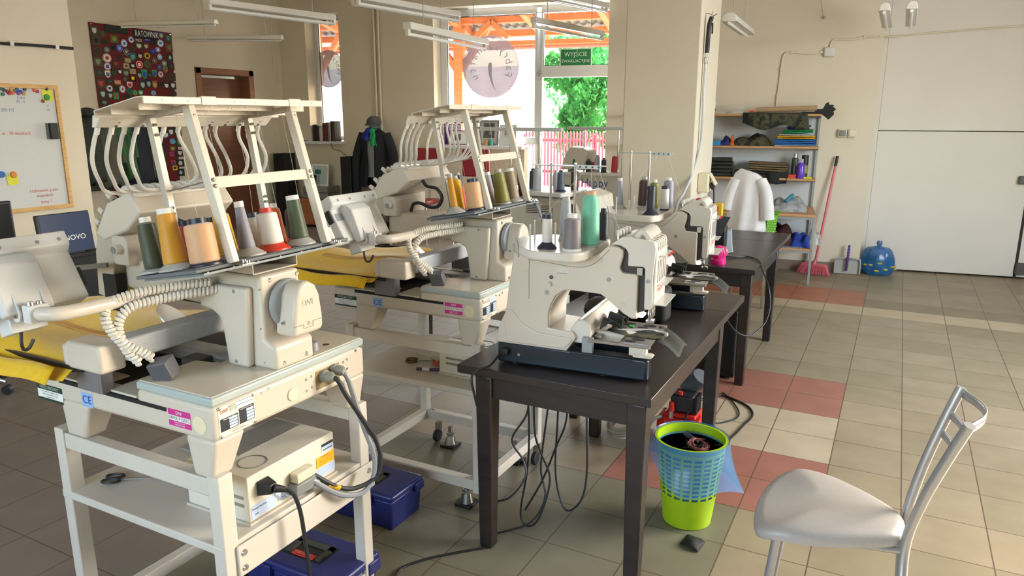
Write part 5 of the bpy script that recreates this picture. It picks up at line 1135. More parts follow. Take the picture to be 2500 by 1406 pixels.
wframe('small black picture with gold cross in front of the diploma', .575, .755, -.34, .606, .785, mat('frame_silver', '#b5b2aa', .4, .3), mat('mount_black', '#16181c', .6), (.3, .7, .3, .72, mat('gold_cross', '#a8935a', .5, .3, var=.1)), w=.012, lean=.03)
# mannequin torso in a dark jacket
mq = thing('mannequin', 'grey mannequin torso on a stand in the window corner, wearing a dark jacket', 'mannequin', wpt(1.78, -.38, 0), WA)
def wring(cx, o, rx, ry, z, n=20): return [wpt(cx+rx*math.cos(2*math.pi*i/n), o+ry*math.sin(2*math.pi*i/n), z) for i in range(n)]
def loft(rings):
    m = MB(); n = len(rings[0]); m.v = [v for r_ in rings for v in r_]
    for i in range(len(rings)-1):
        for j in range(n): m.f.append([i*n+j, i*n+(j+1) % n, (i+1)*n+(j+1) % n, (i+1)*n+j])
    m.f.append(list(range(n))[::-1]); m.f.append([(len(rings)-1)*n+j for j in range(n)]); return m
O_ = -.36
obj('torso', loft([wring(1.78, O_, .15, .11, .78), wring(1.78, O_, .125, .095, .95), wring(1.78, O_, .16, .115, 1.15), wring(1.78, O_, .175, .11, 1.30), wring(1.78, O_, .15, .085, 1.39), wring(1.78, O_, .055, .055, 1.44), wring(1.78, O_, .05, .05, 1.52)]), mat('mannequin_grey', '#8d9294', .6, var=.06), mq, world=True)
obj('head', MB().sphere(wpt(1.78, O_, 1.53), .085, (1, 1, 1.1)), mat('mannequin_grey', '#8d9294', .6), mq, world=True)
obj('pole', MB().cyl(wpt(1.78, O_, .03), wpt(1.78, O_, .80), .016, n=12), STEEL, mq, world=True)
obj('foot', MB().cyl(wpt(1.78, O_, .0), wpt(1.78, O_, .03), .17, n=28), STEEL, mq, world=True)
JK = mat('jacket_black', '#191b22', .85, var=.1, scale=14)
ja = thing('jacket', 'open black jacket worn by the mannequin', 'jacket', wpt(1.78, O_, .9), WA)
def jk(sg):
    def f(u, v):
        a = R(-75 if sg > 0 else -105)+sg*R(200)*u; rx = .19+.06*v+.02*math.sin(9*u+6*v); ry = .13+.03*v
        if v < .12: k = .45+.55*(v/.12)**.5; rx *= k; ry *= k
        return wpt(1.78+sg*.0+rx*math.cos(a), O_+ry*math.sin(a), 1.46-.82*v)
    return f
for sg in (1, -1): obj('jacket_front', MB().grid(jk(sg), 20, 16), JK, ja, solid=.008, world=True)
for sg, e in ((1, .78), (-1, .52)):
    pth = crom([wpt(1.78+sg*.17, O_, 1.38), wpt(1.78+sg*.27, O_, 1.15), wpt(1.78+sg*.30, O_-.03, .95), wpt(1.78+sg*.29, O_-.06, e)], 6)
    obj('sleeve', MB().tube(pth, .07, 14, rr=[.08-.02*i/(len(pth)-1) for i in range(len(pth))]), JK, ja, world=True)
t = thing('cap', 'grey baseball cap on the mannequin', 'cap', wpt(1.78, O_, 1.57), WA)
obj('crown', MB().sphere(wpt(1.78, O_-.0, 1.555), .10, (1.1, 1.05, .85), 20, 10), mat('cap_grey', '#565a58', .85, var=.08), t, world=True)
obj('visor', MB().grid(lambda u, v: wpt(1.78+.10*math.cos(math.pi*u), O_-.06-.11*v*math.sin(math.pi*u), 1.535-.03*v), 12, 5), mat('cap_grey', '#565a58', .85), t, solid=.006, world=True)
def scarf(lab, ds, c, z1, w):
    t = thing('neck_scarf', lab, 'scarf', wpt(1.78, O_-.1, 1.4), WA, 'scarves around the mannequin neck')
    obj('knot', MB().sphere(wpt(1.78+ds*.6, O_-.115, 1.43), .045, (1.1, .7, 1)), c, t, world=True)
    obj('tail', MB().grid(lambda u, v: wpt(1.78+ds+(u-.5)*w*(.5+.7*v)+.01*math.sin(8*v), O_-.14-.012*math.sin(9*u+5*v), 1.42-(1.42-z1)*v), 10, 10), c, t, solid=.008, world=True)
    obj('loop', MB().tube([wpt(1.78+.075*math.cos(a), O_+.075*math.sin(a), 1.45+.01*math.sin(2*a)) for a in [2*math.pi*i/20 for i in range(20)]], .022, 8, closed=True), c, t, world=True)
scarf('royal blue scarf tied at the left of the mannequin neck', -.06, mat('scarf_blue', '#1f2f9a', .6, var=.12, scale=30), 1.30, .11)
scarf('emerald green scarf tied at the right of the mannequin neck', .045, mat('scarf_green', '#16a35c', .6, var=.12, scale=30), 1.22, .10)
t = thing('orange_crate', 'orange box standing behind the mannequin stand', 'box', wpt(1.9, -.12, 0), WA)
m = MB(); wbox(m, 1.58, 2.0, -.22, -.01, .0, .60); obj('box_body', m, mat('box_orange', '#b0532e', .7, var=.08), t, world=True, bevel=.004)
m = MB(); wbox(m, 1.57, 2.01, -.23, -.005, .60, .63); obj('box_lid', m, mat('box_orange', '#b0532e', .7), t, world=True, bevel=.004)
k = smooth_tube(MB(), [wpt(.88, -.11, 1.24), wpt(.93, -.12, 1.15), wpt(1.0, -.05, 1.12), wpt(1.16, -.03, 1.0), wpt(1.25, -.1, 1.07)], .004, 6); tag(obj('thin_cable', k, BLACK), 'thin dark cable hanging from the left window sill to the speaker', 'cable')

# ---------------------------------------------------------------- things on the window sills
ss = .49
for i, (w, h, c, lab) in enumerate(((.075, .245, '#23201f', 'thick black book at the left end of the row on the window sill'), (.03, .225, '#3a3230', 'thin dark brown book second from the left on the sill'), (.022, .2, '#b9b3aa', 'pale grey book next to the dark brown one'), (.035, .21, '#c9c5bd', 'white book in the middle left of the row'), (.03, .27, '#5a2a30', 'tall dark red book behind the white one'), (.028, .275, '#7a3038', 'wine red book in the middle of the row'), (.03, .28, '#3f3a42', 'charcoal book right of the wine red one'), (.024, .26, '#8b8580', 'grey book right of the charcoal one'), (.02, .27, '#c6bfb5', 'slim cream book near the right end'), (.03, .30, '#2a2526', 'tall black book next to the right end'), (.045, .30, '#55463e', 'tall brown book at the right end of the row'))):
    t = thing('book', lab, 'book', wpt(ss+w/2, .12, 1.26), WA, 'books on the left window sill')
    m = MB(); wbox(m, ss+.001, ss+w-.001, .02, .19, 1.26, 1.26+h); obj('cover', m, mat('book_'+c[1:], c, .6, var=.06), t, world=True, bevel=.002)
    m = MB(); wbox(m, ss+.004, ss+w-.004, .03, .192, 1.264, 1.262+h); obj('pages', m, mat('paper_cream', '#d5cdbb', .8, var=.04), t, world=True)
    ss += w+.002
m = MB(); wbox(m, .2, .40, -.03, .12, 1.261, 1.272); tag(obj('booklet', m, mat('booklet_blue', '#5a6a8f', .5, var=.15), bevel=.002), 'blue and white booklet lying at the left end of the window sill', 'booklet')
PURP = mat('poster_purple', '#5a2a78', .5, var=.35, scale=9)
t = thing('poster_board', 'purple patterned poster standing at the left of the wide window sill', 'poster', wpt(2.68, .14, 1.236), WA)
m = MB(); wbox(m, 2.58, 2.90, .15, .165, 1.236, 1.53); obj('board', m, PURP, t, world=True)
m = MB(); wbox(m, 2.72, 2.89, .147, .15, 1.36, 1.52); obj('face_print', m, mat('print_pale', '#c9bccf', .5, var=.3, scale=14), t, world=True)
wframe('white picture with magenta frame in front of the purple poster', 2.74, 3.03, .08, 1.236, 1.44, mat('frame_magenta', '#8a3f92', .4), INKW, (.3, .62, .3, .75, mat('photo_grey', '#6e6e70', .5, var=.4, scale=20)), w=.014)
wframe('large grey picture frame on the wide window sill', 3.22, 3.52, .05, 1.236, 1.585, mat('frame_grey', '#8f8f8f', .4, .2), mat('mount_grey', '#bdbdbd', .6), (.22, .78, .3, .88, mat('photo_dark', '#585a5c', .5, var=.35, scale=16)), w=.03)
wframe('plain white frame with a sketch right of the grey frame', 3.50+.03, 3.78, .04, 1.236, 1.52, mat('frame_pale_grey', '#c2c4c6', .4), mat('mount_white', '#dadcdc', .6), (.3, .62, .45, .8, mat('photo_sketch', '#a9a9ac', .6, var=.4, scale=24)), w=.012)
for s_, c, lab in ((3.36, '#d39a45', 'small orange pot in front of the grey picture frame'), (3.43, '#2aa5a0', 'small teal bottle in front of the grey picture frame')):
    t = thing('small_pot', lab, 'pot', wpt(s_, -.02, 1.236), WA)
    obj('jar', MB().lathe([(.03, 0), (.032, .05), (.026, .07), (.02, .072)], Matrix.Translation(wpt(s_, -.02, 1.236)), 18), mat('pot_'+c[1:], c, .35, var=.03), t, world=True); obj('lid', MB().lathe([(.021, .071), (.021, .085), (0, .085)], Matrix.Translation(wpt(s_, -.02, 1.236)), 16), mat('pot_'+c[1:], c, .35), t, world=True)
for i in range(4):
    m = MB(); p = wpt(2.60+.018*i, .1, 1.236); m.cyl(p, p+Vector((0, 0, .33+.03*(i % 2))), .006, n=8); tag(obj('candle', m, mat('candle_white', '#e4e0d8', .5)), 'slim white candle in the corner of the wide window sill', 'candle', 'slim white candles in the window corner')
def redchair(lab, s0, s1, o):
    t = thing('red_chair', lab, 'chair', wpt((s0+s1)/2, o, 0), WA, 'red chairs below the wide window')
    c = (s0+s1)/2; m = MB(); wbox(m, s0, s1, o, o+.05, .86, 1.22); obj('backrest', m, mat('chair_red', '#8c1420', .4, var=.06), t, bevel=.024, seg=4, world=True)
    m = MB(); wbox(m, s0, s1, o-.42, o, .50, .56); obj('seat', m, mat('chair_red', '#8c1420', .4), t, bevel=.02, world=True)
    for a in (s0+.03, s1-.03):
        for b in (o-.39, o+.01): obj('leg', MB().cyl(wpt(a, b, 0), wpt(a, b, .51), .012, n=10), CHROME, t, world=True)
    obj('back_stay', MB().bar(wpt(c, o+.04, .5), wpt(c, o+.055, .9), .05, .01), CHROME, t, world=True)
redchair('red chair left, below the purple poster', 2.64, 3.0, -.80); redchair('red chair right, below the grey picture frame', 3.32, 3.70, -.80)
# ---------------------------------------------------------------- machines in the middle distance
HB = mat('machine_beige_grey', '#c9c0b0', .4, var=.02)
gt_ = thing('side_table', 'dark table behind the middle embroidery machine, carrying the grey-beige machine', 'table', (-1.95, 4.1, 0))
obj('tabletop', MB().box(-2.5, -1.40, 3.50, 4.95, .708, .74), TABLEW, gt_, bevel=.003, world=True)
for x in (-2.44, -1.455):
    for y in (3.55, 4.9): obj('leg', MB().hexa([(x-.025, y-.025, 0), (x+.025, y-.025, 0), (x+.025, y+.025, 0), (x-.025, y+.025, 0)], [(x-.034, y-.034, .708), (x+.034, y-.034, .708), (x+.034, y+.034, .708), (x-.034, y+.034, .708)]), TABLEW, gt_, bevel=.005, world=True)
gm = thing('embroidery_machine', 'grey-beige single-head machine with vents and gooseneck lamp behind the middle machine', 'embroidery machine', (-2.05, 4.5, .74))
A = lambda n, mb, m, p=None, **k: obj(n, mb, m, p or gm, world=True, **k)
A('body', MB().prism([(-2.36, .745), (-1.62, .745), (-1.66, .86), (-1.80, .98), (-1.86, 1.10), (-2.34, 1.12), (-2.37, 1.0)], 'y', 4.42, 4.80), HB, bevel=.02, seg=3)
A('base', MB().box(-2.40, -1.60, 4.40, 4.84, .74, .78), mat('machine_base_grey', '#9a948a', .4), bevel=.006)
A('cone_tray', MB().prism([(-2.42, 4.40), (-1.92, 4.36), (-1.88, 4.42), (-1.88, 4.72), (-1.95, 4.80), (-2.42, 4.80)], 'z', 1.12, 1.15), JGLOSS, bevel=.006)
k = MB()
for i in range(5): k.box(-2.20, -2.11, 4.4185, 4.422, 1.05-.012*i, 1.056-.012*i); k.box(-2.09, -2.0, 4.4185, 4.422, 1.05-.012*i, 1.056-.012*i)
objs('vent_slot', k, mat('vent_dark', '#5a544c', .7), gm, world=True)
A('round_button', MB().cyl((-2.10, 4.425, .96), (-2.10, 4.412, .96), .012, n=16), JGLOSS)
k = smooth_tube(MB(), [(-2.36, 4.36, 1.13), (-2.22, 4.32, 1.14), (-2.08, 4.30, 1.09), (-2.03, 4.30, 1.0), (-1.97, 4.30, .86), (-1.95, 4.30, .79)], .010, 10); A('gooseneck', k, GREYMET)
A('gooseneck_joint', MB().sphere((-2.07, 4.30, 1.09), .022), GREYMET)
A('lamp_disc', MB().lathe([(0, 0), (.034, 0), (.036, .006), (0, .008)], frame((-1.82, 4.30, 1.06), (.75, -.2, .4), (-.2, .1, .95)), 24), mat('lamp_disc_dark', '#4a463e', .4, var=.05))
A('needle_head', MB().prism([(-1.90, 1.10), (-1.80, 1.16), (-1.70, 1.13), (-1.68, .98), (-1.75, .95), (-1.84, 1.0)], 'y', 4.46, 4.74), HB, bevel=.01)
rail = thing('thread_guide_stand', 'thread guide bar with wire hooks on two chrome poles over the grey-beige machine', 'thread stand', (-2.4, 4.62, 1.15))
obj('guide_bar', MB().box(-2.74, -2.03, 4.60, 4.64, 1.535, 1.56), mat('guide_bar_grey', '#b9b9b6', .4, .2, var=.03), rail, world=True, bevel=.002)
for x in (-2.42, -2.20): obj('pole', MB().cyl((x, 4.62, 1.15), (x, 4.62, 1.535), .010, n=12), CHROME, rail, world=True)
k = MB()
for i in range(12): x = -2.68+.055*i; k.tube(crom([(x, 4.60, 1.535), (x-.008, 4.595, 1.52), (x, 4.59, 1.508), (x+.008, 4.595, 1.52), (x, 4.60, 1.535)], 3), .0016, 5)
objs('wire_hook', k, STEEL, rail, world=True)
GG = 'thread cones on the grey-beige machine'
for lab, col, x, y, rb, rt, h, core, base in (('tall silver grey cone at the left of the grey-beige machine tray', 'silver', -2.13, 4.44, .028, .024, .145, 'grey', ('grey', .03, .008)), ('dark navy cone just behind the tall silver one on the grey-beige machine', 'navy', -2.22, 4.56, .025, .022, .12, 'navy', None), ('slim pale lilac cone right of the tall silver cone', 'lilac', -2.02, 4.50, .018, .016, .12, 'grey', None), ('slate grey cone with navy foot on the grey-beige machine', 'slate', -1.965, 4.46, .027, .024, .115, 'navy', ('navy', .038, .014)), ('black cone right behind the slate grey cone', 'black', -1.925, 4.60, .027, .025, .125, 'navy', None)):
    cone(lab, (x, y, 1.15), col, rb, rt, h, core, base, GG, .14, 0, .5)
# second brand machine standing behind the pillar's left edge
hm = thing('embroidery_machine', 'cream embroidery machine with blue lettering standing left of the pillar', 'embroidery machine', (-2.5, 6.9, 0))
A = lambda n, mb, m, p=None, **k: obj(n, mb, m, p or hm, world=True, **k)
arch = [(-2.80+.20*math.cos(a)*1.0, .82+.20*math.sin(a)) for a in [math.pi*i/14 for i in range(15)]]
pf = [(-2.60, .66), (-2.22, .66), (-2.22, 1.075), (-3.06, 1.075), (-3.10, .98), (-3.0, .90)]+[(x, z) for x, z in arch[::-1]]
A('body', MB().prism(pf, 'y', 6.76, 7.05), HB, bevel=.014, seg=3)
A('cone_tray', MB().box(-3.02, -2.20, 6.72, 7.10, 1.075, 1.105), JGLOSS, bevel=.006)
A('stand', MB().box(-3.0, -2.2, 6.74, 7.12, .58, .66), STANDP, bevel=.006)
for x in (-2.96, -2.26):
    for y in (6.78, 7.08): A('stand_leg', MB().box(x-.025, x+.025, y-.025, y+.025, 0, .58), STANDP, bevel=.003)
k = MB().text('Happy', .115, frame((-2.62, 6.7595, 1.0), (1, 0, 0), (0, 0, 1)), .0006, sx=.95)
A('lettering', k, mat('letter_blue_violet', '#46539a', .5, var=0), smooth=0)
k = MB()
for i in range(4): k.box(-2.36, -2.26, 6.757, 6.762, 1.03-.018*i, 1.038-.018*i)
objs('vent_slot', k, mat('vent_dark', '#5a544c', .7), hm, world=True)
A('needle_head', MB().prism([(-3.0, 1.12), (-2.74, 1.12), (-2.70, 1.30), (-2.76, 1.335), (-2.90, 1.345), (-2.94, 1.29)], 'y', 6.78, 7.02), HB, bevel=.015)
A('lamp_hose', smooth_tube(MB(), [(-3.04, 6.74, .96), (-2.86, 6.70, .965), (-2.72, 6.70, .90), (-2.64, 6.70, .80), (-2.66, 6.72, .74)], .010, 10), RUBBER)
rail = thing('thread_guide_stand', 'thread guide bar on chrome poles over the machine left of the pillar', 'thread stand', (-2.6, 7.0, 1.105))
obj('guide_bar', MB().box(-3.02, -2.28, 6.98, 7.02, 1.505, 1.535), mat('guide_bar_grey', '#b9b9b6', .4), rail, world=True, bevel=.002)
for x in (-2.83, -2.47): obj('pole', MB().cyl((x, 7.0, 1.105), (x, 7.0, 1.51), .010, n=12), CHROME, rail, world=True)
GH = 'thread cones on the machine left of the pillar'
for lab, col, x, rb, rt, h, core, base, y in (('pale yellow cone near the left of the pillar-side machine', 'yellow', -2.94, .026, .024, .14, 'white', None, 6.9), ('emerald green cone on the machine left of the pillar', 'emerald', -2.85, .026, .024, .12, 'white', None, 6.80), ('dark brown-black cone with brown cap, second dark one from the green cone', 'black', -2.70, .031, .027, .105, 'brown', None, 6.80), ('silver cone between the two dark cones left of the pillar', 'silver', -2.62, .03, .026, .15, 'grey', None, 6.82), ('black cone between the silver and red cones left of the pillar', 'navy', -2.545, .027, .024, .115, 'navy', ('navy', .036, .012), 6.80), ('tall red cone with white cap near the pillar', 'red', -2.435, .032, .025, .155, 'white', ('grey', .042, .008), 6.80), ('drab brown-olive cone right of the red one', 'olive', -2.365, .022, .02, .15, 'grey', None, 6.86), ('red spool low behind the brown-capped dark cone', 'red', -2.70, .028, .026, .07, 'red', None, 6.93), ('mauve cone half hidden by the pillar edge', 'mauve', -2.30, .03, .022, .14, 'grey', None, 6.80)):
    cone(lab, (x, y, 1.105), col, rb, rt, h, core, base, GH, .16, 0, .5)

# ---------------------------------------------------------------- shelving along the right wall
SM = mat('shelf_grey_metal', '#9a9c9c', .4, .3, var=.05)
sh = thing('wall_shelving', 'beech-topped shelving with grey metal uprights against the right wall', 'shelf', rpt(-.9, -.2, 0), WA)
A = lambda n, mb, m, p=None, **k: obj(n, mb, m, p or sh, world=True, **k)
S0 = -2.05
for z in (1.665, 1.34, 1.015):
    m = MB(); rbox(m, S0, -.03, -.31, -.015, z-.02, z); A('shelf_board', m, BEECH, bevel=.002)
m = MB(); rbox(m, S0, -.02, -.80, -.03, .682, .705); A('worktop', m, BEECH, bevel=.002)
m = MB(); rbox(m, S0, -.03, -.79, -.04, .345, .365); A('lower_board', m, BEECH, bevel=.002)
for s_ in (S0+.02, -.035):
    m = MB(); rbox(m, s_-.012, s_+.012, -.045, -.02, .0, 1.65); A('rear_upright', m, SM, bevel=.002)
    m = MB(); rbox(m, s_-.012, s_+.012, -.79, -.765, .0, .682); A('front_leg', m, SM, bevel=.002)
    m = MB(); rbox(m, s_-.010, s_+.010, -.765, -.045, .655, .68); A('side_rail', m, SM); m = MB(); rbox(m, s_-.010, s_+.010, -.765, -.045, .325, .345); A('side_rail', m, SM)
    for z in (1.645, 1.32, .995): m = MB(); rbox(m, s_-.004, s_+.004, -.29, -.045, z-.022, z); A('bracket', m, SM)
for z in (.655, .325): m = MB(); rbox(m, S0, -.03, -.79, -.77, z, z+.025); A('front_rail', m, SM)
m = MB(); rbox(m, S0, -.03, -.014, -.004, .37, 1.64); A('back_panel', m, mat('back_panel_grey', '#c9cccd', .7, var=.02), smooth=0)
def heap(name, label, cat, s0, s1, o0, o1, z0, h, m, seed, group=None, lumps=3, edge=.35):
    rnd = random.Random(seed); ph = [rnd.uniform(0, 6) for _ in range(6)]
    t = thing(name, label, cat, rpt((s0+s1)/2, (o0+o1)/2, z0), WA, group)
    def f(u, v):
        e = min(u, 1-u)/edge; g = min(v, 1-v)/edge; q = min(1, max(0, e))**.4*min(1, max(0, g))**.4
        zz = h*q*(.74+.16*math.sin(lumps*3*u+ph[0])+.10*math.sin(7*u+5*v+ph[1])+.08*math.sin(13*u-9*v+ph[2]))
        return rpt(s0+(s1-s0)*u+.006*math.sin(20*v+ph[3]), o0+(o1-o0)*v, z0+max(.002, zz))
    mb = MB().grid(f, 26, 16); n = len(mb.v)
    mb.v += [Vector((p.x, p.y, z0)) for p in mb.v[:n]]; mb.f += [[i+n for i in q][::-1] for q in mb.f[:]]
    w = 17
    ring = [i*w for i in range(27)]+[26*w+j for j in range(1, 17)]+[i*w+16 for i in range(25, -1, -1)]+[j for j in range(15, 0, -1)]
    for a, b in zip(ring, ring[1:]+ring[:1]): mb.f.append([a, b, b+n, a+n])
    obj('cloth', mb, m, t, world=True); return t
def folded(label, s0, s1, o0, o1, z, layers, seed, group=None, name='folded_fabric', cat='fabric', tilt=0):
    rnd = random.Random(seed); t = thing(name, label, cat, rpt((s0+s1)/2, (o0+o1)/2, z), WA, group); zz = z
    for i, (h, m) in enumerate(layers):
        a, b = s0+rnd.uniform(0, .02), s1-rnd.uniform(0, .02); ph = rnd.uniform(0, 6)
        def f(u, v, a=a, b=b, zz=zz, h=h, ph=ph):
            ang = 2*math.pi*v; c, s = math.cos(ang), math.sin(ang); p = .25
            return rpt(a+(b-a)*u, (o0+o1)/2+(o1-o0)/2*(abs(c)**p)*(1 if c > 0 else -1)*(.97+.03*math.sin(8*u+ph)), zz+h/2+h/2*(abs(s)**.6)*(1 if s > 0 else -1)*(.9+.12*math.sin(5*u+ph))+tilt*u)
        mb = MB().grid(f, 14, 20); mb.f.append(list(range(21))[::-1]); mb.f.append([14*21+j for j in range(21)])
        obj('layer', mb, m, t, world=True); zz += h*.96
    return t
fab = lambda n, c: mat('fabric_'+n, c, .85, var=.12, scale=30)
KH, DG, BLU, YEL, WHT, GRN, RBL = fab('khaki', '#6e5d40'), fab('dark_green', '#2c3026'), fab('blue', '#2a6aae'), fab('yellow', '#d0a018'), fab('white', '#c9c6c4'), fab('green', '#1f8a4e'), fab('royal', '#2b3f96')
folded('neat stack of blue fabric at the right end of the middle shelf', -.46, -.05, -.28, -.05, 1.341, [(.012, WHT), (.02, BLU), (.022, BLU), (.02, BLU)], 3, 'coloured fabrics stacked on the middle shelf')
folded('yellow and white folded fabric lying on the blue stack', -.44, -.07, -.28, -.06, 1.414, [(.018, YEL), (.018, YEL), (.016, WHT)], 4, 'coloured fabrics stacked on the middle shelf')
folded('green folded fabric above the yellow and white one', -.40, -.08, -.27, -.06, 1.466, [(.02, GRN), (.02, GRN)], 5, 'coloured fabrics stacked on the middle shelf', tilt=.01)
folded('royal blue folded fabric on top of the coloured stack', -.36, -.12, -.27, -.07, 1.508, [(.016, RBL), (.018, RBL)], 6, 'coloured fabrics stacked on the middle shelf', tilt=.015)
heap('camouflage_fabric', 'crumpled camouflage fabric in the middle of the middle shelf', 'fabric', -.87, -.50, -.30, -.05, 1.341, .14, CAMO, 8)
heap('blue_black_bundle', 'blue and black cloth bundle left of the camouflage heap', 'fabric', -1.02, -.875, -.29, -.08, 1.341, .10, fab('navy_blue', '#26336e'), 9)
heap('orange_cloth', 'small orange cloth peeping out beside the blue bundle', 'fabric', -.905, -.862, -.305, -.20, 1.341, .105, fab('orange', '#c8622a'), 10)
m = MB(); m.hexa([rpt(-1.14, -.29, 1.342), rpt(-1.0, -.30, 1.342), rpt(-1.0, -.2, 1.342), rpt(-1.14, -.2, 1.342)], [rpt(-1.14, -.29, 1.36), rpt(-1.0, -.30, 1.40), rpt(-1.0, -.2, 1.40), rpt(-1.14, -.2, 1.36)])
t_ = thing('blue_package', 'bright blue package at the pillar end of the middle shelf', 'package', rpt(-1.07, -.25, 1.341), WA); obj('wrapper', m, mat('package_blue', '#2f8cc0', .4, var=.1), t_, bevel=.004, world=True)
folded('stack of dark green fabric against the pillar side of the third shelf', -1.12, -.86, -.29, -.05, 1.016, [(.04, DG)]*5, 11, 'fabrics on the third shelf')
folded('dark folded fabric under the khaki one on the third shelf', -.84, -.40, -.30, -.05, 1.016, [(.035, DG), (.035, fab('black', '#1d1d1a'))], 12, 'fabrics on the third shelf')
folded('khaki folded fabric on top of the dark one, third shelf', -.70, -.31, -.29, -.06, 1.085, [(.022, KH), (.026, KH), (.026, KH), (.022, KH)], 13, 'fabrics on the third shelf', tilt=-.01)
m = MB().grid(lambda u, v: rpt(-.50+.19*u, -.312-.01*math.sin(6*u), 1.08-.13*v*(1-.2*abs(u-.5))), 8, 6)
tag(obj('hanging_cloth', m, fab('black', '#1d1d1a'), solid=.006), 'black cloth flap hanging over the edge of the third shelf', 'fabric')
# things on the top shelf
tu = thing('cardboard_tube', 'long brown cardboard tube lying along the top shelf', 'tube', rpt(-.38, -.26, 1.71), WA)
m = MB(); P0, P1 = rpt(-.67, -.24, 1.705), rpt(-.08, -.27, 1.725); m.lathe([(.026, 0), (.026, (P1-P0).length), (.022, (P1-P0).length), (.022, 0)], Matrix.Translation(P0) @ (P1-P0).to_track_quat('Z', 'Y').to_matrix().to_4x4(), 24, False)
m.f += [[i, (i+1) % 24, 72+(i+1) % 24, 72+i] for i in range(24)]
obj('tube_wall', m, mat('cardboard', '#a98c68', .8, var=.06), tu, world=True)
cf = thing('camouflage_stack', 'stack of camouflage fabric draped over the edge of the top shelf', 'fabric', rpt(-.5, -.28, 1.6), WA)
for i in range(5):
    def f(u, v, i=i):
        d = .085+.05*math.sin(3.0*u*math.pi/2.0+3.6)**2+.03*(1-u)*(0)+.008*i
        return rpt(-.79+.012*i+.575*u+.008*v*i, -.325-.004*i+.004*math.sin(20*u), 1.672-(d)*v)
    obj('fabric_sheet', MB().grid(f, 16, 5), CAMO if i == 4 else DARKCL, cf, solid=.003, world=True)
m = MB(); rbox(m, -.79, -.20, -.325, -.1, 1.666, 1.68); obj('fabric_fold', m, DARKCL, cf, bevel=.004, world=True)
sf = thing('star_cut_fabric', 'dark star-shaped fabric cut-outs hanging off the end of the top shelf', 'fabric', rpt(.0, -.2, 1.68), WA)
for i in range(3):
    pl_ = [(-.10, .02), (-.03, .02), (.02, .09), (.035, .055), (.075, .06), (.065, .03), (.10, .02), (.07, -.01), (.085, -.03), (.035, -.085), (-.02, -.04), (-.10, -.01)]
    obj('cut_out', MB().slab([(a*(1-.06*i), b*(1-.08*i)) for a, b in pl_], frame(rpt(.0, -.27+.012*i, 1.695), WDIR, (0, 0, 1)) @ Matrix.Rotation(.12*i, 4, 'Z'), .004), fab('charcoal', '#232322'), sf, world=True, smooth=0)
m = MB(); rbox(m, -.22, -.06, -.27, -.12, 1.666, 1.69); obj('cut_out_fold', m, fab('charcoal', '#232322'), sf, world=True, bevel=.004)
ab = thing('acrylic_box', 'flat clear acrylic tray at the left of the top shelf', 'tray', rpt(-.94, -.22, 1.666), WA)
ACR = mat('acrylic', '#cfcabb', .15, var=0, alpha=.35)
m = MB(); rbox(m, -1.10, -.79, -.14, -.135, 1.667, 1.755); rbox(m, -1.10, -.79, -.30, -.135, 1.667, 1.671); rbox(m, -1.10, -.79, -.30, -.297, 1.667, 1.69); objs('acrylic_wall', m, ACR, ab, world=True)
tag(obj('scissors_case', (lambda m: (rbox(m, -.97, -.90, -.25, -.22, 1.672, 1.69), m)[1])(MB()), BLACK, bevel=.006), 'small black case lying in the clear tray on the top shelf', 'case')
m = MB(); rbox(m, -.73, -.68, -.31, -.27, 1.682, 1.702); tag(obj('red_clip', m, RED, bevel=.003), 'red clip at the left end of the cardboard tube', 'clip')
t_ = thing('marker_bottle', 'tall blue bottle at the pillar end of the top shelf', 'bottle', rpt(-1.10, -.25, 1.666), WA)
m = MB().lathe([(.02, 0), (.02, .05), (.018, .06)], Matrix.Translation(rpt(-1.095, -.25, 1.666)), 16); obj('dark_base', m, BLACK, t_, world=True)
m = MB().lathe([(.018, .06), (.018, .13), (.017, .13)], Matrix.Translation(rpt(-1.095, -.25, 1.666)), 16); obj('label', m, INKW, t_, world=True)
m = MB().lathe([(.017, .13), (.016, .20), (0, .205)], Matrix.Translation(rpt(-1.095, -.25, 1.666)), 16); obj('blue_cap', m, mat('cap_blue', '#2f8ad0', .4), t_, world=True)
# bottles on the third shelf
def bottle(lab, s_, o, z, prof, m, capm, capprof, name='bottle', extra=None):
    t = thing(name, lab, 'bottle', rpt(s_, o, z), WA)
    T_ = Matrix.Translation(rpt(s_, o, z)); obj('body', MB().lathe(prof, T_, 22), m, t, world=True); obj('cap', MB().lathe(capprof, T_, 18), capm, t, world=True)
    if extra: obj(extra[0], MB().lathe(extra[1], T_, 22), extra[2], t, world=True)
bottle('clear bottle of violet liquid in front on the third shelf', -.18, -.27, 1.016, [(.037, 0), (.038, .01), (.038, .125), (.03, .15), (.018, .165)], mat('violet_liquid', '#6a3fc0', .15, var=.02, alpha=.92), mat('clear_cap', '#c9c5cf', .2, alpha=.7, var=0), [(.02, .162), (.02, .2), (0, .2)])
bottle('tall grey spray can behind the violet bottle', -.24, -.16, 1.016, [(.034, 0), (.034, .19), (.026, .205)], mat('can_grey', '#5a5d60', .35, .4, var=.05), STEEL, [(.02, .205), (.02, .245), (0, .247)])
bottle('black can with yellow print right of the violet bottle', -.145, -.18, 1.016, [(.035, 0), (.035, .17)], BLACK, BLACK, [(.035, .17), (.033, .235), (0, .238)], extra=('yellow_print', [(.0355, .05), (.0355, .13)], mat('print_yellow_black', '#8a8a2a', .5, var=.8, scale=40)))
m = MB(); rbox(m, -.30, -.225, -.31, -.22, 1.016, 1.055); tag(obj('orange_box', m, mat('box_orange_red', '#c8452a', .6, var=.05), bevel=.003), 'small orange-red box beside the violet bottle', 'box')
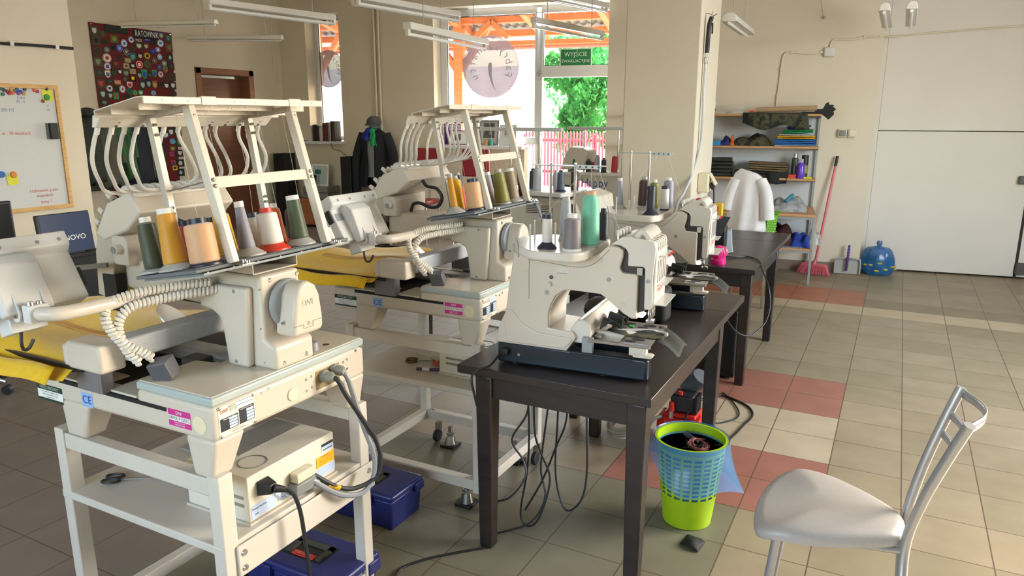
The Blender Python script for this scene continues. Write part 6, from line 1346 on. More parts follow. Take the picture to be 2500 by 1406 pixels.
m = MB(); rbox(m, -.15, -.07, -.30, -.24, 1.016, 1.034); tag(obj('yellow_tape_box', m, mat('box_lime', '#c8cf2a', .5, var=.04), bevel=.003), 'flat lime yellow packet right of the violet bottle', 'packet')
# worktop and lower shelf
heap('plastic_bag_pile', 'pile of clear plastic bags with grey fabric on the worktop', 'bag', -.44, -.10, -.62, -.20, .706, .16, mat('plastic_grey', '#9a9ca0', .25, var=.35, scale=18), 21)
m = MB().cyl(rpt(-.31, -.56, .80), rpt(-.24, -.47, .86), .02, n=16); tag(obj('bag_roll', m, mat('roll_teal', '#3f7f92', .5, var=.05)), 'teal roll lying on the pile of plastic bags', 'roll')
gb = thing('gift_bag', 'lime green paper bag with white dots hanging at the worktop edge', 'bag', rpt(-.42, -.82, .6), WA)
m = MB(); m.hexa([rpt(-.47, -.90, .50), rpt(-.385, -.90, .50), rpt(-.385, -.83, .50), rpt(-.47, -.83, .50)], [rpt(-.47, -.90, .70), rpt(-.37, -.90, .70), rpt(-.37, -.82, .70), rpt(-.47, -.82, .70)])
obj('paper', m, mat('bag_lime', '#6fbf2a', .6, var=.04), gb, world=True, bevel=.002)
m = MB(); m.hexa([rpt(-.44, -.84, .704), rpt(-.36, -.84, .704), rpt(-.33, -.6, .706), rpt(-.42, -.6, .706)], [rpt(-.44, -.84, .709), rpt(-.36, -.84, .709), rpt(-.33, -.6, .712), rpt(-.42, -.6, .712)]); obj('flap', m, mat('bag_lime', '#6fbf2a', .6), gb, world=True)
m = MB()
for i in range(4):
    for j in range(7): m.cyl(rpt(-.46+.024*i+.012*(j % 2), -.9005, .515+.026*j), rpt(-.46+.024*i+.012*(j % 2), -.902, .515+.026*j), .004, n=8)
obj('white_dots', m, INKW, gb, world=True)
heap('brown_cloth', 'dark red-brown fabric heap on the lower shelf', 'fabric', -.62, -.20, -.70, -.15, .366, .27, fab('red_brown', '#4a2622'), 22)
heap('blue_cloth', 'royal blue fabric heap at the right of the lower shelf', 'fabric', -.24, -.05, -.72, -.30, .366, .16, fab('royal2', '#2440a0'), 23)
m = MB(); rbox(m, -.30, -.12, -.77, -.3, .366, .374); tag(obj('grey_sheet', m, mat('sheet_grey', '#8a8a90', .6, var=.05)), 'grey sheet lying under the cloth on the lower shelf', 'sheet')
heap('plastic_bag', 'clear plastic bag bulging at the right end of the lower shelf', 'bag', -.06, .07, -.5, -.12, .366, .18, mat('plastic_clear', '#cfccc8', .2, var=.1, alpha=.55), 24)

# chair with a white shirt over its back
sc2 = thing('chair', 'chair behind the work table, its back covered by a white shirt', 'chair', (-1.1, 6.6, 0))
obj('seat', MB().box(-1.3, -.9, 6.5, 6.92, .42, .46), BLACKM, sc2, bevel=.01, world=True)
obj('backrest', MB().box(-1.23, -.99, 6.46, 6.49, .70, 1.13), BLACKM, sc2, bevel=.01, world=True)
for x in (-1.27, -.93):
    for y in (6.5, 6.88): obj('leg', MB().cyl((x, y, 0), (x, y, .43), .012, n=10), STEEL, sc2, world=True)
for x in (-1.2, -1.02): obj('back_stay', MB().cyl((x, 6.49, .42), (x, 6.475, .75), .010, n=10), STEEL, sc2, world=True)
st = thing('shirt', 'white t-shirt hung over the back of the chair', 'shirt', (-1.1, 6.45, .7))
SHM = mat('shirt_white', '#cdc8c6', .85, var=.04, scale=14)
def shf(u, v):
    a = 2*math.pi*u; w = (.115+.055*v+.004*math.sin(4*a))*(.62+.38*min(1, v/.1)**.5); d = .045+.045*v+.014*math.sin(7*a+2*v)*v+.02*abs(math.sin(3*a))*v
    return Vector((-1.115+.0*v+w*math.cos(a), 6.475+d*math.sin(a), 1.185-.50*v-.02*math.cos(a)*(1-v)))
mb = MB().grid(shf, 44, 18); mb.f.append([i*19 for i in range(44)])
obj('body', mb, SHM, st, solid=.004, world=True)
for x0, x1, z1, r1 in ((-1.015, -.935, .79, .052), (-1.21, -1.275, .86, .045)):
    pth = crom([(x0, 6.46, 1.12), ((x0*1+x1*2)/3, 6.45, 1.0), (x1, 6.44, z1)], 6)
    obj('sleeve', MB().tube(pth, .05, 14, rr=[.045+(r1-.035)*i/(len(pth)-1)*.9 for i in range(len(pth))]), SHM, st, world=True)

# things on and under the work table
T2 = .744
pk = thing('pink_gadget', 'hot pink plastic gadget at the near end of the work table', 'gadget', (-.93, 4.56, T2))
HP = mat('hot_pink', '#d81f7a', .3, var=.03)
obj('body', MB().lathe([(.045, 0), (.047, .006), (.046, .03), (.040, .036), (.042, .045), (.042, .08), (.032, .105), (.012, .115), (0, .116)], Matrix.Translation((-.93, 4.56, T2)), 28), HP, pk, world=True)
k = MB()
for i in range(9): a = R(40*i); k.tube([( -.93+.0425*math.cos(a), 4.56+.0425*math.sin(a), T2+.045), (-.93+.0425*math.cos(a), 4.56+.0425*math.sin(a), T2+.08), (-.93+.032*math.cos(a), 4.56+.032*math.sin(a), T2+.105)], .003, 5)
objs('rib', k, HP, pk, world=True)
obj('clear_window', MB().sphere((-.905, 4.585, T2+.075), .028, (1, 1, 1.2)), mat('amber_clear', '#b98a6a', .2, var=0, alpha=.6), pk, world=True)
m = MB().grid(lambda u, v: Vector((-.985+.06*u-.10*v, 4.90+.10*u+.42*v, T2+.004+.10*v*v)), 6, 10)
tag(obj('grey_card', m, mat('card_grey_blue', '#8d969f', .5, var=.02), solid=.002), 'grey-blue card curving up on the work table behind the pink gadget', 'card')
tb_ = thing('tablet', 'dark flat tablet leaning behind the second multi-needle machine', 'tablet', (-1.02, 5.0, T2))
obj('slab', MB().hexa([(-1.10, 4.98, T2+.11), (-1.01, 4.98, T2+.115), (-1.01, 5.0, T2+.115), (-1.10, 5.0, T2+.11)], [(-1.055, 5.02, T2+.235), (-.965, 5.02, T2+.235), (-.965, 5.04, T2+.235), (-1.055, 5.04, T2+.235)]), mat('tablet_slate', '#36393d', .5, var=.04), tb_, world=True, bevel=.002)
obj('rest', MB().box(-1.09, -.99, 5.0, 5.09, T2, T2+.17), BLACK, tb_, world=True, bevel=.004)
yb_ = thing('yellow_box', 'yellow and red narrow box standing on the work table', 'box', (-1.19, 5.72, T2))
obj('carton', MB().box(-1.225, -1.165, 5.70, 5.76, T2, T2+.245), mat('carton_yellow', '#e0b51a', .5, var=.03), yb_, world=True, bevel=.002); obj('red_print', MB().box(-1.226, -1.19, 5.699, 5.761, T2+.08, T2+.22), RED, yb_, world=True)
k = smooth_tube(MB(), [(-.95, 4.78, T2+.01), (-.88, 4.80, T2+.006), (-.80, 4.86, T2+.006), (-.715, 4.74, T2+.006), (-.672, 4.60, T2-.02), (-.61, 4.46, .66), (-.585, 4.42, .55), (-.60, 4.36, .45), (-.66, 4.25, .40), (-.72, 4.15, .44), (-.77, 4.05, .55), (-.80, 3.98, .66), (-.80, 3.86, .70)], .0045, 8)
cb = tag(obj('looping_cable', k, BLACK), 'thin black cord looping off the corner of the work table', 'cord'); obj('plug', MB().cbox((-.965, 4.775, T2+.014), (.05, .022, .022), (0, 0, .1)), BLACK, cb, bevel=.004)
pc = thing('computer_tower', 'black computer tower with mesh side standing under the work table', 'computer', (-.95, 4.62, 0))
obj('case', MB().box(-1.22, -.79, 4.56, 4.75, .015, .45), BLACKM, pc, bevel=.004, world=True)
k = MB()
for i in range(22): k.box(-.8015, -.7955, 4.5585, 4.5605, .05+.017*i, .058+.017*i)
objs('mesh_hole', k, mat('mesh_grey', '#4a4a4c', .5), pc, world=True)
for x in (-1.18, -.83):
    for y in (4.59, 4.72): obj('foot', MB().box(x-.015, x+.015, y-.01, y+.01, 0, .016), RUBBER, pc, world=True)

# pillar fittings: air gun on a hook with its hose, socket, red-white device
ag = thing('air_gun', 'black air blow gun hanging from a hook on the pillar with a pale hose', 'air gun', (-1.43, 6.05, 2.2))
XP = -1.45
obj('handle', MB().tube(crom([(XP+.03, 6.0, 2.12), (XP+.032, 6.0, 2.24), (XP+.036, 6.0, 2.33), (XP+.052, 6.0, 2.385)], 6), .018, 12), BLACK, ag, world=True)
obj('trigger', MB().bar((XP+.06, 6.0, 2.34), (XP+.062, 6.0, 2.26), .014, .010), BLACK, ag, world=True)
obj('nozzle', MB().cyl((XP+.05, 6.0, 2.385), (XP+.092, 6.0, 2.405), .006, .004, 10), STEEL, ag, world=True)
obj('coupling', MB().lathe([(.012, 0), (.012, .03), (.016, .035), (.016, .075), (.012, .08), (.012, .11)], Matrix.Translation((XP+.026, 6.0, 2.01)), 14), STEEL, ag, world=True)
obj('hook', MB().tube(crom([(XP, 6.0, 2.41), (XP+.03, 6.0, 2.41), (XP+.05, 6.0, 2.40), (XP+.055, 6.0, 2.425)], 5), .004, 6), STEEL, ag, world=True)
k = smooth_tube(MB(), [(XP+.026, 6.0, 2.01), (XP+.022, 6.0, 1.85), (XP+.03, 6.0, 1.6), (XP+.022, 6.0, 1.4), (XP+.0, 5.93, 1.22), (-1.50, 5.86, 1.05), (-1.55, 5.82, .9), (-1.56, 5.80, .5), (-1.5, 5.6, .05)], .012, 10)
obj('hose', k, mat('hose_pale', '#c3c3c0', .35, var=.02), ag, world=True)
so = thing('power_socket', 'cream wall socket with open flap and plug on the side of the pillar', 'socket', (-1.43, 6.2, 1.1))
IV = mat('socket_ivory', '#ddd2b0', .45, var=.02)
obj('box', MB().box(-1.448, -1.36, 6.06, 6.2, 1.03, 1.185), IV, so, bevel=.01, world=True)
obj('flap', MB().cbox((-1.335, 6.13, 1.135), (.012, .08, .10), (0, R(-32), 0)), IV, so, bevel=.004, world=True)
obj('plug', MB().cyl((-1.36, 6.12, 1.10), (-1.325, 6.12, 1.06), .018, n=14), BLACK, so, world=True)
obj('cord', smooth_tube(MB(), [(-1.325, 6.12, 1.06), (-1.32, 6.12, .98), (-1.315, 6.10, .90), (-1.32, 6.06, .80), (-1.33, 6.0, .60)], .006, 8), BLACK, so, world=True)
rw = thing('steam_iron', 'white and red plastic device on a shelf under the pillar socket', 'device', (-1.36, 6.02, .93))
obj('white_shell', MB().hexa([(-1.44, 5.78, .86), (-1.36, 5.78, .86), (-1.36, 5.88, .86), (-1.44, 5.88, .86)], [(-1.43, 5.80, 1.0), (-1.39, 5.80, 1.0), (-1.39, 5.86, 1.0), (-1.43, 5.86, 1.0)]), mat('device_pale', '#d5d8d2', .3, var=.02), rw, bevel=.01, world=True)
obj('red_shell', MB().hexa([(-1.36, 5.79, .86), (-1.30, 5.79, .86), (-1.30, 5.87, .86), (-1.36, 5.87, .86)], [(-1.39, 5.80, 1.01), (-1.335, 5.80, 1.01), (-1.335, 5.86, 1.01), (-1.39, 5.86, 1.01)]), mat('device_red', '#c94a52', .3, var=.03), rw, bevel=.008, world=True)
obj('base', MB().box(-1.45, -1.29, 5.77, 5.89, T2, .862), mat('device_pale', '#d5d8d2', .3), rw, bevel=.008, world=True)

# ---------------------------------------------------------------- wall fittings
sw = thing('light_switch', 'grey switch beside a cream one, surface mounted on the right wall', 'switch', rpt(.24, -.02, 1.47), WA)
for s_, m_, c_ in ((.155, mat('switch_ivory', '#d8cfb4', .45), mat('switch_grey', '#7d807b', .45)), (.245, mat('switch_ivory', '#d8cfb4', .45), mat('switch_cream', '#d9d0b6', .4))):
    m = MB(); rbox(m, s_, s_+.084, -.04, 0, 1.43, 1.515); h_ = obj('housing', m, m_, sw, bevel=.008, world=True)
    m = MB(); rbox(m, s_+.012, s_+.072, -.052, -.036, 1.442, 1.505); obj('rocker', MB().add([root_matrix(sw).inverted() @ v for v in m.v], m.f), c_, h_, bevel=.006)
jb = thing('junction_box', 'round-cornered white junction box with cable runs on the right wall', 'junction box', rpt(.0, -.02, 2.28), WA)
m = MB(); rbox(m, -.055, .045, -.04, 0, 2.235, 2.33); obj('lid', m, mat('jbox_white', '#d5d0c8', .4, var=.02), jb, bevel=.014, seg=3, world=True)
CW = mat('cable_painted', '#d9ceb4', .6, var=.02)
for nm, pts in (('cable', [(-.055, 2.285), (-.2, 2.27), (-.36, 2.29), (-.43, 2.275), (-.45, 2.2), (-.46, 2.0), (-.475, 1.75)]), ('cable', [(.0, 2.33), (.01, 2.38), (.05, 2.405), (.2, 2.40), (.32, 2.42), (.5, 2.425)])):
    obj(nm, MB().tube(crom([rpt(s_, -.012, z) for s_, z in pts], 6), .009, 8), CW, jb, world=True)
obj('cable', MB().tube(crom([rpt(.5, -.012, 2.425), rpt(.6, .27, 2.44), rpt(1.0, .285, 2.47), rpt(1.6, .285, 2.50), rpt(2.3, .285, 2.54)], 6), .009, 8), CW, jb, world=True)
k = MB()
for s_, z in ((-.08, 2.283), (-.36, 2.29), (-.455, 2.12), (-.468, 1.85), (.31, 2.42), (.46, 2.425)): rbox(k, s_-.012, s_+.012, -.026, 0, z-.012, z+.012)
objs('clip', k, CW, jb, world=True, bevel=.003)
hk = thing('wall_hook', 'small metal hook with a wire high on the right wall', 'hook', rpt(-.1, -.02, 2.56), WA)
obj('screw_eye', MB().sphere(rpt(-.085, -.02, 2.62), .015), STEEL, hk, world=True); obj('wire', MB().cyl(rpt(-.09, -.02, 2.62), rpt(-.3, -.6, 3.3), .0015, n=6), STEEL, hk, world=True)
# broom, dustpan, bag
br = thing('broom', 'pink broom leaning against the right wall', 'broom', (-.68, 8.28, 0))
PK = mat('broom_pink', '#d96a74', .45, var=.03)
b0 = Vector((-.68, 8.285, .10)); b1 = Vector((-.575, 8.435, 1.24))
obj('handle', MB().cyl(b0, b0.lerp(b1, .91), .0125, n=14), PK, br, world=True); obj('grip', MB().cyl(b0.lerp(b1, .91), b1, .015, n=14), BLACK, br, world=True)
hd_ = [(-.86, 8.33), (-.53, 8.24)]
obj('head', MB().hexa([(-.83, 8.30, .085), (-.56, 8.225, .085), (-.545, 8.275, .085), (-.815, 8.35, .085)], [(-.81, 8.305, .115), (-.58, 8.24, .115), (-.567, 8.285, .115), (-.797, 8.345, .115)]), PK, br, bevel=.006, world=True)
k = MB(); rn = random.Random(5)
for i in range(30):
    for j in range(3):
        t = (i+.5)/30; p = Vector((-.825+.275*t, 8.305-.075*t+.018*j, .087)); q = Vector((-.865+.345*t+rn.uniform(-.006, .006), 8.29-.085*t+.03*j, .004)); k.tube([p, q], .0035, 4)
o_ = obj('bristles', k, PK, br, world=True); o_['kind'] = 'stuff'
obj('socket', MB().cyl((-.69, 8.275, .105), b0.lerp(b1, .05), .018, n=12), PK, br, world=True)
dp = thing('dustpan', 'grey dustpan with purple brush handle leaning on the right wall', 'dustpan', (-.37, 8.44, 0))
DPG = mat('dustpan_grey', '#a9a69d', .45, var=.03)
def dq(x, z, t=0): return Vector((-.37+x, 8.47-.02+.02*z+.14*x-t+.02, z))
m = MB(); pan = [(-.12, .005), (.12, .005), (.12, .14), (.09, .168), (-.09, .168), (-.12, .14)]
n = len(pan); m.add([dq(a, b, .015) for a, b in pan]+[dq(a, b, .022) for a, b in pan], [list(range(n))[::-1], list(range(n, 2*n))]+[[i, (i+1) % n, n+(i+1) % n, n+i] for i in range(n)])
obj('pan', m, DPG, dp, world=True)
rim = [dq(-.12, .01, .035), dq(-.12, .14, .04), dq(-.09, .17, .04), dq(.09, .17, .04), dq(.12, .14, .04), dq(.12, .01, .035)]
obj('rim', MB().tube(crom(rim, 4), .010, 8), DPG, dp, world=True)
PU = mat('handle_purple', '#54327a', .45, var=.05)
obj('handle', MB().bar(dq(-.005, .04, .05), dq(.0, .32, .05), .034, .022), PU, dp, bevel=.008, world=True)
k = MB()
for i in range(5): z = .15+.03*i; k.bar(dq(-.018, z, .062), dq(.018, z, .062), .008, .006)
objs('grip_rib', k, PU, dp, world=True)
wbg = thing('rubbish_bag', 'tied blue transparent rubbish bag beside the white door', 'bag', (-.10, 8.64, 0))
BB = mat('bag_blue_film', '#2f6fa8', .18, var=.25, scale=12, alpha=.72)
def bagf(u, v):
    a = 2*math.pi*u; z = .30*v; r = .16*(math.sin(math.pi*min(1, .25+.75*v*.92)))**.55 if v > 0 else .13
    r = .165*(1-(abs(v-.42)/.62)**2.6)**.5 if v < 1 else .02
    r *= 1+.05*math.sin(5*a+6*v)+.03*math.sin(11*a)
    return Vector((-.09+r*math.cos(a), 8.60+r*.72*math.sin(a), .004+z))
obj('film', MB().grid(bagf, 40, 18), BB, wbg, world=True)
obj('knot', MB().lathe([(.05, 0), (.018, .03), (.03, .06), (.022, .085), (.0, .085)], Matrix.Translation((-.09, 8.60, .275)), 10), BB, wbg, world=True)
def inner(u, v):
    p = bagf(u, v*.6); c = Vector((-.09, 8.60, p.z)); return c+(p-c)*.93
mb = MB().grid(inner, 24, 8); mb.f.append([i*9+8 for i in range(24)]); obj('contents', mb, mat('bag_contents', '#2a3440', .8, var=.7, scale=22), wbg, world=True)
k = MB(); rn = random.Random(3)
for i in range(8): p = inner(.62+.05*i+rn.uniform(0, .05), .25+.6*rn.random()); c = Vector((-.09, 8.60, p.z)); p = c+(p-c)*1.03; k.sphere(p, .028, (1, .4, .45), 10, 6)
objs('yellow_wrapper', k, mat('wrapper_yellow', '#b9a82a', .5, var=.3, scale=30), wbg, world=True)

# ---------------------------------------------------------------- silver chair in the foreground
ch = thing('dining_chair', 'silver metal chair with grey padded seat in the right foreground', 'chair', (-.05, 2.3, 0))
SV = mat('silver_paint', '#a9a9ab', .32, .55, var=.04); SE = mat('seat_grey_vinyl', '#a5a19d', .38, var=.03, scale=60, bump=.08)
out = crom([(-.255, 2.09, 0), (-.285, 2.20, 0), (-.290, 2.32, 0), (-.265, 2.45, 0), (-.20, 2.525, 0), (-.10, 2.52, 0), (.0, 2.465, 0), (.08, 2.40, 0), (.125, 2.345, 0), (.135, 2.28, 0), (.12, 2.215, 0), (.06, 2.165, 0), (-.06, 2.105, 0), (-.17, 2.075, 0)], 4, True)
cx = sum(p.x for p in out)/len(out); cy = sum(p.y for p in out)/len(out)
rings = []
for sc_i, z in ((.93, .415), (.99, .418), (1.0, .428), (.99, .442), (.95, .453), (.85, .460), (.6, .464), (.3, .465)): rings.append([Vector((cx+(p.x-cx)*sc_i, cy+(p.y-cy)*sc_i, z-.028*max(0, (-.19-p.x)/.1)**1.5*(1 if sc_i > .5 else sc_i))) for p in out])
obj('seat', loft(rings), SE, ch, world=True, smooth=60)
for y in (2.135, 2.47): obj('front_leg', MB().tube(crom([(-.205, y, .425), (-.215, y, .30), (-.245, y+(.0 if y < 2.3 else .015), .0)], 5), .0135, 14), SV, ch, world=True)
for y, yt, yb in ((2.215, 2.105, 2.13), (2.375, 2.415, 2.44)):
    pth = crom([(.16, yb, .0), (.142, (y+yb)/2, .25), (.136, y, .42), (.16, y+(yt-y)*.3, .58), (.20, y+(yt-y)*.7, .74), (.235, yt, .86)], 6)
    obj('rear_post', MB().tube(pth, .0145, 16), SV, ch, world=True)
for y in (2.14, 2.465): obj('side_rail', MB().cyl((-.20, y, .408), (.13, 2.215 if y < 2.3 else 2.375, .402), .0105, n=12), SV, ch, world=True)
obj('front_rail', MB().cyl((-.205, 2.135, .405), (-.205, 2.47, .405), .0105, n=12), SV, ch, world=True); obj('rear_rail', MB().cyl((.136, 2.215, .40), (.136, 2.375, .40), .0105, n=12), SV, ch, world=True)
for f_, dp_ in ((1.0, .052), (.72, .030), (.48, .026)):
    z = .60+.245*f_; x = .165+.068*f_; y0 = 2.185-.075*f_+.002; y1 = 2.385+.03*f_
    arc = [(x+dp_*math.sin(math.pi*i/12), y0+(y1-y0)*i/12, z) for i in range(13)]
    m = MB()
    for p in arc: m.v += [Vector((p[0], p[1], p[2]-.013)), Vector((p[0], p[1], p[2]+.013))]
    m.f = [[2*i, 2*i+2, 2*i+3, 2*i+1] for i in range(12)]
    obj('back_slat', m, SV, ch, solid=.004, world=True)

# ---------------------------------------------------------------- waste basket, compressor, hose, tool boxes, cables
wk = thing('waste_basket', 'lime green waste basket with a blue liner under the sewing table', 'waste basket', (-.63, 2.78, 0))
LM = mat('lime_plastic', '#a3c414', .4, var=.03)
BC = Vector((-.628, 2.785, 0))
def brr(z): return .098+.115*z
k = MB(); N = 20; rows = [.135+.018*i for i in range(11)]
Tm = Matrix.Translation(BC)
k.lathe([(brr(0)*.9, 0), (brr(0), .003), (brr(.128), .128), (brr(.128)-.003, .128), (brr(0)-.003, .005), (.0, .005)], Tm, 40)
k.lathe([(brr(.325), .325), (brr(.36), .36), (brr(.36)+.006, .362), (brr(.36)+.006, .368), (brr(.36)-.004, .368), (brr(.325)-.003, .325)], Tm, 40)
for z in [.128+.0197*i for i in range(11)]: k.lathe([(brr(z), z), (brr(z+.008), z+.008), (brr(z+.008)-.003, z+.008), (brr(z)-.003, z)], Tm, 40, False)
for i in range(N):
    a = 2*math.pi*i/N; q = lambda z, da, dr: BC+Vector(((brr(z)-dr)*math.cos(a+da), (brr(z)-dr)*math.sin(a+da), z))
    k.hexa([q(.125, -.045, .003), q(.125, .045, .003), q(.125, .045, 0), q(.125, -.045, 0)], [q(.33, -.04, .003), q(.33, .04, .003), q(.33, .04, 0), q(.33, -.04, 0)])
obj('basket_wall', k, LM, wk, world=True)
FB = mat('liner_blue_film', '#3f8fc8', .15, var=.12, scale=14, alpha=.45)
def lin(u, v):
    a = 2*math.pi*u
    if v < .35: z = .06+.31*v/.35; r = brr(z)-.006
    else:
        t = (v-.35)/.65; z = .372-.15*t*(1+.35*math.cos(a-.25)+.2*math.sin(3*a)); r = brr(.368)+.012+.028*t*(1+.5*math.cos(a+.2)+.3*math.sin(4*a+1))*(.4+t)
    return BC+Vector((r*math.cos(a), r*math.sin(a), z))
obj('liner', MB().grid(lin, 60, 20), FB, wk, world=True)
wst = thing('fabric_waste', 'dark fabric offcuts and red threads lying in the lined basket', 'fabric scraps', BC+Vector((0, 0, .30)))
rn = random.Random(11)
for i in range(9):
    a = rn.uniform(0, 6.28); r = rn.uniform(.0, .085); c = BC+Vector((r*math.cos(a), r*math.sin(a), .27+.05*rn.random()))
    rot = Euler((rn.uniform(-1, 1), rn.uniform(-1, 1), a)).to_matrix().to_4x4(); Tq = Matrix.Translation(c) @ rot
    obj('scrap', MB().grid(lambda u, v: Vector(((u-.5)*.09, (v-.5)*.08, .012*math.sin(5*u+3*v))), 6, 6, Tq), (BLACKM, mat('scrap_purple_grey', '#4b4858', .8, var=.1), mat('scrap_brown', '#3a2626', .8))[i % 3], wst, solid=.002, world=True)
k = MB()
for i in range(14):
    a0_ = rn.uniform(0, 6.28); pts = [BC+Vector((.03+.05*math.cos(a0_+j*1.3)*rn.uniform(.4, 1), .0+.05*math.sin(a0_+j*1.1), .335+.012*rn.random())) for j in range(5)]; k.tube(crom(pts, 4), .0008, 4)
o_ = obj('thread_tangle', k, mat('thread_red_mix', '#b0605a', .7, var=.3), wst, world=True); o_['kind'] = 'stuff'
m = MB().grid(lambda u, v: Vector((-.60+.075*u+.01*v, 2.575+.085*v-.02*u, .004+.022*math.sin(math.pi*u)*(.5+.5*math.sin(4*v)))), 8, 8)
tag(obj('fabric_scrap', m, BLACKM, solid=.003), 'black fabric scrap on the floor in front of the waste basket', 'fabric scrap')
cp = thing('air_compressor', 'red air compressor with black motor under the sewing table', 'compressor', (-.85, 3.55, 0))
CR = mat('compressor_red', '#c22822', .3, var=.04)
obj('tank', MB().tube([(-.96, 3.50, .09), (-.94, 3.50, .09), (-.77, 3.56, .09), (-.75, 3.565, .09)], .075, 24, rr=[.05, .078, .078, .05]), CR, cp, world=True)
obj('frame', MB().hexa([(-.93, 3.44, .16), (-.76, 3.44, .16), (-.76, 3.60, .16), (-.93, 3.60, .16)], [(-.92, 3.45, .175), (-.77, 3.45, .175), (-.77, 3.59, .175), (-.92, 3.59, .175)]), CR, cp, bevel=.004, world=True)
obj('front_shroud', MB().hexa([(-.80, 3.43, .01), (-.735, 3.43, .01), (-.735, 3.56, .01), (-.80, 3.56, .01)], [(-.86, 3.46, .14), (-.745, 3.46, .15), (-.745, 3.56, .15), (-.86, 3.56, .14)]), CR, cp, bevel=.008, world=True)
obj('motor', MB().box(-.90, -.78, 3.46, 3.57, .175, .27), BLACK, cp, bevel=.012, world=True)
k = MB()
for i in range(6): k.box(-.78, -.765, 3.465+.018*i, 3.473+.018*i, .175, .265)
objs('cooling_fin', k, BLACKM, cp, world=True)
obj('motor_cover', MB().tube(crom([(-.86, 3.60, .26), (-.80, 3.595, .31), (-.775, 3.585, .345)], 4), .05, 18), mat('cover_grey', '#55585e', .4, var=.05), cp, world=True, bevel=.004)
obj('pressure_cap', MB().cyl((-.885, 3.44, .19), (-.885, 3.44, .235), .016, .013, 14), CR, cp, world=True)
obj('regulator', MB().cyl((-.885, 3.44, .15), (-.885, 3.44, .19), .013, n=12), CHROME, cp, world=True)
obj('red_button', MB().cyl((-.85, 3.47, .27), (-.85, 3.47, .288), .012, n=12), CR, cp, world=True)
for x in (-.93, -.775):
    for y in (3.46, 3.58): obj('rubber_foot', MB().cyl((x, y, 0), (x, y, .03), .014, n=12), RUBBER, cp, world=True)
obj('motor_cord', smooth_tube(MB(), [(-.80, 3.455, .20), (-.82, 3.42, .12), (-.79, 3.41, .06), (-.75, 3.41, .02)], .005, 8), BLACK, cp, world=True)
k = MB(); cc = Vector((-1.10, 3.42, .02)); pts = []
for i in range(64): a = 2*math.pi*i/16; pts.append(cc+Vector((.10*math.cos(a)+.008*math.sin(i), .115*math.sin(a), .012+.0035*i/4+.10*(.5+.5*math.sin(a+.6))*(.5+.14*(i//16)))))
k.tube(crom([(-.93, 3.44, .15), (-.97, 3.43, .13)]+pts+[(-1.17, 3.62, .14)], 2), .009, 8)
tag(obj('air_hose', k, mat('hose_translucent', '#a89c8a', .3, var=.03, alpha=.85)), 'coiled pale air hose on the floor beside the compressor', 'hose')
def toolbox(lab, x1, y0, z0, L, W, H):
    t = thing('toolbox', lab, 'toolbox', (x1-L/2, y0+W/2, z0), 0, 'blue plastic toolboxes on the floor')
    BL = mat('toolbox_blue', '#232b66', .35, var=.05); x0 = x1-L; y1 = y0+W
    obj('body', MB().hexa([(x0+.012, y0+.008, z0), (x1-.012, y0+.008, z0), (x1-.012, y1-.008, z0), (x0+.012, y1-.008, z0)], [(x0+.004, y0, z0+H*.74), (x1-.004, y0, z0+H*.74), (x1-.004, y1, z0+H*.74), (x0+.004, y1, z0+H*.74)]), BL, t, bevel=.005, world=True)
    lid = obj('lid', MB().box(x0-.004, x1+.004, y0-.006, y1+.006, z0+H*.74, z0+H*.92), BL, t, bevel=.012, seg=3, world=True)
    cx_, cy_ = x0+L*.5, y0+W*.5
    obj('handle_well', MB().box(cx_-.085, cx_+.085, cy_-.05, cy_+.05, z0+H*.9, z0+H*.923), BLACK, t, world=True)
    k_ = MB(); k_.box(cx_-.075, cx_+.075, cy_+.02, cy_+.042, z0+H*.92, z0+H*.95).box(cx_-.075, cx_-.055, cy_-.04, cy_+.042, z0+H*.92, z0+H*.95).box(cx_+.055, cx_+.075, cy_-.04, cy_+.042, z0+H*.92, z0+H*.95)
    obj('handle', k_, mat('handle_dark_olive', '#3f4238', .5, var=.05), t, world=True)
    bd = obj('red_badge', MB().box(cx_-.048, cx_+.048, cy_-.045, cy_-.020, z0+H*.923, z0+H*.94), RED, t, bevel=.003, world=True)
    kk = MB().text('PATROL', .019, frame((cx_, cy_-.0325, z0+H*.9415), (1, 0, 0), (0, 1, 0)), .0006); obj('lettering', MB().add([root_matrix(t).inverted() @ v for v in kk.v], kk.f), mat('letter_orange', '#e8b08a', .5, var=0), bd, smooth=0)
    for x in (x0+L*.28, x0+L*.72): obj('latch', MB().box(x-.02, x+.02, y0-.016, y0, z0+H*.6, z0+H*.85), BL, t, bevel=.003, world=True)
    obj('side_lug', MB().box(x1-.002, x1+.012, y1-.06, y1+.0, z0+H*.62, z0+H*.84), BL, t, bevel=.004, world=True)
    obj('sticker', MB().box(x0+L*.55, x0+L*.61, y0-.0012+.004, y0+.004, z0+.02, z0+.075), mat('sticker_mix', '#8a7a78', .6, var=.5, scale=60), t, world=True, smooth=0)
toolbox('blue toolbox standing under the middle embroidery machine', -1.645, 2.125, 0, .40, .21, .172)
toolbox('blue toolbox under the nearest embroidery machine, its red badge showing', -1.435, 1.555, 0, .41, .21, .205)
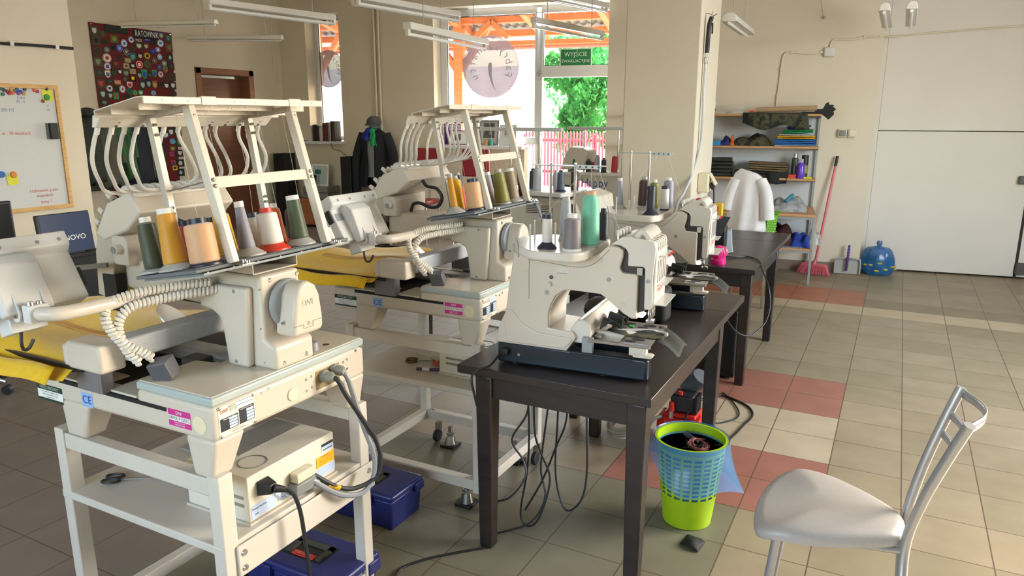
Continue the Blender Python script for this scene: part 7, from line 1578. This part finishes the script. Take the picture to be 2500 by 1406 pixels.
# cables of the nearest machine
def cable(lab, pts, r, m=RUBBER, name='cable', cat='cable', grp=None, n=8): return tag(obj(name, smooth_tube(MB(), pts, r, n, 7), m), lab, cat, grp)
q = lambda x, y, z: OM1+Vector((x, y, z))
c1 = cable('thick black cable looping from the nearest machine bed to its control box', [q(.02, .395, .892), q(.05, .40, .885), q(.065, .42, .83), q(.07, .49, .72), q(.07, .535, .65), q(.08, .545, .58), q(.075, .52, .525), q(.05, .45, .515), q(.03, .39, .545), q(.0, .34, .595), q(-.015, .325, .612)], .0075, RUBBER)
obj('connector', MB().cbox(q(-.012, .30, .618), (.03, .075, .03)), mat('connector_ivory', '#d6cdb4', .45), c1, bevel=.004)
obj('marker_sleeve', MB().tube([q(.018, .37, .559), q(.035, .40, .537)], .0082, 10), LABELY, c1)
c2_ = cable('thick grey cable looping from the nearest machine bed to its control box', [q(.02, .44, .898), q(.045, .447, .88), q(.05, .47, .80), q(.055, .50, .70), q(.065, .53, .60), q(.07, .52, .53), q(.065, .47, .495), q(.04, .40, .515), q(.012, .34, .57), q(-.002, .325, .588)], .0085, CABLEG)
obj('connector', MB().cbox(q(-.010, .295, .585), (.034, .085, .036), (0, 0, 0)), mat('connector_grey', '#7d7d7d', .45), c2_, bevel=.005)
obj('strain_relief', MB().tube([q(-.004, .325, .588), q(.006, .34, .574)], .011, 12), GREYMET, c2_)
c3_ = cable('black mains lead plugged into the control box of the nearest machine', [q(.03, .19, .632), q(.045, .205, .61), q(.055, .215, .55), q(.06, .22, .45), q(.065, .225, .33), q(.07, .22, .18), q(.09, .20, .03), q(.15, .15, .008)], .006, BLACK)
obj('plug', MB().hexa([q(-.027, .14, .62), q(-.027, .185, .62), q(-.027, .185, .663), q(-.027, .14, .663)], [q(.012, .152, .628), q(.012, .178, .628), q(.012, .178, .655), q(.012, .152, .655)]).tube([q(.01, .165, .642), q(.03, .19, .632)], .011, 12, rr=[.013, .008]), BLACK, c3_, bevel=.003)
cable('thin grey earth wire sagging on the front of the control box', [q(-.02, .19, .632), q(-.01, .215, .6), q(-.008, .24, .575), q(-.008, .27, .575), q(-.01, .30, .6)], .0025, CABLEG)
# black leads under the sewing table
for i, (lab, pts) in enumerate((('black lead hanging nearest the left front leg, down to the floor', [(-1.20, 2.42, .70), (-1.19, 2.43, .45), (-1.20, 2.44, .25), (-1.22, 2.42, .06), (-1.19, 2.41, .008), (-1.13, 2.40, .06), (-1.10, 2.44, .22), (-1.15, 2.45, .33), (-1.18, 2.46, .42), (-1.19, 2.47, .70)]), ('black lead looping round the left front leg', [(-1.21, 2.45, .70), (-1.2, 2.44, .50), (-1.25, 2.40, .38), (-1.20, 2.40, .30), (-1.18, 2.38, .24), (-1.22, 2.32, .17), (-1.285, 2.28, .16), (-1.30, 2.27, .20), (-1.285, 2.27, .235)]), ('black lead crossing diagonally behind the left front leg', [(-1.10, 2.46, .70), (-1.13, 2.46, .45), (-1.15, 2.46, .25), (-1.12, 2.44, .14), (-1.16, 2.40, .04), (-1.24, 2.34, .008), (-1.30, 2.28, .008)]), ('black lead hanging in a long loop right of the others', [(-1.075, 2.47, .70), (-1.085, 2.47, .45), (-1.09, 2.47, .25), (-1.06, 2.46, .13), (-1.02, 2.45, .10), (-.97, 2.46, .16), (-.955, 2.47, .28), (-.962, 2.47, .50), (-.965, 2.47, .70)]), ('short black lead between the loops under the sewing table', [(-1.045, 2.48, .70), (-1.05, 2.48, .48), (-1.09, 2.47, .35), (-1.14, 2.45, .20), (-1.20, 2.42, .07)]))):
    cable(lab, pts, .0042, BLACK, 'power_lead', 'cable', 'leads hanging under the sewing table')
cable('black cable running across the floor from the table leg to the front', [(-1.26, 2.20, .006), (-1.34, 2.12, .006), (-1.42, 2.03, .006), (-1.47, 1.93, .006), (-1.43, 1.83, .006), (-1.36, 1.76, .006), (-1.30, 1.66, .006), (-1.25, 1.5, .006)], .005, BLACK, 'floor_cable')
cable('black cable curling over the pale tiles right of the compressor', [(-.90, 4.10, .006), (-.80, 4.24, .006), (-.72, 4.22, .006), (-.62, 4.14, .006), (-.575, 4.02, .006), (-.595, 3.85, .006), (-.615, 3.70, .006), (-.65, 3.54, .006), (-.72, 3.47, .006), (-.80, 3.42, .01)], .006, BLACK, 'floor_cable')
cable('thin black cable loop beside the back right table leg', [(-.755, 3.78, .10), (-.74, 3.82, .008), (-.69, 3.86, .006), (-.645, 3.95, .006), (-.66, 4.06, .006), (-.74, 4.22, .006), (-.80, 4.30, .006)], .004, BLACK, 'floor_cable')
k = cable('black lead from the socket of the nearest multi-needle machine down over the table edge', [jpt(JA, -.525, -.012, .05), jpt(JA, -.54, -.03, .04), jpt(JA, -.56, -.07, .008), jpt(JA, -.585, -.12, .003), jpt(JA, -.59, -.16, -.02), jpt(JA, -.575, -.15, -.12)], .0045, BLACK, 'power_lead')
obj('plug', MB().cbox(jpt(JA, -.525, -.008, .05), (.03, .03, .025), (0, 0, JR)), BLACK, k, bevel=.004)
# bits behind the nearest multi-needle machine, seen through its arm
def on_t(x, y): return Vector((x, y, TZ))
t_ = thing('desk_gadget', 'black rounded gadget on the table behind the nearest multi-needle machine', 'gadget', on_t(-1.10, 2.95))
obj('body', MB().sphere(on_t(-1.10, 2.95)+Vector((0, 0, .062)), .075, (1, .8, .82)), BLACK, t_, world=True); obj('base', MB().box(-1.17, -1.03, 2.90, 3.0, TZ, TZ+.02), BLACK, t_, bevel=.005, world=True)
t_ = thing('usb_stick', 'silver usb stick leaning on the black gadget', 'usb stick', on_t(-1.09, 2.83))
obj('stick', MB().bar(on_t(-1.12, 2.80)+Vector((0, 0, .055)), on_t(-1.075, 2.84)+Vector((0, 0, .105)), .02, .008), STEEL, t_, world=True); obj('connector', MB().bar(on_t(-1.075, 2.84)+Vector((0, 0, .105)), on_t(-1.065, 2.85)+Vector((0, 0, .118)), .013, .005), CHROME, t_, world=True)
obj('holder', MB().box(-1.14, -1.10, 2.78, 2.82, TZ, TZ+.055), BLACK, t_, bevel=.004, world=True)
t_ = thing('pincushion', 'brown pincushion full of needles behind the nearest multi-needle machine', 'pincushion', on_t(-1.09, 2.74))
obj('cushion', MB().sphere(on_t(-1.09, 2.74)+Vector((0, 0, .018)), .035, (1, 1, .55)), mat('cushion_brown', '#a06a45', .8, var=.1), t_, world=True)
k = MB(); rn = random.Random(2)
for i in range(9): a = rn.uniform(0, 6.28); p = on_t(-1.09+.02*math.cos(a), 2.74+.02*math.sin(a))+Vector((0, 0, .03)); k.cyl(p, p+Vector((rn.uniform(-.015, .015), rn.uniform(-.015, .015), .05)), .0008, n=5)
objs('needle', k, CHROME, t_, world=True)
m = MB().cbox(on_t(-.92, 2.86)+Vector((0, 0, .03)), (.035, .03, .02), (.2, .3, .4)); m.box(-.94, -.90, 2.84, 2.88, TZ, TZ+.02); tag(obj('green_clip', m, mat('clip_green', '#1f9a4a', .4, var=.05)), 'green clip behind the carriage of the nearest multi-needle machine', 'clip')
t_ = thing('black_case', 'black open case standing behind the nearest multi-needle machine', 'case', on_t(-.92, 3.12))
obj('shell', MB().box(-1.02, -.84, 3.06, 3.18, TZ, TZ+.16), BLACKM, t_, bevel=.02, world=True); obj('strap', smooth_tube(MB(), [(-1.16, 3.0, TZ+.12), (-1.05, 3.03, TZ+.15), (-.95, 3.05, TZ+.165)], .006, 6), BLACK, t_, world=True)
# things on the stand shelves
SHZ = .5475
def scis(lab, O, x, y, ang, hm, L=.10):
    t = thing('scissors', lab, 'scissors', O+Vector((x, y, SHZ)), 0, None)
    Tm_ = Matrix.Translation(O+Vector((x, y, SHZ+.004))) @ Matrix.Rotation(ang, 4, 'Z')
    for s_ in (-1, 1):
        m = MB().hexa([Tm_ @ Vector(p) for p in ((0, -.004+.002*s_, 0), (L, .0005*s_, 0), (L, .001+.0005*s_, 0), (0, .004+.002*s_, 0))], [Tm_ @ Vector(p) for p in ((0, -.004+.002*s_, .003), (L, .0005*s_, .002), (L, .001+.0005*s_, .002), (0, .004+.002*s_, .003))]); obj('blade', m, STEEL, t, world=True)
        pts = [Tm_ @ Vector((-.032+.026*math.cos(a), s_*.016+.013*math.sin(a), .003)) for a in [2*math.pi*i/14 for i in range(14)]]
        obj('handle_ring', MB().tube(pts, .0038, 8, closed=True), hm, t, world=True)
scis('black-handled scissors on the shelf under the nearest machine', OM1, -.565, .115, .55, BLACK)
scis('fancy bronze scissors on the shelf under the middle machine', OM2, -.44, .20, .5, mat('scissor_bronze', '#6a5a44', .35, .7, var=.1))
t_ = thing('screwdriver', 'grey screwdriver behind the bronze scissors, middle machine shelf', 'screwdriver', OM2+Vector((-.46, .27, SHZ)))
obj('handle', MB().cyl(OM2+Vector((-.40, .25, SHZ+.01)), OM2+Vector((-.345, .235, SHZ+.01)), .009, n=10), mat('handle_pale_green', '#b5b9a4', .5), t_, world=True); obj('shaft', MB().cyl(OM2+Vector((-.50, .275, SHZ+.01)), OM2+Vector((-.40, .25, SHZ+.01)), .003, n=8), STEEL, t_, world=True)
t_ = thing('seam_ripper', 'purple and white seam ripper beside the control box, middle machine shelf', 'seam ripper', OM2+Vector((-.31, .09, SHZ)))
obj('handle', MB().cyl(OM2+Vector((-.38, .095, SHZ+.007)), OM2+Vector((-.285, .13, SHZ+.007)), .0065, n=10), mat('handle_deep_purple', '#4a2a5a', .4), t_, world=True); obj('band', MB().cyl(OM2+Vector((-.355, .104, SHZ+.0072)), OM2+Vector((-.325, .115, SHZ+.0072)), .0068, n=10), INKW, t_, world=True)
k = MB(); rn = random.Random(8)
for i in range(10): pts = [OM2+Vector((-.335+rn.uniform(-.02, .02), .19+rn.uniform(-.02, .02), SHZ+.003+rn.uniform(0, .02))) for j in range(5)]; k.tube(crom(pts, 3), .0014, 4)
tag(obj('thread_clump', k, mat('thread_orange', '#c8582a', .7)), 'clump of orange thread on the shelf under the middle machine', 'thread', kind='stuff')
t_ = thing('wrench', 'small steel wrench next to the control box, middle machine shelf', 'wrench', OM2+Vector((-.30, .2, SHZ)))
obj('shank', MB().bar(OM2+Vector((-.31, .17, SHZ+.004)), OM2+Vector((-.275, .22, SHZ+.012)), .012, .006), STEEL, t_, world=True)
t_ = thing('tool_tray', 'pale tray with hand tools on the far side of the nearest machine shelf', 'tray', OM1+Vector((-.47, .42, SHZ)))
obj('tray_base', MB().box(OM1.x-.60, OM1.x-.33, OM1.y+.34, OM1.y+.52, SHZ, SHZ+.006), mat('tray_grey', '#a9a6a0', .5), t_, bevel=.002, world=True)
for i in range(4): tag(obj('pliers', MB().bar(OM1+Vector((-.52+.05*i, .38, SHZ+.012)), OM1+Vector((-.46+.04*i, .49, SHZ+.02)), .012, .012), STEEL, bevel=.003), 'small steel hand tool lying in the pale tray', 'hand tool', 'hand tools in the tray')
t_ = thing('paddle_brush', 'black-handled spatula tool hanging under the nearest machine bed', 'tool', OM1+Vector((-.27, .25, .75)))
obj('handle', MB().cyl(OM1+Vector((-.27, .25, .84)), OM1+Vector((-.275, .25, .78)), .006, n=8), BLACK, t_, world=True); obj('blade', MB().prism([(OM1.x-.285, .78), (OM1.x-.265, .78), (OM1.x-.262, .755), (OM1.x-.30, .715), (OM1.x-.296, .745)], 'y', OM1.y+.248, OM1.y+.252), BLACK, t_, world=True)
m = MB().box(OM1.x-.645, OM1.x-.585, OM1.y+.18, OM1.y+.20, SHZ, SHZ+.008); tag(obj('tweezers', m, STEEL, bevel=.003), 'flat steel tweezers behind the black scissors on the nearest shelf', 'tweezers')
# ---------------------------------------------------------------- hanging fluorescent lamps
LB = mat('lamp_body_white', '#dcd8ce', .45, var=.03); LTU = mat('lamp_tube', '#ecebe6', .25, var=0); LCH = mat('lamp_chain', '#a9a59c', .4, .5)
def lamp(label, a, b, tubes=1, shade=False, w=.07, h=.05):
    a, b = Vector(a), Vector(b); d = (b-a).normalized(); n = Vector((-d.y, d.x, 0)); L = (b-a).length
    t = thing('fluorescent_lamp', label, 'lamp', (a+b)/2, 0, 'fluorescent lamps hung from the ceiling')
    up = Vector((0, 0, 1))
    if shade:
        poly = [(-w, 0), (-w*.75, h*.75), (-.3*w, h), (.3*w, h), (w*.75, h*.75), (w, 0)]
        m = MB(); m.add([a+n*x+up*z for x, z in poly]+[b+n*x+up*z for x, z in poly], [list(range(6))[::-1], list(range(6, 12))]+[[i, (i+1) % 6, 6+(i+1) % 6, 6+i] for i in range(6)])
        obj('shade', m, LB, t, bevel=.006, world=True)
    else:
        m = MB().bar(a+up*.02, b+up*.02, w, h); obj('batten', m, LB, t, bevel=.006, world=True)
        for p, s in ((a, 1), (b, -1)):
            for k in range(tubes):
                off = n*((k-(tubes-1)/2)*.05); obj('lamp_holder', MB().bar(p+d*s*.0+off-up*.005, p+d*s*.025+off-up*.045, .03, .03) if False else MB().cbox(p+d*s*.012+off-up*.025, (.03, .03, .05)), LB, t, bevel=.004, world=True)
    for k in range(tubes):
        off = n*((k-(tubes-1)/2)*.05) - up*(.035 if not shade else .012); obj('tube', MB().cyl(a+d*.02+off, b-d*.02+off, .013, n=12), LTU, t, world=True)
    for f in (.18, .82):
        p = a.lerp(b, f)+up*(.04 if not shade else h); obj('hanger', MB().cyl(p, Vector((p.x, p.y, CEIL_Z)), .003, n=6), LCH, t, world=True)
    return t
lamp('lamp across the upper part of the patch banner', (-8.14, 5.80, 2.64), (-6.98, 6.17, 2.64), shade=True, w=.05, h=.05)
lamp('shaded lamp hanging lower, right of the patch banner', (-8.16, 6.74, 2.575), (-7.06, 7.26, 2.575), shade=True, w=.05, h=.055)
lamp('long lamp above the brown door, pointing at the left window', (-5.19, 4.5, 2.53), (-4.96, 5.78, 2.53), tubes=2, w=.10)
lamp('lamp at the top edge, left of the wide window', (-3.97, 4.9, 2.54), (-3.81, 6.18, 2.54), tubes=2, w=.10)
lamp('lamp with bare tube hanging in front of the round window sticker', (-3.2, 4.51, 2.24), (-3.29, 5.8, 2.24), tubes=1, w=.07)
lamp('lamp hanging in front of the fanlight above the green exit sign', (-2.94, 6.02, 2.43), (-2.79, 7.31, 2.43), tubes=1, w=.06)
lamp('lamp at the very top of the frame above the exit door', (-3.24, 7.08, 2.80), (-3.05, 8.04, 2.80), tubes=2, w=.12)
lamp('shaded lamp sticking out behind the pillar on the right', (-1.40, 6.62, 2.42), (-1.42, 7.62, 2.40), shade=True, w=.07, h=.07)
lamp('lamp at the top right corner, left of a twin', (-.235, 6.9, 2.47), (-.235, 8.05, 2.45), shade=True, w=.045, h=.06); lamp('lamp at the top right corner, right one of the pair', (-.04, 6.9, 2.47), (-.04, 8.0, 2.45), shade=True, w=.045, h=.06)

# ---------------------------------------------------------------- signs on the glazing
ex = thing('exit_sign', 'green evacuation exit sign on the fanlight above the door', 'sign', wpt(4.556, .255, 2.41), WA)
m = MB(); wbox(m, 4.335, 4.777, .258, .266, 2.295, 2.53); obj('border', m, mat('sign_white', '#cfd6cc', .5), ex, world=True)
m = MB(); wbox(m, 4.349, 4.763, .2565, .259, 2.308, 2.517); gp = obj('green_panel', m, mat('sign_green', '#15804a', .5, var=.02), ex, world=True)
fs = lambda s_, z: frame(wpt(s_, .256, z), WDIR, (0, 0, 1))
k = MB().text('WYJŚCIE', .082, fs(4.556, 2.452), .0004, sx=.98).text('EWAKUACYJNE', .056, fs(4.556, 2.367), .0004, sx=.98)
obj('lettering', MB().add([root_matrix(ex).inverted() @ v for v in k.v], k.f), INKW, gp, smooth=0)
STK = mat('sticker_mauve', '#d2bfc8', .6, var=.08, scale=3, alpha=.72); STW = mat('sticker_white', '#cfcbd0', .6, var=0, alpha=.95)
def wsticker(label, sc_, z, r):
    t = thing('window_sticker', label, 'sign', wpt(sc_, .268, z), WA, None)
    o = wpt(sc_, .2685, z); fo = frame(o, -WDIR, (0, 0, 1))   # as it reads from the street side
    obj('disc', MB().slab([(r*math.cos(2*math.pi*i/64), r*math.sin(2*math.pi*i/64)) for i in range(64)], fo, .001), STK, t, world=True, smooth=0)
    k = MB(); 
    for i in range(56):
        a = 2*math.pi*i/56; k.slab([(-.012*r/.42, -.003), (.012*r/.42, -.003), (.012*r/.42, .003), (-.012*r/.42, .003)], fo @ Matrix.Rotation(a, 4, 'Z') @ Matrix.Translation((0, r*.95, -.0006)), .0004)
    obj('stitched_edge', k, STW, t, world=True, smooth=0)
    k = MB()
    for word, a0_, a1_ in (('Fabryka', -112, -2), ('haftu', 38, 122)):
        for i, c in enumerate(word):
            th_ = R(a0_+(a1_-a0_)*i/(len(word)-1)); k.text(c, .36*r, fo @ Matrix.Rotation(-th_, 4, 'Z') @ Matrix.Translation((0, r*.66, -.0009)), 0)
    obj('lettering', k, STW, t, world=True, smooth=0)
    ax = crom([(.0, .14, 0), (.02, .0, 0), (.0, -.30, 0), (-.10, -.62, 0), (-.26, -.86, 0)], 6); wd = [.075-.075*abs(i-6)/6*.55 if i < 6 else .075*(1-(i-6)/(len(ax)-7+1e-6)) for i in range(len(ax))]
    L_ = [(p.x*r-wd[i]*r, p.y*r) for i, p in enumerate(ax)]; R_ = [(p.x*r+wd[i]*r, p.y*r) for i, p in enumerate(ax)]
    nd = obj('needle_shape', MB().slab(L_+R_[::-1], fo @ Matrix.Translation((0, 0, -.0009)), .0004), STW, t, world=True, smooth=0)
wsticker('large round mauve sticker with white lettering on the wide window', 3.317, 2.316, .425)
wsticker('round mauve sticker with white lettering on the narrow left window', .66, 2.337, .275)

# ---------------------------------------------------------------- outside: canopy, fence, white wall, trees, ground
g = MB(); g.hexa([wpt(-14, .36, -.3), wpt(22, .36, -.3), wpt(22, 40, -.3), wpt(-14, 40, -.3)], [wpt(-14, .36, -.02), wpt(22, .36, -.02), wpt(22, 40, -.02), wpt(-14, 40, -.02)])
gr = obj('ground', g, mat('sunlit_paving', '#d8d2c6', .8, var=.06, scale=2), smooth=0); gr['kind'] = 'structure'
cn = thing('timber_canopy', 'orange stained timber canopy with corrugated roof outside the windows', 'canopy', wpt(2.5, 2.3, 0), WA)
def ob(name, m, mt=BEAMW, **k): return obj(name, m, mt, cn, world=True, **k)
for z0, z1, o in ((3.16, 3.33, 2.3), (2.985, 3.09, 2.75)): m = MB(); wbox(m, -2.5, 7.5, o, o+.14, z0, z1); ob('beam', m, bevel=.004)
m = MB(); wbox(m, -2.5, 7.5, 3.1, 3.2, 2.87, 2.95); ob('fascia', m, bevel=.004)
for s_ in (-1.6, -.45, .75, 1.95, 3.25, 4.5, 5.8): m = MB(); m.bar(wpt(s_, .5, 3.55), wpt(s_, 3.15, 3.0), .10, .14); ob('rafter', m, bevel=.004)
for s_ in (-.95, 1.92, 6.2): 
    m = MB(); wbox(m, s_-.08, s_+.08, 2.3, 2.46, 0, 3.16); ob('post', m, bevel=.006)
    for e in (-1, 1): m = MB(); m.bar(wpt(s_, 2.38, 2.35), wpt(s_+e*.6, 2.38, 3.18), .10, .10); ob('brace', m, bevel=.004)
m = MB(); m.bar(wpt(2.55, 2.3, 3.17), wpt(2.25, 2.3, 2.92), .09, .09); m.bar(wpt(2.55, 2.3, 3.17), wpt(2.85, 2.3, 2.92), .09, .09); objs('brace', m, BEAMW, cn, world=True)
def cor(u, v): return wpt(-3+11*u, .5+2.9*v, 3.66-.62*v+.02*math.sin(2*math.pi*u*72))
ob('roof_sheet', MB().grid(cor, 430, 3), mat('roof_sheet_grey', '#8a8680', .6, var=.05), solid=.006)
m = MB().tube([wpt(-2.6, 3.28, 2.86), wpt(7.6, 3.28, 2.86)], .05, 12); ob('gutter', m, mat('gutter_brown', '#8a5a4a', .5, var=.04))
fe = thing('picket_fence', 'faded red wooden picket fence outside the exit door', 'fence', wpt(3.1, 6.05, 0), WA)
FR = mat('fence_red', '#a8505a', .7, var=.12, scale=20)
for i in range(44):
    s_ = 1.95+.072*i; poly = [(-.021, .12), (.021, .12), (.021, 1.29), (0, 1.335), (-.021, 1.29)]
    obj('picket', MB().slab(poly, frame(wpt(s_, 6.0, 0), WDIR, (0, 0, 1)), .02), FR, fe, world=True, smooth=0)
for z in (.42, 1.10): m = MB(); wbox(m, 1.9, 5.15, 6.02, 6.06, z, z+.06); obj('rail', m, FR, fe, world=True)
for s_ in (1.9, 3.5, 5.1): m = MB(); wbox(m, s_-.04, s_+.04, 6.04, 6.12, -.02, 1.25); obj('post', m, FR, fe, world=True)
ww = MB(); wbox(ww, -9, 1.08, 9.0, 9.2, -.02, 2.92); o_ = tag(obj('garden_wall', ww, mat('white_render', '#f4f2ee', .8, var=.02), smooth=0), 'tall white rendered wall outside, blown out by daylight', 'wall')
LEAFC = ('#3f7a3a', '#6fae4a', '#4f9a58', '#2f6a44')
def leaf_mat(i):
    n_ = 'leaf_%d' % i
    if n_ in MATS: return MATS[n_]
    m, nt, b, N, Lk = nodemat(n_)
    c = rgb(LEAFC[i]); oi = N('ShaderNodeTexNoise'); oi.inputs['Scale'].default_value = 3; cr = N('ShaderNodeValToRGB'); cr.color_ramp.elements[0].color = tuple(v*.6 for v in c[:3])+(1,); cr.color_ramp.elements[1].color = tuple(min(1, v*1.5) for v in c[:3])+(1,)
    cr.color_ramp.elements[0].position = .35; cr.color_ramp.elements[1].position = .65
    tc = N('ShaderNodeTexCoord'); Lk(tc.outputs['Object'], oi.inputs['Vector']); Lk(oi.outputs['Fac'], cr.inputs[0])
    tr = N('ShaderNodeBsdfTranslucent'); df = N('ShaderNodeBsdfDiffuse'); mx = N('ShaderNodeMixShader'); mx.inputs[0].default_value = .5
    Lk(cr.outputs[0], tr.inputs[0]); Lk(cr.outputs[0], df.inputs[0]); Lk(df.outputs[0], mx.inputs[1]); Lk(tr.outputs[0], mx.inputs[2])
    out = [x for x in nt.nodes if x.type == 'OUTPUT_MATERIAL'][0]; Lk(mx.outputs[0], out.inputs[0]); nt.nodes.remove(b); return m
def tree(label, s_, o, h, r, i, seed, n=2600, trunk=True, zc=None):
    rn = random.Random(seed); base = wpt(s_, o, -.02); t = thing('tree', label, 'tree', base, 0, 'trees and bushes beyond the fence')
    blobs = [(rn.uniform(-.6, .6)*r, rn.uniform(-.6, .6)*r, h*(rn.uniform(.28, .92)), r*rn.uniform(.35, .62)) for _ in range(11)]
    m = MB()
    for _ in range(n):
        bx, by, bz, br_ = rn.choice(blobs); d = Vector((rn.gauss(0, 1), rn.gauss(0, 1), rn.gauss(0, 1))).normalized()*br_*rn.uniform(.65, 1.0)
        c = base+Vector((bx, by, bz))+d; e = Euler((rn.uniform(0, 6), rn.uniform(0, 6), rn.uniform(0, 6))).to_matrix(); sz = rn.uniform(.05, .12)
        m.add([c+e @ Vector(q) for q in ((-sz, 0, 0), (0, -sz*.5, 0), (sz, 0, 0), (0, sz*.5, 0))], [(0, 1, 2, 3)])
    obj('foliage', m, leaf_mat(i), t, world=True, smooth=0)
    obj('trunk', MB().cyl(base, base+Vector((0, 0, h*.6)), .10, .05, 10), mat('bark', '#5a4a3a', .9, var=.1), t, world=True)
tree('bushy green tree directly behind the left part of the fence', 2.4, 9.5, 3.4, 1.1, 0, 1, 3600)
tree('light green bush behind the middle of the fence', 4.3, 9.0, 2.6, .9, 1, 2, 3000)
tree('tall tree rising behind the white wall', 1.5, 12.5, 5.2, 1.5, 2, 3, 3000)
tree('dark blue-green tree at the right edge of the door glass', 6.1, 12.5, 5.4, 1.35, 3, 4, 3200)
tree('pale green tree in the gap behind the exit sign', 4.0, 15.0, 5.0, 1.6, 1, 5, 2600)
tree('low bush at the foot of the right part of the fence', 5.4, 8.6, 2.0, .75, 0, 6, 2200)
